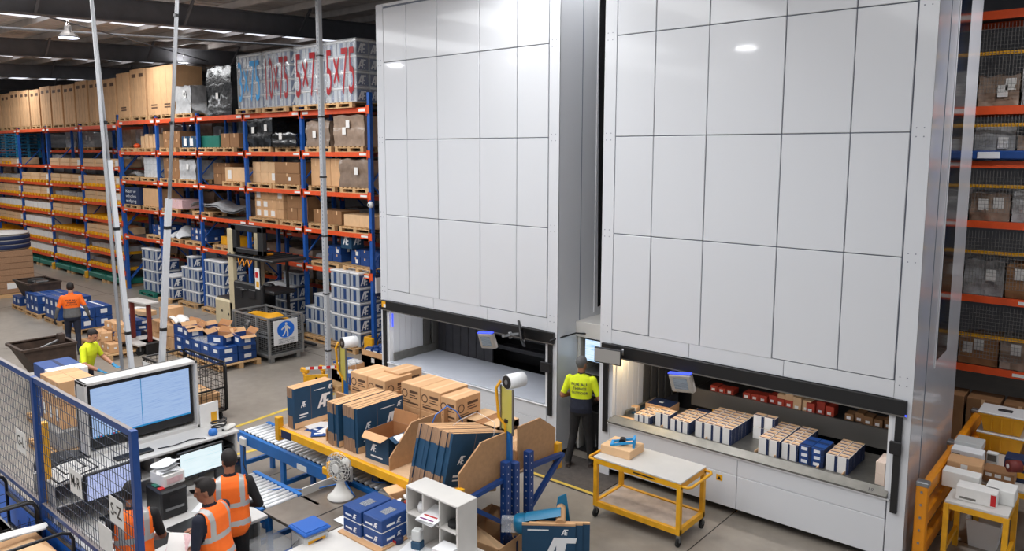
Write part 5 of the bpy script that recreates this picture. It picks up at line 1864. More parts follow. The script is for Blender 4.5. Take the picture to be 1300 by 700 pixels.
tag(m.build('storage_box', loc=(-9.62, 2.2, .2)), 'grey lidded box inside the left wire trolley', 'box')
carton(-8.57, 2.2, .2, .94, .78, .7, 'open brown carton filling the right wire trolley', 'carton')
m = MB().sheet(lambda u, v: (-.05 + .14 * v - .1 * u, -.5 + .95 * u, .02 + .03 * math.sin(3.14 * v) + .05 * math.sin(4 * u) + .06 * u), 16, 8, 'paper_white', .012)
tag(m.build('wrapping_paper', loc=(-8.78, 2.2, .96)), 'long crumpled sheet of white packing paper across the right wire trolley', 'paper')
carton(-8.5, 2.22, .9, .6, .62, .04, 'brown cardboard offcut lying behind the packing paper', 'carton_pale', .15, tape=False)
m = MB().sheet(lambda u, v: (-.2 + .4 * u, -.2 + .4 * v, .12 * math.sin(3.1 * u) * math.sin(3.1 * v) + .03 * math.sin(13 * u + 6 * v)), 10, 10, 'film_clear', .01)
tag(m.build('plastic_bag', loc=(-8.35, 2.05, .95)), 'clear plastic bag lying on the right wire trolley', 'bag')
tag(MB().tube([(-.14, 0, .02), (-.05, .06, .05), (.1, .04, .03), (.14, -.05, .02), (.02, -.08, .03), (-.1, -.03, .02)], .012, 'cable_blue').build('blue_strap', loc=(-8.3, 1.98, 1.02)), 'coiled blue strap on the right wire trolley', 'strap')

# ---------------------------------------------------------------- dispatch desk
t = thing('dispatch_desk', 'white desk with shelf unit where the people in orange vests stand', 'desk', (0, 0, 0))
D0, D1 = 2.78, 5.02
MB().box((-9.6, D0, .72), (-7.7, 4.6, .76), 'desk_white', bev=.006).build('desk_top', t)
MB().box((-9.6, 4.6, .72), (-9.08, D1, .76), 'desk_white', bev=.006).build('desk_top', t)
for y in (D0, 3.5, 4.58):
    MB().box((-9.5, y, 0), (-7.9, y + .03, .72), 'desk_white').build('side_panel', t)
MB().box((-9.62, D0, 0), (-9.58, D1, 1.33), 'desk_white').build('back_panel', t)
for y in (D0 + .02, 3.93, D1 - .03):
    MB().box((-9.58, y, .0 if y > 4.9 else .76), (-9.1, y + .03, 1.33), 'desk_white', bev=.004).build('upright', t)
MB().box((-9.62, D0 + .02, 1.31), (-9.05, D1 + .02, 1.345), 'desk_white', bev=.006).build('top_shelf', t)
MB().box((-9.58, D0 + .05, 1.04), (-9.1, 3.93, 1.06), 'desk_white', bev=.004).build('middle_shelf', t)
MB().box((-9.58, 3.96, 1.02), (-9.1, D1 - .03, 1.04), 'desk_white', bev=.004).build('middle_shelf', t)

t = thing('wall_screen', 'large lit screen set in a white housing on the desk shelf unit', 'screen', (-9.6, 4.05, 1.345))
m = MB()
HW, HH = .7, .92
m.box((-.22, -HW, 0), (-.18, HW, HH), 'desk_white').box((-.22, -HW, HH - .04), (.06, HW, HH), 'desk_white', bev=.006)
m.box((-.22, -HW, 0), (.06, -HW + .035, HH), 'desk_white', bev=.006).box((-.22, HW - .035, 0), (.06, HW, HH), 'desk_white', bev=.006).box((-.22, -HW, 0), (.06, HW, .04), 'desk_white')
m.build('housing', t)
MB().box((-.08, -HW + .045, .08), (-.01, HW - .045, HH - .05), 'black_plastic', bev=.015).build('bezel', t)
sc = MB().box((-.012, -HW + .09, .2), (-.004, HW - .09, HH - .1), 'screen_big').build('display', t)
m = MB().box((-.004, -HW + .09, .2), (-.002, HW - .09, .222), 'paint_cyan')
for k in range(7):
    m.box((-.002, -HW + .12 + k * .05, .204), (.0, -HW + .145 + k * .05, .218), ['print_white', 'red_plastic', 'tote_yellow'][k % 3])
m.box((-.004, -.02, .22), (-.002, -.012, HH - .1), 'paint_cyan')
m.build('taskbar', sc)
tag(MB().box((-.06, -.22, 0), (.08, .22, .025), 'black_plastic', bev=.006).build('keyboard', loc=(-9.25, 3.75, 1.345)), 'black keyboard on the shelf under the large screen', 'keyboard')
tag(MB().tube([(0, 0, .01), (.06, .18, .015), (.02, .4, .012), (.1, .55, .012), (.16, .62, -.05)], .007, 'cable_black').build('cable', loc=(-9.2, 4.02, 1.345)), 'black cable trailing along the white shelf under the large screen', 'cable')
m = MB().box((-.01, -.13, 0), (.01, .13, .32), 'paper_white', bev=.003).box((.01, .02, .02), (.014, .1, .18), 'trolley_yellow')
tag(m.build('white_card', loc=(-9.5, 4.86, 1.345)), 'white board with yellow tag standing at the end of the shelf unit', 'board')
tag(MB().tube([(.08 * math.cos(a_ * .7) * (1 + .2 * math.sin(a_)), .1 * math.sin(a_ * .7), .02 + .012 * a_ * .5) for a_ in range(22)], .012, 'cable_black').build('cable_coil', loc=(-9.25, 4.86, 1.345)), 'coiled black cable on the end of the white shelf', 'cable')
tag(MB().lathe([(.05, 0), (.06, .03), (.05, .07), (.02, .08)], 'cable_blue').build('tape_roll', loc=(-9.15, 4.72, 1.345)), 'small blue roll beside the coiled cable', 'roll')
tag(MB().box((-.05, -.1, 0), (.05, .1, .05), 'fan_white', bev=.02).build('hand_scanner', loc=(-9.2, 4.97, 1.345), rz=.4), 'white hand scanner at the corner of the white shelf', 'scanner')
for (y, z, lb, a_) in ((4.55, 1.04, 'black letter tray in the right shelf pigeonhole', 0), (4.88, 1.04, 'black letter tray at the far end of the shelf', 0), (3.65, 1.06, 'black letter tray holding papers in the left pigeonhole', 1)):
    tr_ = thing('letter_tray', lb, 'tray', (-9.3, y, z))
    m = MB().box((-.17, -.13, 0), (.17, .13, .01), 'black_plastic').box((-.17, -.13, 0), (.17, -.12, .09), 'black_plastic').box((-.17, .12, 0), (.17, .13, .09), 'black_plastic').box((-.17, -.13, 0), (-.16, .13, .09), 'black_plastic')
    m.build('tray_body', tr_)
    MB().box((-.16, -.125, .1), (.17, .125, .11), 'black_plastic').build('upper_tray', tr_)
    if a_:
        for k in range(3):
            tag(MB().box((-.14, -.1, 0), (.16, .1, .006), 'paper_white').build('paper_sheet', loc=(-9.22 + .03 * k, y - .02 * k, z + .012 + .007 * k), rz=.1 * k - .1), '%s paper lying in the left pigeonhole tray' % ('bottom', 'middle', 'top')[k], 'paper', 'papers in the pigeonhole tray')
t = thing('tissue_box', 'pink patterned tissue box on the left shelf', 'tissue box', (-9.25, 4.06, 1.04))
MB().box((-.06, -.1, 0), (.06, .12, .1), 'pinkish', bev=.005).build('box', t)
MB().sheet(lambda u, v: (-.03 + .06 * u, -.04 + .08 * v, .1 + .09 * math.sin(3.1 * u) * (1 - v * .5)), 6, 6, 'print_white', .004).build('tissue', t)


def desk_monitor(x, y, z, w_, h_, scr, label, rz, stand=.3):
    t = thing('desk_monitor', label, 'monitor', (x, y, z), rz)
    s0 = stand
    c = MB().box((-.02, -w_ / 2 - .012, s0 - .012), (.015, w_ / 2 + .012, s0 + h_ + .012), 'black_plastic', bev=.008).build('screen_case', t)
    MB().box((.015, -w_ / 2 + .015, s0 + .025), (.018, w_ / 2 - .015, s0 + h_ - .015), scr).build('display', c)
    MB().box((-.05, -.025, .01), (-.02, .025, s0 + .1), 'black_plastic').box((-.12, -.11, 0), (.08, .11, .015), 'black_plastic', bev=.005).build('stand', t)


desk_monitor(-8.86, 4.4, .76, .57, .33, 'screen_white', 'desk monitor with a white lit display before the two standing people', 0, .25)
desk_monitor(-9.0, 3.38, .76, .56, .33, 'screen_lilac', 'desk monitor with a lilac lit display seen through the fence mesh', .05, .28)
t = thing('printer', 'squat black label printer on the desk carrying a box of papers', 'printer', (-8.68, 3.86, .76), 0)
MB().box((-.2, -.15, 0), (.2, .17, .34), 'black_plastic', bev=.02).build('printer_case', t)
MB().box((.2, -.1, .1), (.205, .12, .13), 'steel_grey').box((.195, -.05, .2), (.205, .1, .28), 'dark_metal').build('label_slot', t)
MB().box((-.1, -.12, .34), (.0, -.06, .35), 'green_plastic').box((.05, -.12, .34), (.12, -.06, .35), 'red_plastic').build('buttons', t)
t = thing('paper_box', 'white printed carton heaped with curled papers on top of the printer', 'box', (-8.74, 3.92, 1.1), .1)
MB().box((-.15, -.13, 0), (.15, .13, .14), 'paper_white', bev=.005).box((.151, -.1, .03), (.153, .1, .1), 'pinkish').build('box', t)
for k in range(5):
    tag(MB().sheet(lambda u, v: (-.14 + .26 * u, -.12 + .22 * v, .03 * math.sin(3 * u + k) + .02 * v), 6, 4, 'print_white', .004).build('paper_sheet', loc=(-8.74, 3.92, 1.245 + .022 * k), rz=.2 * k - .4), 'curled paper on the white printed carton, %s from bottom' % ORD[k], 'paper', 'curled papers on the printer')
tag(MB().box((-.16, -.24, 0), (.16, .24, .03), 'black_plastic', bev=.006).build('keyboard', loc=(-8.1, 3.9, .76), rz=.1), 'black keyboard at the front edge of the desk', 'keyboard')
tag(MB().box((-.12, -.2, .0), (.12, .2, .006), 'black_rubber').build('mouse_mat', loc=(-8.05, 3.45, .76), rz=.2), 'dark mat at the front edge of the desk', 'mat')
t = thing('dark_unit', 'small dark monitor unit standing under the white display', 'monitor', (-8.85, 4.75, .76), 0)
MB().box((-.04, -.18, .0), (.0, .18, .3), 'black_plastic', bev=.01).build('screen_case', t)
MB().box((0, -.16, .02), (.003, .16, .28), 'glass_dark').build('display', t)
tag(MB().tube([(-.1, 0, .01), (0, .1, .03), (.1, .05, .01), (.15, .2, .02), (.02, .3, .01)], .008, 'cable_black').build('cable', loc=(-8.9, 4.3, .76)), 'tangled black cable on the desk behind the printer', 'cable')
for k, (x, y) in enumerate(((-8.3, 4.45), (-8.15, 4.2), (-8.45, 4.2))):
    tag(MB().box((-.1, -.14, 0), (.1, .14, .004), 'print_white').build('paper_sheet', loc=(x, y, .7605 + .001 * k), rz=.5 * k - .3), 'white paper on the desk before the standing men, %s' % ('far', 'front', 'near')[k], 'paper', 'papers on the desk')
# wire tray and orange post behind the mesh
tag(MB().tube([(-.25, -.2, .0), (.25, -.2, .0), (.3, .2, .08), (-.2, .2, .08)], .01, 'black_plastic', closed=True).tube([(-.2, -.1, .06), (.2, -.1, .06), (.22, .1, .1), (-.18, .1, .1)], .01, 'black_plastic', closed=True).build('wire_tray', loc=(-9.3, 3.05, 1.345)), 'black wire tray on the shelf end behind the fence', 'tray')
tag(MB().box((-.04, -.04, 0), (.04, .04, 2.0), 'trolley_yellow').build('yellow_post', loc=(-9.3, 2.82, 0)), 'slim yellow post behind the fence post', 'post')
tag(MB().lathe([(.3, 0), (.32, .5), (.34, .8), (.3, .82), (.28, .5)], 'dark_metal', n=24).build('waste_drum', loc=(-11.2, 3.6, 0)), 'dark round drum behind the fence at far left', 'drum')

# ---------------------------------------------------------------- roller conveyors and steel plate
def conveyor(label, x0, x1, y0, y1, z, legs, n):
    t = thing('roller_conveyor', label, 'conveyor', (0, 0, 0))
    for y in (y0, y1):
        MB().box((x0, y - .03, z - .15), (x1, y + .03, z + .02), 'conveyor_blue', bev=.004).build('side_rail', t)
    MB().box((x0, y0, z - .14), (x0 + .02, y1, z - .02), 'conveyor_blue').build('end_plate', t)
    r = MB().cyl((0, y0 + .035, z - .012), (0, y1 - .035, z - .012), .03, 'roller_steel', 12).cyl((0, y0 + .03, z - .012), (0, y0 + .06, z - .012), .0315, 'black_rubber', 12).mesh('roller')
    for k in range(n):
        put('roller', r, t, (x0 + .05 + (x1 - x0 - .1) * k / (n - 1), 0, 0))
    for x in legs:
        for y in (y0, y1):
            MB().box((x - .04, y - .025, 0), (x + .04, y + .025, z - .15), 'conveyor_blue').build('leg', t)
        MB().box((x - .025, y0, .2), (x + .025, y1, .26), 'conveyor_blue').build('cross_member', t)
    return t


CZ = .72
ca = conveyor('farther blue roller conveyor running in under the packing bench', -10.55, -6.6, 5.86, 6.36, CZ, (-10.45, -9.35, -6.9), 38)
cb = conveyor('nearer blue roller conveyor ending at the steel plate', -9.0, -7.92, 4.66, 5.2, CZ, (-8.8, -8.1), 12)
m = MB().box((-10.42, 5.78, .56), (-10.25, 5.83, .7), 'fan_white', bev=.02)
m.build('switch_box', ca)
MB().box((-8.95, 5.825, .58), (-8.72, 5.83, .66), 'label_white').build('label_plate', ca)
m = MB().tube([(-10.3, 5.8, .56), (-10.25, 5.75, .3), (-10.0, 5.7, .15), (-9.7, 5.8, .2)], .008, 'cable_black')
m.build('cable', ca)
MB().box((-8.35, 4.5, .3), (-8.0, 4.62, .66), 'galvanised', bev=.02).build('motor_box', cb)
m = MB().cyl((-9.35, 6.3, .16), (-9.29, 6.3, .16), .16, 'black_rubber', 18).cyl((-9.36, 6.3, .16), (-9.28, 6.3, .16), .1, 'carton_dark', 16)
tag(m.build('trolley_wheel', loc=(0, .5, 0)), 'black wheel of equipment standing behind the farther conveyor', 'wheel')
m = MB().box((-.45, -.1, .05), (1.2, .3, .5), 'dark_metal', bev=.03)
tag(m.build('conveyor_drive', loc=(-8.9, 6.85, 0)), 'dark drive unit on the floor behind the farther conveyor', 'motor')
tag(MB().box((-.13, -.1, 0), (.13, .1, .16), 'tote_yellow', bev=.02).box((-.1, -.11, .03), (.1, -.1, .1), 'trolley_yellow').build('foot_switch', loc=(-9.35, 5.55, 0)), 'yellow foot switch on the floor between the conveyors', 'foot switch')
t = thing('steel_plate', 'bare steel transfer table between the two conveyors', 'table', (0, 0, 0))
MB().box((-7.92, 4.66, CZ - .04), (-6.9, 5.78, CZ), 'plate_steel', bev=.004).build('plate', t)
MB().box((-7.9, 5.2, CZ), (-7.88, 5.7, CZ + .1), 'laminate_white').box((-7.95, 5.18, CZ - .3), (-7.55, 5.22, CZ), 'laminate_white').build('edge_guard', t)
MB().box((-7.3, 4.66, CZ + .0), (-7.285, 5.78, CZ + .003), 'black_plastic').build('seam', t)
for x in (-7.85, -6.95):
    for y in (4.7, 5.74):
        MB().box((x - .03, y - .03, 0), (x + .03, y + .03, CZ - .04), 'conveyor_blue').build('leg', t)

# ---------------------------------------------------------------- packing bench
BZ, BY0, BY1, BX0, BX1 = 1.12, 5.8, 7.62, -9.32, -5.72
t = thing('packing_bench', 'long packing bench with yellow beams and timber top above the conveyor', 'bench', (0, 0, 0))
MB().box((BX0, BY0 + .02, BZ - .035), (BX1, BY1 - .02, BZ), 'bench_board', bev=.004).build('bench_top', t)
for y in (BY0, BY1):
    MB().box((BX0, y - .03, BZ - .12), (BX1, y + .03, BZ - .01), 'rack_yellow', bev=.006).build('beam', t)
    for x, s in ((BX0, -1), (BX1, 1)):
        c = MB().box((x - .045, y - .045, BZ - .2), (x + .045, y + .045, BZ + .14), 'trolley_yellow', bev=.006)
        c.build('beam_connector', t)
MB().box((BX0 + .1, BY0 - .036, BZ - .13), (BX0 + .34, BY0 - .03, BZ - .02), 'print_navy').build('name_plate', t)


def perforated(m, x, y, z0, z1, w_=.1, d_=.06):
    m.box((x - w_ / 2, y - d_ / 2, z0), (x + w_ / 2, y + d_ / 2, z1), 'fence_blue')
    z = z0 + .06
    while z < z1 - .03:
        m.box((x - .007, y - d_ / 2 - .001, z), (x + .007, y - d_ / 2 + .001, z + .014), 'pail_lid')
        m.box((x + w_ / 2 - .001, y - .008, z), (x + w_ / 2 + .001, y + .004, z + .014), 'pail_lid')
        z += .09


up = MB()
for x in (-8.05, -7.72):
    perforated(up, x, 5.76, 0, BZ - .12)
up.bar((-8.05, 5.76, .85), (-7.72, 5.76, .85), .03, .05, 'fence_blue')
up.build('upright', t)
up = MB()
for y in (6.5, 6.66, 6.93):
    perforated(up, -5.64, y, 0, BZ + (.26 if y != 6.66 else .2), .09, .09)
up.build('upright', t)
for y, yo in ((BY0, 6.5), (BY1, 6.95)):
    m = MB().bar((-5.66, y, BZ + .0), (-5.66, yo, BZ + .04), .05, .06, 'fence_blue', up=(1, 0, 0)).bar((-5.66, y, BZ - .02), (-5.66, yo, .6), .05, .06, 'fence_blue', up=(1, 0, 0))
    m.cyl((-5.69, y, BZ), (-5.62, y, BZ), .03, 'fence_blue', 8)
    m.build('cantilever_brace', t)
MB().box((-8.15, 5.68, .78), (-7.75, 5.72, .88), 'rack_yellow', bev=.01).box((-8.02, 5.66, .72), (-7.96, 5.72, .98), 'rack_yellow').build('yellow_bracket', t)
for y in (6.5,):
    MB().box((BX0, y, .2), (BX0 + .08, y + .1, BZ - .04), 'fence_blue').build('leg', t)


def divider(x, y0, y1, label_part, h0=.16, h1=.52, flip=False):
    a_, b_ = (y0, y1)
    pts = [(x, a_, BZ), (x, a_, BZ + h0), (x, a_ + (b_ - a_) * .42, BZ + h1), (x, b_, BZ + h1), (x, b_, BZ)]
    MB().prism(pts, (.02, 0, 0), 'plywood').build('divider', t)


divider(-6.95, BY0 + .02, 6.7, 'x')
divider(-5.76, BY0 + .02, 6.7, 'x', .3, .56)
divider(-8.35, BY0 + .1, 6.7, 'x', .16, .4)
for x in (-8.1, -7.05):
    divider(x, BY1 - .02, 6.85, 'x', .2, .5)
divider(-5.76, BY1 - .02, 6.85, 'x', .34, .56)
MB().box((BX0 + .1, 6.72, BZ), (BX1, 6.76, BZ + .3), 'plywood').build('back_board', t)


def flat_pack(x, y, z, n, D, H, th, lean, label, front_face=True, logo=True, gap=0.0, tilt=0.0):
    """n folded cartons standing in a row along x, big faces towards +x; lean tilts the tops towards -x."""
    grp = 'folded cartons of the %s' % label
    base = MB().box((-th / 2, 0, 0), (th / 2, D, H), 'carton_navy')
    base.box((-th / 2 - .0005, -.001, 0), (th / 2 + .0005, .001, H * .3), 'carton_edge').box((-th / 2 - .0005, -.001, H * .76), (th / 2 + .0005, .001, H), 'carton_edge')
    base.box((-th / 2 - .0005, 0, H - .001), (th / 2 + .0005, D, H + .002), 'carton')
    base.box((-th / 2 - .0005, 0, 0), (th / 2 + .0005, D, H * .12), 'carton_pale')
    me = base.mesh('folded_carton')
    fr = MB().box((-th / 2, 0, 0), (th / 2, D, H), 'carton_navy').box((-th / 2, .0, H - .001), (th / 2, D, H + .002), 'carton').box((th / 2, 0, 0), (th / 2 + .001, D, H * .14), 'carton_pale')
    xx = th / 2 + .0015
    fr.box((th / 2, D * .42, H * .14), (th / 2 + .001, D * .425, H), 'carton_edge')
    if logo:
        put_af(fr, (xx, D * .58, H * .36), Y_, Z_, H * .34, 'print_white')
        put_af(fr, (xx, D * .86, H * .78), Y_, Z_, H * .12, 'print_white')
        put_af(fr, (xx, D * .16, H * .5), Y_, Z_, H * .14, 'print_white')
        fr.box((xx - .001, D * .12, H * .3), (xx, D * .34, H * .335), 'print_white').box((xx - .001, D * .12, H * .24), (xx, D * .3, H * .26), 'print_white').box((xx - .001, D * .5, H * .83), (xx, D * .8, H * .85), 'print_white')
    mf = fr.mesh('folded_carton')
    for k in range(n):
        o = put('folded_carton', mf if k == n - 1 and front_face else me, None, (x + k * (th + gap), y + R.uniform(-.012, .012), z + R.uniform(0, .012)))
        o.rotation_euler = (-tilt, -lean, R.uniform(-.008, .008))
        tag(o, '%s, %s from the left' % (label, ORD[k]), 'folded carton', grp)


flat_pack(-9.18, 5.86, BZ, 4, .65, .58, .05, 0, 'navy folded carton upright at the far left of the bench')
flat_pack(-8.22, 5.86, BZ, 5, .8, .58, .05, .02, 'navy folded carton in the left group by the opened box')
flat_pack(-7.91, 5.88, BZ, 6, .78, .6, .05, .02, 'navy folded carton in the right group by the opened box')
flat_pack(-6.46, 5.72, BZ, 15, .94, .72, .037, .0, 'navy folded carton in the big leaning row at the bench end', tilt=.26)
# opened navy box
t = thing('open_carton', 'opened navy carton with brown inside and white emblem on the bench', 'box', (-7.28, 6.14, BZ), math.radians(2))
w_, d_, h_ = .22, .24, .36
m = MB()
for (a_, b_) in (((-w_, -d_, 0), (w_, -d_ + .008, h_)), ((-w_, d_ - .008, 0), (w_, d_, h_)), ((-w_, -d_, 0), (-w_ + .008, d_, h_)), ((w_ - .008, -d_, 0), (w_, d_, h_))):
    m.box(a_, b_, 'carton_navy')
m.box((-w_ + .008, -d_ + .008, 0), (w_ - .008, d_ - .008, .015), 'carton_inside')
for (a_, b_) in (((-w_ + .008, -d_ + .009, 0), (w_ - .008, -d_ + .012, h_)), ((-w_ + .008, d_ - .012, 0), (w_ - .008, d_ - .009, h_)), ((-w_ + .009, -d_, 0), (-w_ + .012, d_, h_)), ((w_ - .012, -d_, 0), (w_ - .009, d_, h_))):
    m.box(a_, b_, 'carton_inside')
m.build('box', t)
m = MB()
put_af(m, (w_ + .002, -.1, .04), Y_, Z_, .2, 'print_white')
put_af(m, (-.12, -d_ - .002, .12), X_, Z_, .1, 'print_white')
m.box((-.12, -d_ - .002, .05), (.1, -d_ - .001, .07), 'print_white')
m.build('emblem', t)
m = MB().prism([(w_, -d_, h_), (w_, d_, h_), (w_ + .12, d_, h_ - .05), (w_ + .12, -d_, h_ - .05)], (0, 0, .006), 'carton_navy').build('flap', t)
MB().prism([(w_ + .02, .02, h_ + .002), (w_ + .02, .18, h_ + .002), (w_ + .1, .18, h_ - .034), (w_ + .1, .02, h_ - .034)], (0, 0, .006), 'paper_white').prism([(w_ + .02, -.18, h_ + .002), (w_ + .02, -.03, h_ + .002), (w_ + .1, -.03, h_ - .034), (w_ + .1, -.18, h_ - .034)], (0, 0, .006), 'paper_white').build('printed_label', t)
MB().prism([(-w_, d_, h_), (w_, d_, h_), (w_, d_ + .04, h_ + .16), (-w_, d_ + .04, h_ + .16)], (0, -.006, 0), 'carton_inside').build('flap', t)
MB().prism([(-w_, -d_, h_), (w_, -d_, h_), (w_ * .8, -d_ - .1, h_ - .05), (-w_ * .8, -d_ - .1, h_ - .05)], (0, 0, .006), 'carton').build('flap', t)
# printed brochures lying on the bench top
for k, (px, py, mt, rz) in enumerate(((402, 546, 'carton_blue', .2), (412, 540, 'print_white', .5), (395, 541, 'print_white', -.1), (408, 552, 'carton_blue', .9), (418, 549, 'print_white', .3))):
    p = at(px, py, BZ)
    tag(MB().box((-.14, -.1, 0), (.14, .1, .004), mt).box((-.1, -.02, .004), (.02, .02, .0045), 'print_white').build('leaflet', loc=(p.x, p.y, BZ + .0045 * k), rz=rz), '%s leaflet lying flat on the left end of the bench' % ('left blue', 'top white', 'left white', 'front blue', 'right white')[k], 'leaflet', '%s leaflets on the bench' % ('blue' if 'blue' in mt else 'white'))


def printed_carton(x, y, z, w_, d_, h_, label, rz=0, group=None, open_=False):
    key = ('pc', w_, d_, h_, open_)
    if key not in CART:
        m = MB()
        if open_:
            m.box((-w_ / 2, -d_ / 2, 0), (w_ / 2, d_ / 2, h_ - .012), 'carton_inside')
            m.box((-w_ / 2, -d_ / 2, 0), (w_ / 2, d_ / 2, h_ - .14), 'carton', bev=.004)
            for (a_, b_) in (((-w_ / 2, -d_ / 2, h_ - .15), (-w_ * .1, d_ / 2, h_)), ((w_ * .14, -d_ / 2, h_ - .15), (w_ / 2, d_ / 2, h_))):
                m.box(a_, b_, 'carton_pale', bev=.004)
        else:
            m.box((-w_ / 2, -d_ / 2, 0), (w_ / 2, d_ / 2, h_), 'carton', bev=.006)
            m.box((-.025, -d_ / 2 + .01, h_), (.025, d_ / 2 - .01, h_ + .001), 'carton_pale')
        # printed ring, two emblems and lines on both seen faces
        for f in (0, 1):
            L_ = w_ if f == 0 else d_
            P = (lambda u, v: (-w_ / 2 + u, -d_ / 2 - .001, v)) if f == 0 else (lambda u, v: (w_ / 2 + .001, -d_ / 2 + u, v))
            r0 = h_ * .2
            ring = [(.2 * L_ + r0 * math.cos(a_ * math.pi / 5), h_ * .55 + r0 * math.sin(a_ * math.pi / 5)) for a_ in range(11)]
            for (a_, b_) in zip(ring, ring[1:]):
                c_ = (.2 * L_, h_ * .55)
                s_ = .72
                m.add([P(*a_), P(*b_), P(c_[0] + (b_[0] - c_[0]) * s_, c_[1] + (b_[1] - c_[1]) * s_), P(c_[0] + (a_[0] - c_[0]) * s_, c_[1] + (a_[1] - c_[1]) * s_)], [(0, 1, 2, 3)], 'carton_ink')
            for (u0, v0, u1, v1) in ((.45, .62, .88, .74), (.45, .5, .75, .55), (.45, .4, .85, .45), (.1, .12, .9, .2), (.1, .24, .5, .28)):
                m.add([P(u0 * L_, v0 * h_), P(u1 * L_, v0 * h_), P(u1 * L_, v1 * h_), P(u0 * L_, v1 * h_)], [(0, 1, 2, 3)], 'carton_ink')
        CART[key] = m.mesh('printed_carton')
    return tag(put('printed_carton', CART[key], None, (x, y, z), rz), label, 'carton', group)


bh = .32
for k in range(2):
    for i in range(2):
        printed_carton(-8.82 + .4 * i, 7.1, BZ + bh * k, .39, .52, bh * .99, '%s brown printed carton of the leftmost stack behind the navy cartons' % place_words(i, 2, 0, 1, k, 2), group='leftmost printed cartons')
    printed_carton(-8.45, 7.38, BZ + bh * k, .34, .46, bh * .99 + .03 * k, 'brown printed carton standing at the rear, second stack from the left') if k == 1 else printed_carton(-8.45, 7.38, BZ, .34, .46, bh * .99, 'brown printed carton under the rear second stack')
    for i in range(2):
        printed_carton(-7.84 + .41 * i, 7.25, BZ + bh * k, .4, .54, bh * .99, '%s brown printed carton of the middle stack on the bench' % place_words(i, 2, 0, 1, k, 2), group='middle printed cartons')
printed_carton(-7.02, 7.18, BZ, .3, .5, bh * .99, 'lower brown printed carton in the stack right of the middle one')
printed_carton(-7.02, 7.16, BZ + bh, .29, .48, bh * .98, 'upper brown printed carton in the stack right of the middle one')
printed_carton(-6.65, 7.35, BZ, .62, .46, bh * 1.05, 'brown printed carton with a slot open in its top at the bench right', open_=True)
printed_carton(-6.05, 7.2, BZ, .5, .6, bh * .7, 'low brown printed carton beside the bench end board')
tag(MB().tube([(.0, .0, .0), (.02, .1, .2), (.08, .25, .3), (.2, .3, .24), (.26, .35, .1)], .008, 'cable_blue').build('strap_loop', loc=(-6.85, 6.4, BZ + .35)), 'pale blue strap looped over the bench divider', 'strap')
tag(MB().tube([(.0, .0, .0), (.02, .3, .1), (.1, .5, .16), (.4, .5, .1), (.45, .4, -.2)], .006, 'film_clear').build('strap_band', loc=(-6.3, 6.1, BZ + .55)), 'clear strapping band over the leaning navy cartons', 'strap')


# posts with the white barrel lamps and hanging yellow film
def barrel_post(label, x, y, z0, z1, zl):
    t = thing('warning_beacon', label, 'beacon', (x, y, 0))
    MB().box((-.03, -.03, z0), (.03, .03, z1), 'conveyor_blue', bev=.004).build('post', t)
    d = Vector((.22, .97, 0)).normalized()
    c = Vector((0, 0, zl))
    MB().cyl(c - d * .04, c + d * .2, .09, 'print_white', 20).build('barrel', t)
    MB().cyl(c - d * .05, c - d * .035, .08, 'black_plastic', 20).cyl(c - d * .055, c - d * .05, .03, 'steel_grey', 10).build('barrel_end', t)
    s = Vector((.35, -.1, 0)).normalized()
    m = MB().prism([c + s * -.14 + Vector((0, -.04, -.08)), c + s * .12 + Vector((0, -.04, -.08)), c + s * .12 + Vector((0, -.04, -.6)), c + s * -.14 + Vector((0, -.04, -.6))], (0, .01, 0), 'yellow_film')
    for q in (-.14, .12):
        m.bar(c + s * q + Vector((0, -.04, -.06)), c + s * q + Vector((0, -.04, -.62)), .02, .02, 'strip_grey')
    m.build('film_panel', t)
    MB().tube([c + Vector((-.1, -.05, 0)), c + Vector((-.16, -.06, -.1)), c + Vector((-.12, -.06, -.45)), Vector((-.03, -.04, z1 - .35)), Vector((-.03, -.04, z0 + .3))], .018, 'conduit' if zl < 1.9 else 'tote_yellow').build('hose', t)
    for k in range(2):
        MB().box((-.045, -.045, z0 + .5 + .5 * k), (.045, .045, z0 + .54 + .5 * k), 'black_plastic').build('cable_tie', t)


p = at(424, 510, 1.12)
barrel_post('white barrel beacon with yellow film on the left blue post', -9.75, 7.3, 0, 1.75, 1.98)
barrel_post('white barrel beacon with yellow film on a blue post at the bench right end', -5.72, 6.66, 1.3, 2.12, 2.3)

# ---------------------------------------------------------------- things under and in front of the bench
t = thing('tablet_holder', 'grey tablet screen hanging under the yellow bench beam', 'screen', (-7.75, 5.7, .93), math.radians(8))
MB().box((-.2, -.02, -.11), (.2, .02, .1), 'desk_grey', bev=.03).build('tablet_case', t)
MB().box((-.17, -.024, -.08), (.17, -.02, .08), 'black_plastic').build('display', t)
MB().bar((0, 0, .1), (0, .06, .16), .05, .03, 'dark_metal').build('hanger', t)
t = thing('desk_fan', 'small white desk fan standing on the steel plate', 'fan', (-7.5, 5.5, CZ), math.radians(10))
t.scale = (1.12, 1.12, 1.12)
MB().lathe([(.15, 0), (.15, .02), (.1, .06), (.05, .14), (.035, .22), (.04, .27)], 'fan_white', n=24).build('base', t)
fm = MB()
FT = Matrix.Translation((0, -.03, .36)) @ Matrix.Rotation(math.pi / 2, 4, 'X')
for z in (-.05, .05):
    for r_ in (.05, .09, .13, .165):
        fm.tube([tuple(FT @ Vector((r_ * math.cos(a_ * math.pi / 12), r_ * math.sin(a_ * math.pi / 12), z * (1 - (r_ / .2) ** 2)))) for a_ in range(24)], .003, 'fan_white', 4, closed=True)
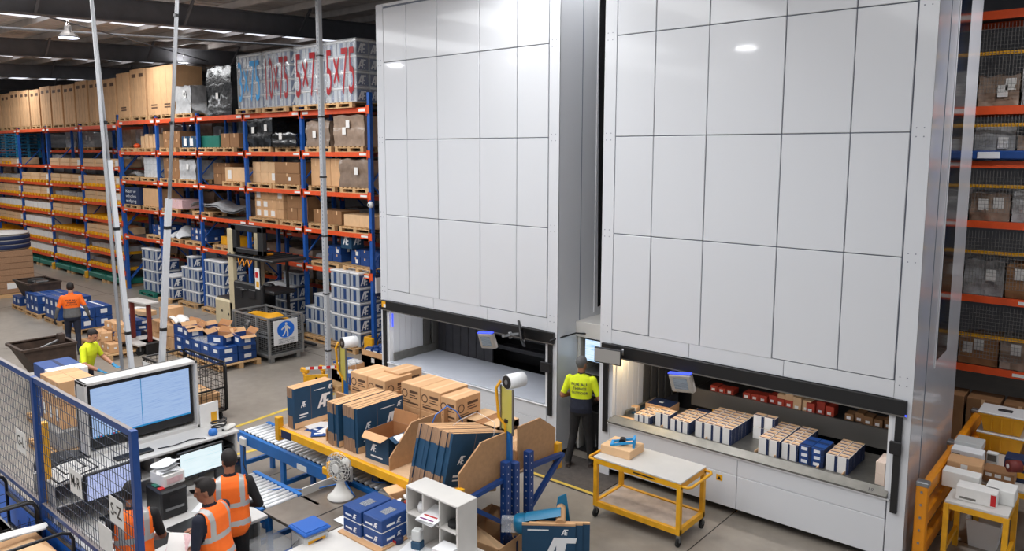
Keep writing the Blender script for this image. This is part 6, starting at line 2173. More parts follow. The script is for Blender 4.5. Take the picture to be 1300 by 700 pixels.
for a_ in range(20):
    c_, s_ = math.cos(a_ * math.pi / 10), math.sin(a_ * math.pi / 10)
    fm.tube([tuple(FT @ Vector((c_ * .04, s_ * .04, .05))), tuple(FT @ Vector((c_ * .12, s_ * .12, .03))), tuple(FT @ Vector((c_ * .165, s_ * .165, 0))), tuple(FT @ Vector((c_ * .12, s_ * .12, -.03)))], .0025, 'fan_white', 4)
fm.build('guard', t)
MB().cyl(FT @ Vector((0, 0, .055)), FT @ Vector((0, 0, .035)), .05, 'fan_white', 18).cyl(FT @ Vector((0, 0, -.04)), FT @ Vector((0, 0, -.14)), .06, 'fan_white', 18).build('motor', t)
for k in range(4):
    a_ = k * math.pi / 2
    bl = MB().add([FT @ Vector((r_ * math.cos(a_ + q), r_ * math.sin(a_ + q), .03 * q)) for r_, q in ((.03, -.3), (.14, -.25), (.145, .55), (.03, .5))], [(0, 1, 2, 3)], 'desk_grey')
    bl.build('blade', t)
tag(MB().tube([(0, 0, .02), (-.15, -.05, .2), (-.4, .05, .05), (-.6, -.25, .01), (-.9, -.45, .01), (-1.0, -.6, .01)], .009, 'cable_blue').build('cable', loc=(-7.35, 5.6, CZ)), 'blue cable trailing from the fan across the steel plate', 'cable')
p = at(500, 612, CZ)
t = thing('label_printer', 'flat black unit with blue cables standing on the conveyor end', 'printer', (p.x, p.y, CZ + .01), .1)
MB().box((-.16, -.14, 0), (.16, .14, .09), 'black_plastic', bev=.015).build('case', t)
MB().tube([(-.16, -.05, .05), (-.26, -.1, .08), (-.2, -.2, .02), (-.05, -.22, .05), (.02, -.16, .04)], .01, 'cable_blue').build('cable', t)

t = thing('white_table', 'white topped packing table in front of the bench', 'table', (0, 0, 0))
MB().box((-6.88, 3.0, .68), (-5.0, 5.72, .725), 'laminate_white', bev=.006).build('table_top', t)
for x in (-6.8, -5.1):
    for y in (3.1, 5.6):
        MB().box((x - .03, y - .03, 0), (x + .03, y + .03, .68), 'steel_grey').build('leg', t)
TZ = .725
# four blue shrink wrapped cartons on a board
p = at(478, 678, TZ)
tag(MB().box((-.36, -.27, 0), (.36, .27, .02), 'carton', bev=.004).build('cardboard_tray', loc=(p.x, p.y, TZ)), 'cardboard tray under the four blue wrapped cartons', 'cardboard')
tag(MB().box((-.26, -.18, 0), (.1, .2, .003), 'print_white').build('paper_sheet', loc=(p.x - .38, p.y + .06, TZ)), 'white sheet poking out left of the blue wrapped cartons', 'paper')
key = MB().box((-.155, -.23, 0), (.155, .23, .15), 'carton_blue', bev=.008).box((-.155, -.231, -.0), (.155, .231, .012), 'pail_lid').box((-.03, -.1, .15), (.08, .06, .153), 'film_clear')
put_af(key, (.157, -.02, .04), Y_, Z_, .06, 'print_white')
key.box((.155, -.16, .05), (.1565, -.04, .075), 'print_white')
put_af(key, (.02, -.2325, .04), X_, Z_, .06, 'print_white')
key.box((-.11, -.2325, .05), (-.0, -.231, .07), 'print_white')
me = key.mesh('wrapped_carton')
for i in range(2):
    for k in range(2):
        tag(put('wrapped_carton', me, None, (p.x - .17 + .33 * i, p.y + .02 + .02 * i, TZ + .02 + .155 * k), .02 * i), 'glossy blue wrapped carton, %s of the %s pair on the white table' % ('top' if k else 'bottom', 'left' if i == 0 else 'right'), 'carton', 'blue wrapped cartons on the table')
# pigeonhole unit
pa = at(516, 684, TZ)
PX0, PY = pa.x, pa.y
PW = .8
t = thing('pigeonhole_unit', 'white pigeonhole unit of six cells on the packing table', 'shelf unit', (PX0, PY, TZ))
for x in (0, .26, .52, PW - .02):
    MB().box((x, 0, 0), (x + .022, .3, .62), 'laminate_white', bev=.003).build('upright', t)
for z in (0, .3, .6):
    MB().box((0, 0, z), (PW, .3, z + .022), 'laminate_white', bev=.003).build('shelf', t)
MB().box((0, .29, 0), (PW, .3, .62), 'desk_grey').build('back_panel', t)


def cell(i, j):
    return Vector((PX0 + .14 + .26 * i, PY + .12, TZ + .022 + .3 * j))


c = cell(0, 1)
tag(MB().lathe([(.05, 0), (.055, .06), (.04, .1)], 'print_white').build('tape_roll', loc=c), 'white roll in the upper left pigeonhole', 'roll')
carton(c.x + .05, c.y + .06, c.z, .1, .12, .08, 'tan small box in the upper left pigeonhole', 'carton_pale')
c = cell(1, 1)
for k in range(3):
    tag(MB().sheet(lambda u, v: (-.13 + .26 * u, -.2 + .3 * v, .05 * v * v), 4, 6, 'print_white', .004).box((-.1, -.17, .002), (.08, -.15, .004), 'purple').box((-.1, -.1, .006), (.08, -.08, .01), 'red_plastic').build('leaflet', loc=(c.x, c.y - .03, c.z + .03 + .015 * k), rz=.06 * k), '%s coloured leaflet sticking out of the upper middle pigeonhole' % ('bottom', 'middle', 'top')[k], 'leaflet', 'leaflets in the middle pigeonhole')
c = cell(2, 1)
tag(MB().lathe([(.06, 0), (.085, .01), (.085, .05), (.06, .06)], 'black_rubber').build('tape_reel', loc=c), 'black tape reel in the upper right pigeonhole', 'reel')
carton(c.x + .04, c.y + .1, c.z, .14, .06, .2, 'navy box in the upper right pigeonhole', 'carton_navy', tape=False)
c = cell(0, 0)
t = thing('sample_bottle', 'small clear topped blue pack standing in front of the pigeonholes', 'bottle', (c.x + .12, PY - .07, TZ + .008), .3)
MB().box((-.06, -.05, 0), (.06, .05, .09), 'carton_navy', bev=.01).build('body', t)
MB().box((-.055, -.045, .09), (.055, .045, .22), 'bucket_clear', bev=.012).build('clear_top', t)
tag(MB().sheet(lambda u, v: (-.22 + .44 * u, -.2 + .4 * v, .004 + .02 * u * u), 6, 4, 'print_white', .003).build('paper_sheet', loc=(c.x + .2, PY - .12, TZ + .001), rz=.3), 'white paper under the small clear pack', 'paper')
tag(MB().lathe([(.05, 0), (.06, .01), (.06, .06), (.045, .07)], 'print_navy').box((-.03, -.061, .02), (.03, -.058, .05), 'red_plastic').build('tape_roll', loc=(PX0 + .0, PY - .12, TZ)), 'navy tape roll on the table before the pigeonholes', 'roll')
c = cell(2, 0)
t = thing('card_box', 'white card box standing in the lower right pigeonhole', 'box', (c.x + .02, PY - .06, TZ + .02), .1)
MB().box((-.1, -.1, 0), (.12, .1, .15), 'print_white', bev=.004).build('box', t)
MB().box((-.06, -.101, .11), (.02, -.1, .12), 'print_blue').build('print', t)
tag(MB().box((-.05, -.03, 0), (.05, .03, .12), 'red_plastic', bev=.01).build('red_tool', loc=(c.x - .03, PY - .28, TZ), rz=.5), 'red hand tool on the table below the card box', 'tool')
# open cardboard box with bits on the left of the unit
p = at(500, 668, TZ)
t = thing('open_carton', 'open brown carton of loose packets behind the blue wrapped cartons', 'box', (p.x, p.y + .25, TZ), -.2)
w_, d_, h_ = .2, .17, .26
m = MB()
for (a_, b_) in (((-w_, -d_, 0), (w_, -d_ + .006, h_)), ((-w_, d_ - .006, 0), (w_, d_, h_)), ((-w_, -d_, 0), (-w_ + .006, d_, h_)), ((w_ - .006, -d_, 0), (w_, d_, h_))):
    m.box(a_, b_, 'carton')
m.box((-w_, -d_, 0), (w_, d_, .01), 'carton_inside')
m.build('box', t)
MB().prism([(-w_, d_, h_), (w_, d_, h_), (w_, d_ + .12, h_ + .1), (-w_, d_ + .12, h_ + .1)], (0, 0, .005), 'carton').build('flap', t)
MB().prism([(-w_, -d_, h_), (-w_, d_, h_), (-w_ - .14, d_, h_ + .03), (-w_ - .14, -d_, h_ + .03)], (0, 0, .005), 'carton_pale').build('flap', t)
for k in range(8):
    o = MB().box((-.05, -.035, 0), (.05, .035, .04), ['print_white', 'black_plastic', 'red_box', 'desk_grey'][k % 4], bev=.006).build('packet', loc=(p.x - .1 + .07 * (k % 4), p.y + .2 + .1 * (k // 4), TZ + .17 + .02 * (k % 3)), rz=.7 * k)
    tag(o, '%s %s packet in the open brown carton on the table' % (('front', 'rear')[k // 4], ['white', 'black', 'red', 'grey'][k % 4]), 'packet', '%s packets in the open carton' % ['white', 'black', 'red', 'grey'][k % 4])
carton(at(462, 632, CZ).x + .25, at(462, 632, CZ).y + .3, CZ, .34, .28, .06, 'flat grey board box beside the fan', 'desk_grey', .1, tape=False)
# bucket with blue lid
p = at(381, 690, .62)
t = thing('bucket', 'clear bucket with a blue lid at the end of the nearer conveyor', 'bucket', (p.x + .12, p.y + .05, .56), math.radians(-3))
MB().box((-.16, -.15, -.02), (.16, .15, .26), 'bucket_clear', bev=.03).build('body', t)
MB().box((-.18, -.17, .26), (.18, .17, .3), 'lid_blue', bev=.015).box((-.15, -.14, .3), (.15, .14, .308), 'lid_blue', bev=.006).build('lid', t)
MB().box((.16, -.12, .04), (.163, .1, .2), 'tote_yellow').box((.163, -.05, .1), (.165, .06, .18), 'print_navy').build('label', t)
MB().tube([(.02, -.155, .2), (-.06, -.19, .1), (-.12, -.17, .05)], .006, 'steel_grey').build('handle', t)
tag(MB().box((-.25, -.22, 0), (.25, .22, .54), 'carton_blue', bev=.01).build('blue_crate', loc=(p.x + .12, p.y + .05, 0)), 'blue crate under the bucket with the blue lid', 'crate')
tag(MB().box((-.3, -.25, 0), (.3, .25, .5), 'film_clear', bev=.04).build('clear_tub', loc=(p.x - .45, p.y - .1, 0)), 'clear plastic tub on the floor beside the bucket', 'tub')
# open brown box and folded navy carton on the floor right of the table
p = at(617, 690, .45)
t = thing('open_carton', 'open brown carton with raised flaps beside the blue bench upright', 'box', (p.x, p.y + .1, .12), .1)
w_, d_, h_ = .28, .25, .4
m = MB()
for (a_, b_) in (((-w_, -d_, 0), (w_, -d_ + .006, h_)), ((-w_, d_ - .006, 0), (w_, d_, h_)), ((-w_, -d_, 0), (-w_ + .006, d_, h_)), ((w_ - .006, -d_, 0), (w_, d_, h_))):
    m.box(a_, b_, 'carton')
m.box((-w_, -d_, 0), (w_, d_, .01), 'carton_inside')
m.build('box', t)
MB().prism([(-w_, -d_, h_), (-w_, d_, h_), (-w_ + .1, d_, h_ + .24), (-w_ + .1, -d_, h_ + .24)], (.005, 0, 0), 'carton').build('flap', t)
MB().prism([(-w_, -d_ + .01, h_), (w_, -d_ + .01, h_), (w_ * .8, -d_ + .2, h_ - .06), (-w_ * .9, -d_ + .2, h_ + .1)], (0, 0, .005), 'carton_pale').build('flap', t)
MB().prism([(-w_, d_, h_), (w_, d_, h_), (w_, d_ + .14, h_ + .14), (-w_, d_ + .14, h_ + .14)], (0, 0, .005), 'carton').build('flap', t)
for k in range(3):
    tag(MB().lathe([(.035, 0), (.035, .12), (.015, .15), (.015, .18)], 'print_navy').build('spray_bottle', loc=(p.x + .1 + .07 * k, p.y + .25, .34)), '%s navy bottle inside the open brown carton by the upright' % ('left', 'middle', 'right')[k], 'bottle', 'navy bottles in the open carton')
MBx = MB().box((-.35, -.35, 0), (.35, .35, .12), 'timber')
tag(put('pallet', pallet_mesh(.9, .8), None, (p.x, p.y + .1, -.02)), 'pallet under the open brown carton by the blue upright', 'pallet')
p = at(695, 699, .55)
X0 = p.x
for k in range(3):
    o = thing('folded_carton', 'navy folded carton with white emblem, %s of three by the bench upright' % ('front' if k == 0 else 'middle' if k == 1 else 'rear'), 'folded carton', (X0 + .05 * k, p.y + .02 - .0 * k + .07 * k, .0), math.radians(38))
    m = MB().box((-.3, -.012, 0), (.3, .012, .86), 'carton_navy').box((-.3, -.013, .84), (.3, .013, .862), 'carton')
    m.build('board', o)
    if k == 0:
        m = MB()
        put_af(m, (-.1, -.0135, .34), X_, Z_, .36, 'print_white')
        put_af(m, (.14, -.0135, .73), X_, Z_, .07, 'print_white')
        m.box((-.24, -.0135, .78), (.0, -.0125, .795), 'print_white')
        m.build('emblem', o)
t = thing('tape_dispenser', 'teal padded tape dispenser with a brown roll clamped to the bench upright', 'dispenser', (-5.28, 6.38, .76), math.radians(35))
t.scale = (.8, .8, .8)
MB().lathe([(.1, -.1), (.13, -.06), (.14, .08), (.12, .12)], 'teal_plastic', n=16).build('hub', t)
m = MB().sheet(lambda u, v: (.05 + .5 * u, -.14 + .28 * v, .12 + .05 * math.sin(3.1 * v) + .1 * u), 8, 6, 'teal_plastic', .12)
m.build('cover', t)
MB().cyl((.55, -.16, .12), (.55, .18, .2), .07, 'carton', 16).build('paper_roll', t)
MB().prism([(.45, .16, .0), (.68, .16, .0), (.62, .16, .42), (.5, .16, .36)], (0, .02, 0), 'teal_plastic').build('side_plate', t)
MB().box((-.3, -.06, -.1), (-.05, .06, .1), 'film_clear').build('clamp', t)

# ---------------------------------------------------------------- yellow trolley and what lies on it
A = at(766, 582, .84)
B = at(869, 612, .84)
T0x, T1x, T0y = -5.61, -4.34, 8.37
t = thing('yellow_trolley', 'yellow steel trolley with white top and worn lower board', 'trolley', (0, 0, 0))
T1y = 9.02
ZT = .86
for x in (T0x, T1x):
    for y in (T0y, T1y):
        MB().box((x - .03, y - .03, .16), (x + .03, y + .03, ZT - .03), 'trolley_yellow', bev=.004).build('leg', t)
        c = MB().cyl((x - .015, y, .06), (x + .015, y, .06), .06, 'black_rubber', 14).bar((x, y, .06), (x, y, .17), .05, .025, 'steel_grey')
        c.build('caster', t)
for z in (.2, ZT - .045):
    for y in (T0y, T1y):
        MB().box((T0x - .03, y - .025, z - .04), (T1x + .03, y + .025, z + .04), 'trolley_yellow', bev=.004).build('frame_rail', t)
    for x in (T0x, T1x):
        MB().box((x - .025, T0y, z - .04), (x + .025, T1y, z + .04), 'trolley_yellow', bev=.004).build('frame_rail', t)
MB().box((T0x - .03, T0y - .03, ZT - .01), (T1x + .03, T1y + .03, ZT + .012), 'laminate_white', bev=.003).build('top_board', t)
MB().box((T0x + .02, T0y + .02, .2), (T1x - .02, T1y - .02, .225), 'worn_board').build('lower_board', t)
for x, s in ((T1x, 1), (T0x, -1)):
    MB().tube([(x, T0y - .0, ZT - .045), (x + s * .11, T0y, ZT - .04), (x + s * .14, T0y + .05, ZT - .04), (x + s * .14, T1y - .05, ZT - .04), (x + s * .11, T1y, ZT - .04), (x, T1y, ZT - .045)], .018, 'trolley_yellow', 8).build('push_handle', t)
MB().box((T0x + .6, T0y - .0265, ZT - .055), (T0x + .92, T0y - .0255, ZT - .035), 'black_plastic').build('lettering_bar', t)  # plain dark bar standing for faded lettering
carton(-5.42, 8.72, ZT + .012, .46, .4, .12, 'low brown carton on the left end of the yellow trolley', 'carton_pale', .05)
t = thing('tape_gun', 'bright blue tape dispenser lying on the brown carton on the trolley', 'dispenser', (-5.38, 8.7, ZT + .135), math.radians(25))
m = MB()
m.bar((-.16, -.07, .01), (.14, -.07, .07), .02, .03, 'paint_cyan').bar((-.16, .07, .01), (.14, .07, .07), .02, .03, 'paint_cyan').bar((.14, -.09, .02), (.14, .09, .02), .03, .06, 'paint_cyan').bar((.14, -.09, .1), (.14, .09, .1), .03, .03, 'paint_cyan').bar((-.16, -.09, .012), (-.16, .09, .012), .04, .02, 'paint_cyan').bar((.14, -.08, .02), (.14, -.08, .1), .03, .02, 'paint_cyan').bar((.14, .08, .02), (.14, .08, .1), .03, .02, 'paint_cyan')
m.build('frame', t)
MB().cyl((-.02, -.05, .05), (-.02, .05, .05), .045, 'black_plastic', 16).build('tape_roll', t)

# ---------------------------------------------------------------- right side: barrier, tables and stock
t = thing('guard_barrier', 'orange steel guard barrier running along the right side of the tower', 'barrier', (-1.92, 9.74, 0))
for y in (0, 1.7, 3.4):
    MB().box((-.03, y, 0), (.1, y + .12, 1.1), 'safety_orange', bev=.01).build('post', t)
    MB().box((-.035, y - .005, 1.06), (.105, y + .125, 1.12), 'steel_grey', bev=.01).build('post_cap', t)
for z in (.3, .68, 1.04):
    MB().box((.0, .1, z - .15), (.09, 3.5, z + .04), 'safety_orange', bev=.02).build('rail', t)
m = MB()
for k in range(6):
    m.cyl((.035, -.012, 1.0 - k * .16), (.035, .0, 1.0 - k * .16), .014, 'steel_grey', 8)
m.build('bolts', t)


def yellow_table(x0, x1, y0, y1, z, label, braces=True):
    t = thing('yellow_table', label, 'table', (0, 0, 0))
    MB().box((x0 - .02, y0 - .02, z - .03), (x1 + .02, y1 + .02, z), 'laminate_white', bev=.003).build('table_top', t)
    for x in (x0, x1):
        for y in (y0, y1):
            MB().box((x - .03, y - .03, 0), (x + .03, y + .03, z - .03), 'trolley_yellow', bev=.004).build('leg', t)
    for y in (y0, y1):
        MB().box((x0, y - .02, z - .1), (x1, y + .02, z - .03), 'trolley_yellow').build('frame_rail', t)
    for x in (x0, x1):
        MB().box((x - .02, y0, z - .1), (x + .02, y1, z - .03), 'trolley_yellow').build('frame_rail', t)
        MB().box((x - .02, y0, .22), (x + .02, y1, .28), 'trolley_yellow').build('stretcher', t)
    return t


yellow_table(-1.66, -1.05, 10.0, 10.75, .88, 'yellow legged table nearest on the right beside the orange barrier')
yellow_table(-1.5, -.75, 11.1, 12.3, .8, 'yellow legged table farther back behind the first one on the right')


def goods(px, py, z, w_, d_, h_, mat, label, rz=0, name='carton', cat='carton', extra=None):
    p = at(px, py, z)
    t = thing(name, label, cat, (p.x, p.y + d_ / 2, z), rz)
    MB().box((-w_ / 2, -d_ / 2, 0), (w_ / 2, d_ / 2, h_), mat, bev=.006).build('box', t)
    if extra:
        for (u0, v0, u1, v1, mm) in extra:
            m = MB().box((-w_ / 2 + u0 * w_, -d_ / 2 - .002, v0 * h_), (-w_ / 2 + u1 * w_, -d_ / 2 + .001, v1 * h_), mm)
            m.build('print', t)
    return t


goods(1238, 640, .88, .42, .22, .17, 'paper_white', 'white carton with crimson lettering at the front of the right table', .02, extra=((.85, .1, .98, .9, 'red_plastic'), (.1, .15, .5, .3, 'strip_grey')))
goods(1218, 622, .88, .4, .2, .2, 'label_white', 'plain white carton behind the crimson lettered one')
goods(1268, 640, .88, .3, .3, .17, 'label_white', 'white carton with a red panel at the right of the table', extra=((0.0, .2, .35, .8, 'red_plastic'),))
goods(1222, 606, .95, .38, .3, .18, 'carton', 'tan carton with white tape on the right table pile', .05, extra=((.4, .6, .6, .9, 'paper_white'),))
goods(1226, 588, 1.0, .36, .22, .15, 'print_white', 'white carton with grey print above the tan carton', extra=((.05, .2, .3, .7, 'strip_grey'), (.7, .2, .9, .6, 'strip_grey')))
for k in range(2):
    goods(1228, 572, 1.0 + .1 * k, .32, .3, .1, 'bucket_clear', 'clear plastic case, %s of two on the right table pile' % ('upper' if k else 'lower'), name='clear_case', cat='case')
goods(1258, 596, .8, .13, .1, .22, 'label_white', 'slim white printed box standing amid the right table pile', extra=((.1, .5, .9, .9, 'strip_grey'), (.1, .1, .9, .3, 'print_navy')))
goods(1266, 614, .88, .34, .28, .14, 'carton_dark', 'brown open carton of white tubes on the right table', extra=((.1, .5, .3, .8, 'pail_lid'), (.4, .5, .6, .8, 'pail_lid'), (.7, .5, .9, .8, 'pail_lid')))
goods(1288, 612, .8, .26, .26, .3, 'print_navy', 'navy and yellow carton on the farther right table', extra=((0, .2, 1, .45, 'tote_yellow'), (.1, .6, .9, .8, 'tote_yellow')))
p = at(1284, 603, 1.1)
t = thing('tape_reel', 'dark brown reel lying on the navy and yellow carton', 'reel', (p.x, p.y + .1, 1.1))
MB().cyl((-.05, -.02, .07), (.07, .06, .07), .075, 'red_brown', 18).build('reel_body', t)
MB().cyl((-.056, -.024, .07), (-.05, -.02, .07), .03, 'pail_lid', 12).build('core', t)


def tote(x, y, z, label):
    t = thing('yellow_tote', label, 'tote', (x, y, z))
    m = MB()
    a0, a1, b0, b1, h = .22, .27, .17, .21, .26
    vs = [(-a0, -b0, 0), (a0, -b0, 0), (a0, b0, 0), (-a0, b0, 0), (-a1, -b1, h), (a1, -b1, h), (a1, b1, h), (-a1, b1, h)]
    m.add(vs, [(3, 2, 1, 0), (4, 5, 6, 7), (0, 1, 5, 4), (1, 2, 6, 5), (2, 3, 7, 6), (3, 0, 4, 7)], 'tote_yellow')
    for s in (-.12, 0, .12):
        m.box((s - .01, -b1 - .002, .03), (s + .01, -b0 + .0, h - .03), 'tote_yellow')
    m.build('tote_body', t)
    MB().box((-a1 - .025, -b1 - .025, h - .03), (a1 + .025, b1 + .025, h), 'tote_yellow', bev=.008).build('rim', t)
    l = MB().box((-a1 - .03, -b1 - .03, h), (a1 + .03, b1 + .03, h + .025), 'pail_lid', bev=.008).build('lid', t)
    MB().box((-.08, -.06, h + .025), (.1, .02, h + .045), 'dark_metal', bev=.01).build('lid_handle', l)


p = at(1262, 578, .8)
tote(p.x + .05, p.y + .3, .8, 'lower of two stacked yellow totes on the farther right table')
tote(p.x + .05, p.y + .3, 1.09, 'upper of two stacked yellow totes with a white lid')
p = at(1246, 690, .1)
t = thing('waste_bin', 'white plastic bin on the floor under the right yellow table', 'bin', (p.x, p.y + .2, 0))
m = MB()
a0, a1, h = .15, .19, .36
vs = [(-a0, -a0, 0), (a0, -a0, 0), (a0, a0, 0), (-a0, a0, 0), (-a1, -a1, h), (a1, -a1, h), (a1, a1, h), (-a1, a1, h), (-a0 + .02, -a0 + .02, .02), (a0 - .02, -a0 + .02, .02), (a0 - .02, a0 - .02, .02), (-a0 + .02, a0 - .02, .02), (-a1 + .015, -a1 + .015, h), (a1 - .015, -a1 + .015, h), (a1 - .015, a1 - .015, h), (-a1 + .015, a1 - .015, h)]
fs = [(3, 2, 1, 0), (8, 9, 10, 11)]
for k in range(4):
    n_ = (k + 1) % 4
    fs += [(k, n_, 4 + n_, 4 + k), (4 + k, 4 + n_, 12 + n_, 12 + k), (8 + n_, 8 + k, 12 + k, 12 + n_)]
m.add(vs, fs, 'pail_lid')
m.build('bin_body', t)
MB().tube([(-a1, -a1, h), (a1, -a1, h), (a1, a1, h), (-a1, a1, h)], .012, 'pail_lid', closed=True).build('rim', t)
# ---------------------------------------------------------------- people
import numpy as np
from mathutils.bvhtree import BVHTree


def ellipsoid(m, c, r, T=None, n=16, k=10):
    vs, fs = [], []
    for j in range(k + 1):
        ph = math.pi * j / k
        for i in range(n):
            th = 2 * math.pi * i / n
            vs.append((c[0] + r[0] * math.sin(ph) * math.cos(th), c[1] + r[1] * math.sin(ph) * math.sin(th), c[2] + r[2] * math.cos(ph)))
    for j in range(k):
        for i in range(n):
            fs.append((j * n + i, (j + 1) * n + i, (j + 1) * n + (i + 1) % n, j * n + (i + 1) % n))
    m.add(vs, fs, 'skin', T)


def limb(m, pts, rads):
    pts = [Vector(p) for p in pts]
    P, Q = [], []
    for i in range(len(pts) - 1):
        for s in range(4):
            P.append(pts[i].lerp(pts[i + 1], s / 4))
            Q.append(rads[i] + (rads[i + 1] - rads[i]) * s / 4)
    P.append(pts[-1])
    Q.append(rads[-1])
    m.tube(P, Q, 'skin', 12)
    for p, r in zip(pts, rads):
        ellipsoid(m, p, (r, r, r))


def person(name, label, loc, rz, H, pose, outfit):
    """Standing figure facing local +Y. One continuous body (voxel merged), vest as its own mesh."""
    s = H / 1.78
    m = MB()
    lean = Matrix.Translation((0, 0, .95)) @ Matrix.Rotation(-pose.get('lean', 0), 4, 'X') @ Matrix.Rotation(pose.get('twist', 0), 4, 'Z') @ Matrix.Translation((0, 0, -.95))
    L = lambda p: lean @ Vector(p)
    bones = []
    g = pose.get('girth', 1.0)
    rings = [(.84, .12, .10, 0), (.90, .165, .12, 0), (.97, .172, .125, -.005), (1.05, .16, .118, 0), (1.13, .158, .116, .008), (1.22, .168, .122, .01), (1.31, .182, .128, .008), (1.39, .186, .118, -.004), (1.45, .15, .092, -.012), (1.49, .085, .07, -.012)]
    vs, fs, n = [], [], 20
    for z, rx, ry, oy in rings:
        for i in range(n):
            t = 2 * math.pi * i / n
            c_, s_ = math.cos(t), math.sin(t)
            vs.append(L((rx * g * math.copysign(abs(c_) ** .85, c_), oy + ry * g * math.copysign(abs(s_) ** .85, s_), z)))
    for j in range(len(rings) - 1):
        for i in range(n):
            k = (i + 1) % n
            fs.append((j * n + i, j * n + k, (j + 1) * n + k, (j + 1) * n + i))
    fs.append(tuple(reversed(range(n))))
    fs.append(tuple((len(rings) - 1) * n + i for i in range(n)))
    m.add(vs, fs, 'skin')
    bones.append((L((0, 0, .95)), L((0, 0, 1.38)), .15, 'torso'))
    bones.append((L((-.13, 0, 1.4)), L((.13, 0, 1.4)), .075, 'torso'))
    # neck and head
    nb, hc = L((0, -.01, 1.46)), L((0, .022, 1.655))
    limb(m, [nb, L((0, .0, 1.58))], [.062, .056])
    bones.append((L((0, -.01, 1.5)), L((0, .005, 1.57)), .058, 'neck'))
    HT = Matrix.Translation(hc) @ Matrix.Rotation(pose.get('yaw', 0), 4, 'Z') @ Matrix.Rotation(-pose.get('nod', 0), 4, 'X')
    ellipsoid(m, (0, -.008, .02), (.076, .098, .104), HT, 20, 14)
    ellipsoid(m, (0, .03, -.045), (.058, .066, .072), HT)
    ellipsoid(m, (0, .045, -.085), (.036, .042, .034), HT)
    ellipsoid(m, (0, .1, -.02), (.013, .018, .024), HT, 10, 8)
    ellipsoid(m, (0, .09, .005), (.011, .014, .03), HT, 10, 8)
    ellipsoid(m, (0, .086, -.062), (.024, .012, .014), HT, 10, 8)
    for sx in (-1, 1):
        ellipsoid(m, (sx * .078, -.01, -.012), (.011, .022, .034), HT, 10, 8)
        ellipsoid(m, (sx * .03, .083, .03), (.022, .012, .009), HT, 10, 8)
    if outfit.get('hair'):
        ellipsoid(m, (0, -.016, .036), (.083, .101, .102), HT, 20, 14)
        if outfit['hair'] == 'crest':
            ellipsoid(m, (0, .01, .12), (.035, .075, .035), HT)
    bones.append((HT @ Vector((0, -.01, .02)), HT @ Vector((0, .02, -.03)), .085, 'head'))
    # arms
    for sx, side in ((1, 'r'), (-1, 'l')):
        sh = L((sx * .185, -.01, 1.415))
        el, wr = Vector(pose['elbow_' + side]), Vector(pose['wrist_' + side])
        el, wr = L(el), L(wr)
        limb(m, [sh, sh.lerp(el, .45), el], [.066, .056, .045])
        limb(m, [el, el.lerp(wr, .35), wr], [.045, .043, .028])
        bones.append((sh, el, .055, 'uarm'))
        bones.append((el, wr, .04, 'farm'))
        d = (wr - el).normalized()
        up = Vector(pose.get('palm_' + side, (0, 0, 1)))
        sd = d.cross(up).normalized() * sx
        nrm = sd.cross(d).normalized()
        pc_ = wr + d * .05
        vs = []
        HM = Matrix((sd, d, nrm)).transposed().to_4x4()
        HM.translation = pc_
        ellipsoid(m, (0, 0, 0), (.042, .055, .019), HM, 12, 8)
        curl = pose.get('curl_' + side, .5)
        for q, (ox, ln) in enumerate(((-.032, .062), (-.011, .074), (.011, .07), (.031, .056))):
            p0 = HM @ Vector((ox, .035, 0))
            p1 = HM @ Vector((ox * 1.15, .035 + ln * .5, -.012 * curl * 2))
            p2 = HM @ Vector((ox * 1.2, .035 + ln * (.95 - .35 * curl), -.055 * curl))
            p3 = HM @ Vector((ox * 1.2, .035 + ln * (1.15 - .85 * curl), -.085 * curl))
            limb(m, [p0, p1, p2, p3], [.0105, .01, .0092, .008])
        th = [HM @ Vector((-.036 , -.02, -.004)), HM @ Vector((-.062, .012, -.016)), HM @ Vector((-.062, .045, -.03))]
        limb(m, th, [.014, .0115, .0095])
        bones.append((wr, HM @ Vector((0, .1, -.02)), .035, 'hand'))
    # legs
    for sx, side in ((1, 'r'), (-1, 'l')):
        hp = Vector((sx * .088, 0, .9))
        kn, an = Vector(pose.get('knee_' + side, (sx * .1, .02, .5))), Vector(pose.get('ankle_' + side, (sx * .115, -.02, .09)))
        limb(m, [hp, hp.lerp(kn, .5), kn], [.098, .083, .064])
        limb(m, [kn, kn.lerp(an, .3), an], [.064, .062, .05])
        bones.append((hp, kn, .08, 'thigh'))
        bones.append((kn, an, .06, 'shin'))
        fd = Vector((sx * .18, 1, 0)).normalized()
        FM = Matrix((fd.cross(Z_).normalized(), fd, Z_)).transposed().to_4x4()
        FM.translation = (an.x, an.y, an.z - .09)
        ellipsoid(m, (0, .06, .042), (.048, .135, .04), FM, 16, 10)
        ellipsoid(m, (0, -.015, .05), (.042, .06, .05), FM, 14, 8)
        m.box((-.044, -.07, 0), (.044, .165, .022), 'skin', FM, bev=.01)
        bones.append((FM @ Vector((0, -.03, .04)), FM @ Vector((0, .15, .03)), .045, 'foot'))
    me = m.mesh('figure')
    tmp = bpy.data.objects.new('figure_tmp', me)
    COL.objects.link(tmp)
    rm = tmp.modifiers.new('r', 'REMESH')
    rm.mode = 'VOXEL'
    rm.voxel_size = .0085
    sm = tmp.modifiers.new('s', 'SMOOTH')
    sm.factor = .5
    sm.iterations = 3
    dg = bpy.context.evaluated_depsgraph_get()
    out = bpy.data.meshes.new_from_object(tmp.evaluated_get(dg))
    bpy.data.objects.remove(tmp)
    bpy.data.meshes.remove(me)
    nv = len(out.vertices)
    co = np.zeros(nv * 3)
    out.vertices.foreach_get('co', co)
    co = co.reshape(-1, 3)
    nf = len(out.polygons)
    ce = np.zeros(nf * 3)
    out.polygons.foreach_get('center', ce)
    ce = ce.reshape(-1, 3)
    best = np.full(nf, 1e9)
    lab = np.zeros(nf, int)
    tt = np.zeros(nf)
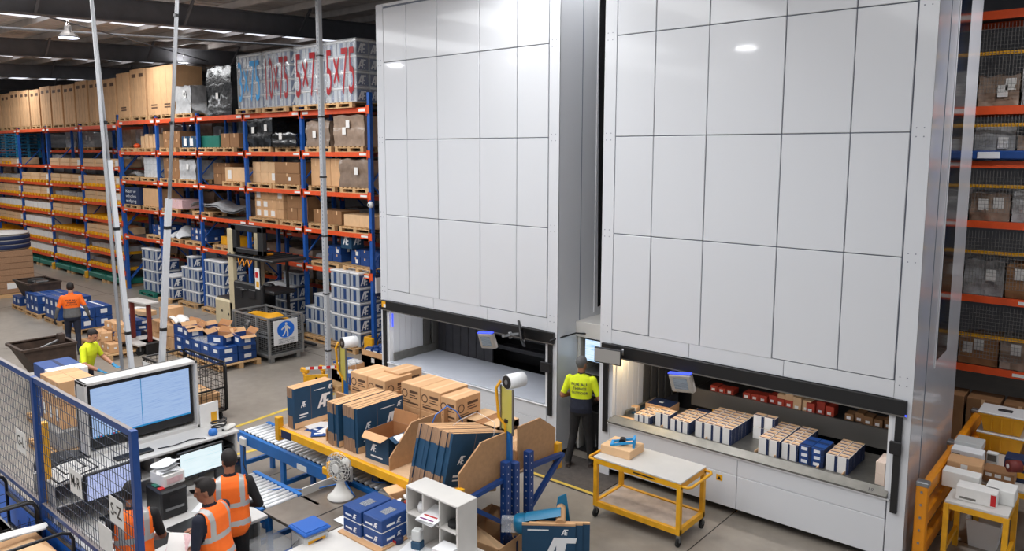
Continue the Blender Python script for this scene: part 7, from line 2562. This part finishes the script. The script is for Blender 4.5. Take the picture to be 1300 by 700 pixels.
    for bi, (a, b, r, nm) in enumerate(bones):
        a, b = np.array(a), np.array(b)
        d = b - a
        t = np.clip(((ce - a) @ d) / (d @ d), 0, 1)
        ds = np.linalg.norm(ce - (a + t[:, None] * d), axis=1) - r
        up_ = ds < best
        best[up_] = ds[up_]
        lab[up_] = bi
        tt[up_] = t[up_]
    names = np.array([b[3] for b in bones])[lab]
    li = np.array(lean.inverted())
    tc = ce @ li[:3, :3].T + li[:3, 3]
    hi = np.array(HT.inverted())
    hcx = ce @ hi[:3, :3].T + hi[:3, 3]
    out.materials.clear()
    ms = []

    def idx(nm):
        if nm not in ms:
            ms.append(nm)
        return ms.index(nm)
    mi = np.full(nf, idx(outfit['skin']))
    S = lambda mask, nm: mi.__setitem__(mask, idx(nm))
    T_ = names == 'torso'
    S(T_ & (tc[:, 2] >= outfit.get('split', .96)), outfit['top'])
    S(T_ & (tc[:, 2] < outfit.get('split', .96)), outfit.get('low', outfit['pants']))
    S(T_ & (tc[:, 2] < outfit.get('hem', .93)), outfit['pants'])
    S((names == 'thigh') | (names == 'shin'), outfit['pants'])
    S((names == 'thigh') & (ce[:, 2] > outfit.get('hem', .93)), outfit.get('low', outfit['top']))
    S(names == 'foot', outfit.get('shoe', 'shoe'))
    S((names == 'uarm') & (tt < outfit.get('sleeve', .8)), outfit.get('sleeve_top', outfit['top']))
    if outfit.get('long'):
        S((names == 'uarm') & (tt >= outfit.get('sleeve', .8)), outfit['long'])
        S((names == 'farm'), outfit['long'])
    if outfit.get('glove'):
        S(names == 'hand', outfit['glove'])
        S((names == 'farm') & (tt > .88), outfit['glove'])
    S((names == 'neck') & (tc[:, 2] < 1.535), outfit.get('collar', outfit['top']))
    hd = (names == 'head') | ((names == 'neck') & (tc[:, 2] > 1.56))
    if outfit.get('hair'):
        x_, y_, z_ = hcx[:, 0], hcx[:, 1], hcx[:, 2]
        S(hd & (((z_ > .055 + .25 * np.maximum(0, y_)) & (y_ < .088)) | ((y_ < -.028) & (z_ > -.055)) | ((z_ > .02) & (y_ < .03))), outfit.get('haircol', 'hair_dark'))
    for nm in ms:
        out.materials.append(MATS[nm])
    out.polygons.foreach_set('material_index', mi.astype(np.int32))
    out.polygons.foreach_set('use_smooth', np.ones(nf, bool))
    t = thing(name, label, 'person', loc, rz)
    t.scale = (s, s, s)
    body = put('body', out, t)
    bvh = BVHTree.FromPolygons([tuple(v) for v in co], [tuple(p.vertices) for p in out.polygons])
    # eyes
    em = MB()
    for sx in (-1, 1):
        ellipsoid(em, (sx * .03, .088, .012), (.011, .006, .006), HT, 8, 6)
    me_ = em.mesh('eyes')
    me_.materials.clear()
    me_.materials.append(MATS['black_plastic'])
    put('eyes', me_, t)
    # hi-vis vest: the torso skin lifted off the shirt, with reflective bands
    if outfit.get('vest'):
        sel = np.where(((names == 'torso') & (np.abs(tc[:, 0]) < np.where(tc[:, 2] > 1.28, .165, .3)) & (tc[:, 2] > outfit.get('vest_hem', .9)) & (tc[:, 2] < 1.50) & ~((tc[:, 1] > .03) & (np.abs(tc[:, 0]) < .02 + .3 * np.maximum(0, tc[:, 2] - 1.2)))))[0]
        vid, remap = [], {}
        nrm_ = np.zeros(nv * 3)
        out.vertices.foreach_get('normal', nrm_)
        nrm_ = nrm_.reshape(-1, 3)
        fs, mv = [], []
        for f in sel:
            q = []
            for v in out.polygons[int(f)].vertices:
                if v not in remap:
                    remap[v] = len(vid)
                    vid.append(v)
                q.append(remap[v])
            fs.append(q)
            x_, y_, z_ = tc[f]
            r_ = abs(z_ - 1.0) < .028 or abs(z_ - 1.2) < .028 or (abs(abs(x_) - .115) < .024 and z_ > 1.2)
            mv.append(1 if r_ else 0)
        V = co[vid] + nrm_[vid] * .014
        vm = bpy.data.meshes.new('vest')
        vm.from_pydata([tuple(v) for v in V], [], fs)
        vm.materials.append(MATS[outfit['vest']])
        vm.materials.append(MATS['reflective'])
        vm.polygons.foreach_set('material_index', mv)
        vm.polygons.foreach_set('use_smooth', [True] * len(fs))
        put('vest', vm, t)
    # lettering on the back, wrapped to the body
    if outfit.get('words'):
        for txt, z0, hh, wd in outfit['words'][1]:
            wm = MB()
            vsx, fx = text_polys(txt, True)
            w_ = max(v[0] for v in vsx)
            P = []
            for v in vsx:
                lx, lz = -wd / 2 + v[0] * wd / w_, z0 + v[1] * hh / .7
                o_ = L((lx, -.6, lz))
                dr = (L((lx, 0, lz)) - o_).normalized()
                hit = bvh.ray_cast(o_, dr)
                P.append((hit[0] if hit[0] is not None else L((lx, -.12, lz))) - dr * .006)
            wm.add(P, fx, outfit['words'][0])
            wm.build('shirt_lettering', t)
    if outfit.get('badge'):
        bm = MB()
        o_ = L((-.09, .6, 1.3))
        hit = bvh.ray_cast(o_, Vector((0, -1, 0)))
        if hit[0] is not None:
            c = hit[0] + Vector((0, .02, 0))
            put_af(bm, c, Vector((-1, 0, 0)), Z_, .07, 'print_navy')
            bm.build('vest_emblem', t)
    return t


def rad(d):
    return math.radians(d)


hang = dict(elbow_r=(.26, -.03, 1.13), elbow_l=(-.26, -.03, 1.13), wrist_r=(.29, .04, .88), wrist_l=(-.29, .04, .88), palm_r=(-1, 0, 0), palm_l=(1, 0, 0))
# operator at the right tower
person('person', 'man in a yellow and navy shirt standing with his back turned between the towers', (-6.76, 9.62, .014), rad(22), 1.80,
       dict(elbow_r=(.30, -.02, 1.14), wrist_r=(.24, .22, 1.06), elbow_l=(-.29, -.05, 1.15), wrist_l=(-.2, .2, 1.1), yaw=rad(-28), nod=rad(8), palm_r=(0, 0, 1), palm_l=(0, 0, 1),
            knee_r=(.12, .03, .5), ankle_r=(.17, .02, .09), knee_l=(-.12, .02, .5), ankle_l=(-.18, -.08, .09), girth=1.06),
       dict(skin='skin_tan', top='hivis_yellow', low='navy_cloth', split=1.13, hem=.9, pants='black_cloth', sleeve=.85, collar='navy_cloth', hair='short', haircol='grey_cloth',
            words=('print_navy', [('FOR ALL', 1.345, .042, .27), ('THINGS', 1.275, .042, .22), ('OUTDOOR', 1.205, .04, .26)])))
# man walking away in the orange hooded top
p = at(95, 449, 0)
person('person', 'man in an orange and grey hooded top and dark gloves walking away along the pallets', (p.x, p.y, 0), rad(72), 1.80,
       dict(elbow_r=(.3, -.05, 1.14), wrist_r=(.36, .02, .9), elbow_l=(-.3, -.05, 1.14), wrist_l=(-.36, .02, .9), palm_r=(-1, 0, 0), palm_l=(1, 0, 0), curl_r=.7, curl_l=.7,
            knee_l=(-.11, .1, .5), ankle_l=(-.12, .02, .1), knee_r=(.1, -.02, .5), ankle_r=(.1, -.16, .1), girth=1.16),
       dict(skin='skin', top='hivis_orange', low='grey_cloth', split=1.17, hem=.93, pants='navy_cloth', sleeve=.8, long='grey_cloth', glove='black_cloth', collar='hivis_orange', hair='short',
            words=('navy_cloth', [('FOR ALL', 1.34, .036, .25), ('THINGS', 1.285, .034, .2), ('OUTDOOR', 1.23, .034, .25)])))
# man in yellow handling the blue cartons
p = at(104.6, 419, 1.7)
person('person', 'man in a yellow shirt and blue gloves reaching over the blue cartons', (p.x, p.y, 0), rad(-52), 1.74,
       dict(lean=rad(14), elbow_r=(.27, .12, 1.16), wrist_r=(.2, .38, 1.1), elbow_l=(-.25, .16, 1.2), wrist_l=(-.14, .46, 1.14), nod=rad(24), yaw=rad(-5), curl_r=.15, curl_l=.3, palm_r=(0, 0, 1), palm_l=(0, 0, 1)),
       dict(skin='skin', top='hivis_yellow', low='navy_cloth', split=1.02, hem=.93, pants='navy_cloth', sleeve=.85, glove='glove_blue', collar='navy_cloth', hair='short',
            words=('print_navy', [('FOR ALL', 1.33, .04, .26), ('THINGS', 1.265, .04, .2), ('OUTDOOR', 1.2, .04, .26)])))
# three people at the desk
p = at(285, 580, 1.74)
person('person', 'man in an orange vest over dark sleeves with cropped hair, standing farther from the fence', (p.x, p.y + .05, 0), rad(62), 1.77,
       dict(lean=rad(6), elbow_r=(.3, .02, 1.13), wrist_r=(.14, .24, 1.08), elbow_l=(-.26, .06, 1.15), wrist_l=(-.14, .3, 1.1), yaw=rad(26), nod=rad(16), palm_r=(0, 0, 1), palm_l=(0, 0, 1), girth=1.12),
       dict(skin='skin_tan', top='black_cloth', pants='black_cloth', long='black_cloth', sleeve=1.1, vest='hivis_orange', vest_hem=.86, hair='short', haircol='hair_dark', collar='navy_cloth'))
p = at(272, 613, 1.72)
pt = person('person', 'man in an orange vest over a navy polo holding papers at the desk edge', (p.x, p.y, 0), rad(112), 1.75,
            dict(lean=rad(8), elbow_r=(.27, .1, 1.14), wrist_r=(.14, .36, 1.16), elbow_l=(-.27, .02, 1.12), wrist_l=(-.12, .24, 1.04), yaw=rad(38), nod=rad(12), curl_r=.9, curl_l=.6, palm_r=(0, 0, 1), palm_l=(0, 0, 1), girth=1.08),
            dict(skin='skin_tan', top='navy_cloth', pants='black_cloth', sleeve=.9, vest='hivis_orange', vest_hem=.88, hair='crest', collar='navy_cloth', badge=True))
hand = pt.matrix_basis @ Vector((-.1, .42, 1.02))
for k in range(2):
    o = MB().sheet(lambda u, v: (-.1 + .2 * u, -.15 + .3 * v, .03 * math.sin(2 * v)), 4, 6, 'paper_white' if k else 'pinkish', .002).build('paper_sheet', loc=(hand.x, hand.y, hand.z + .01 * k), rz=.9 + .2 * k)
    o.rotation_euler = (.5, .25, .9 + .2 * k)
    tag(o, '%s sheet held by the man in the navy polo' % ('white' if k else 'pale pink'), 'paper')
p = at(148, 620, 1.7)
person('person', 'person in an orange vest at the desk behind the blue mesh, partly hidden', (p.x + .1, p.y + .1, 0), rad(70), 1.72,
       dict(lean=rad(10), elbow_r=(.27, .1, 1.14), wrist_r=(.16, .36, 1.06), elbow_l=(-.27, .1, 1.14), wrist_l=(-.16, .36, 1.06), yaw=rad(-20), nod=rad(15), palm_r=(0, 0, 1), palm_l=(0, 0, 1), girth=1.05),
       dict(skin='skin_tan', top='black_cloth', pants='black_cloth', sleeve=.9, vest='hivis_orange', hair='short', collar='navy_cloth'))
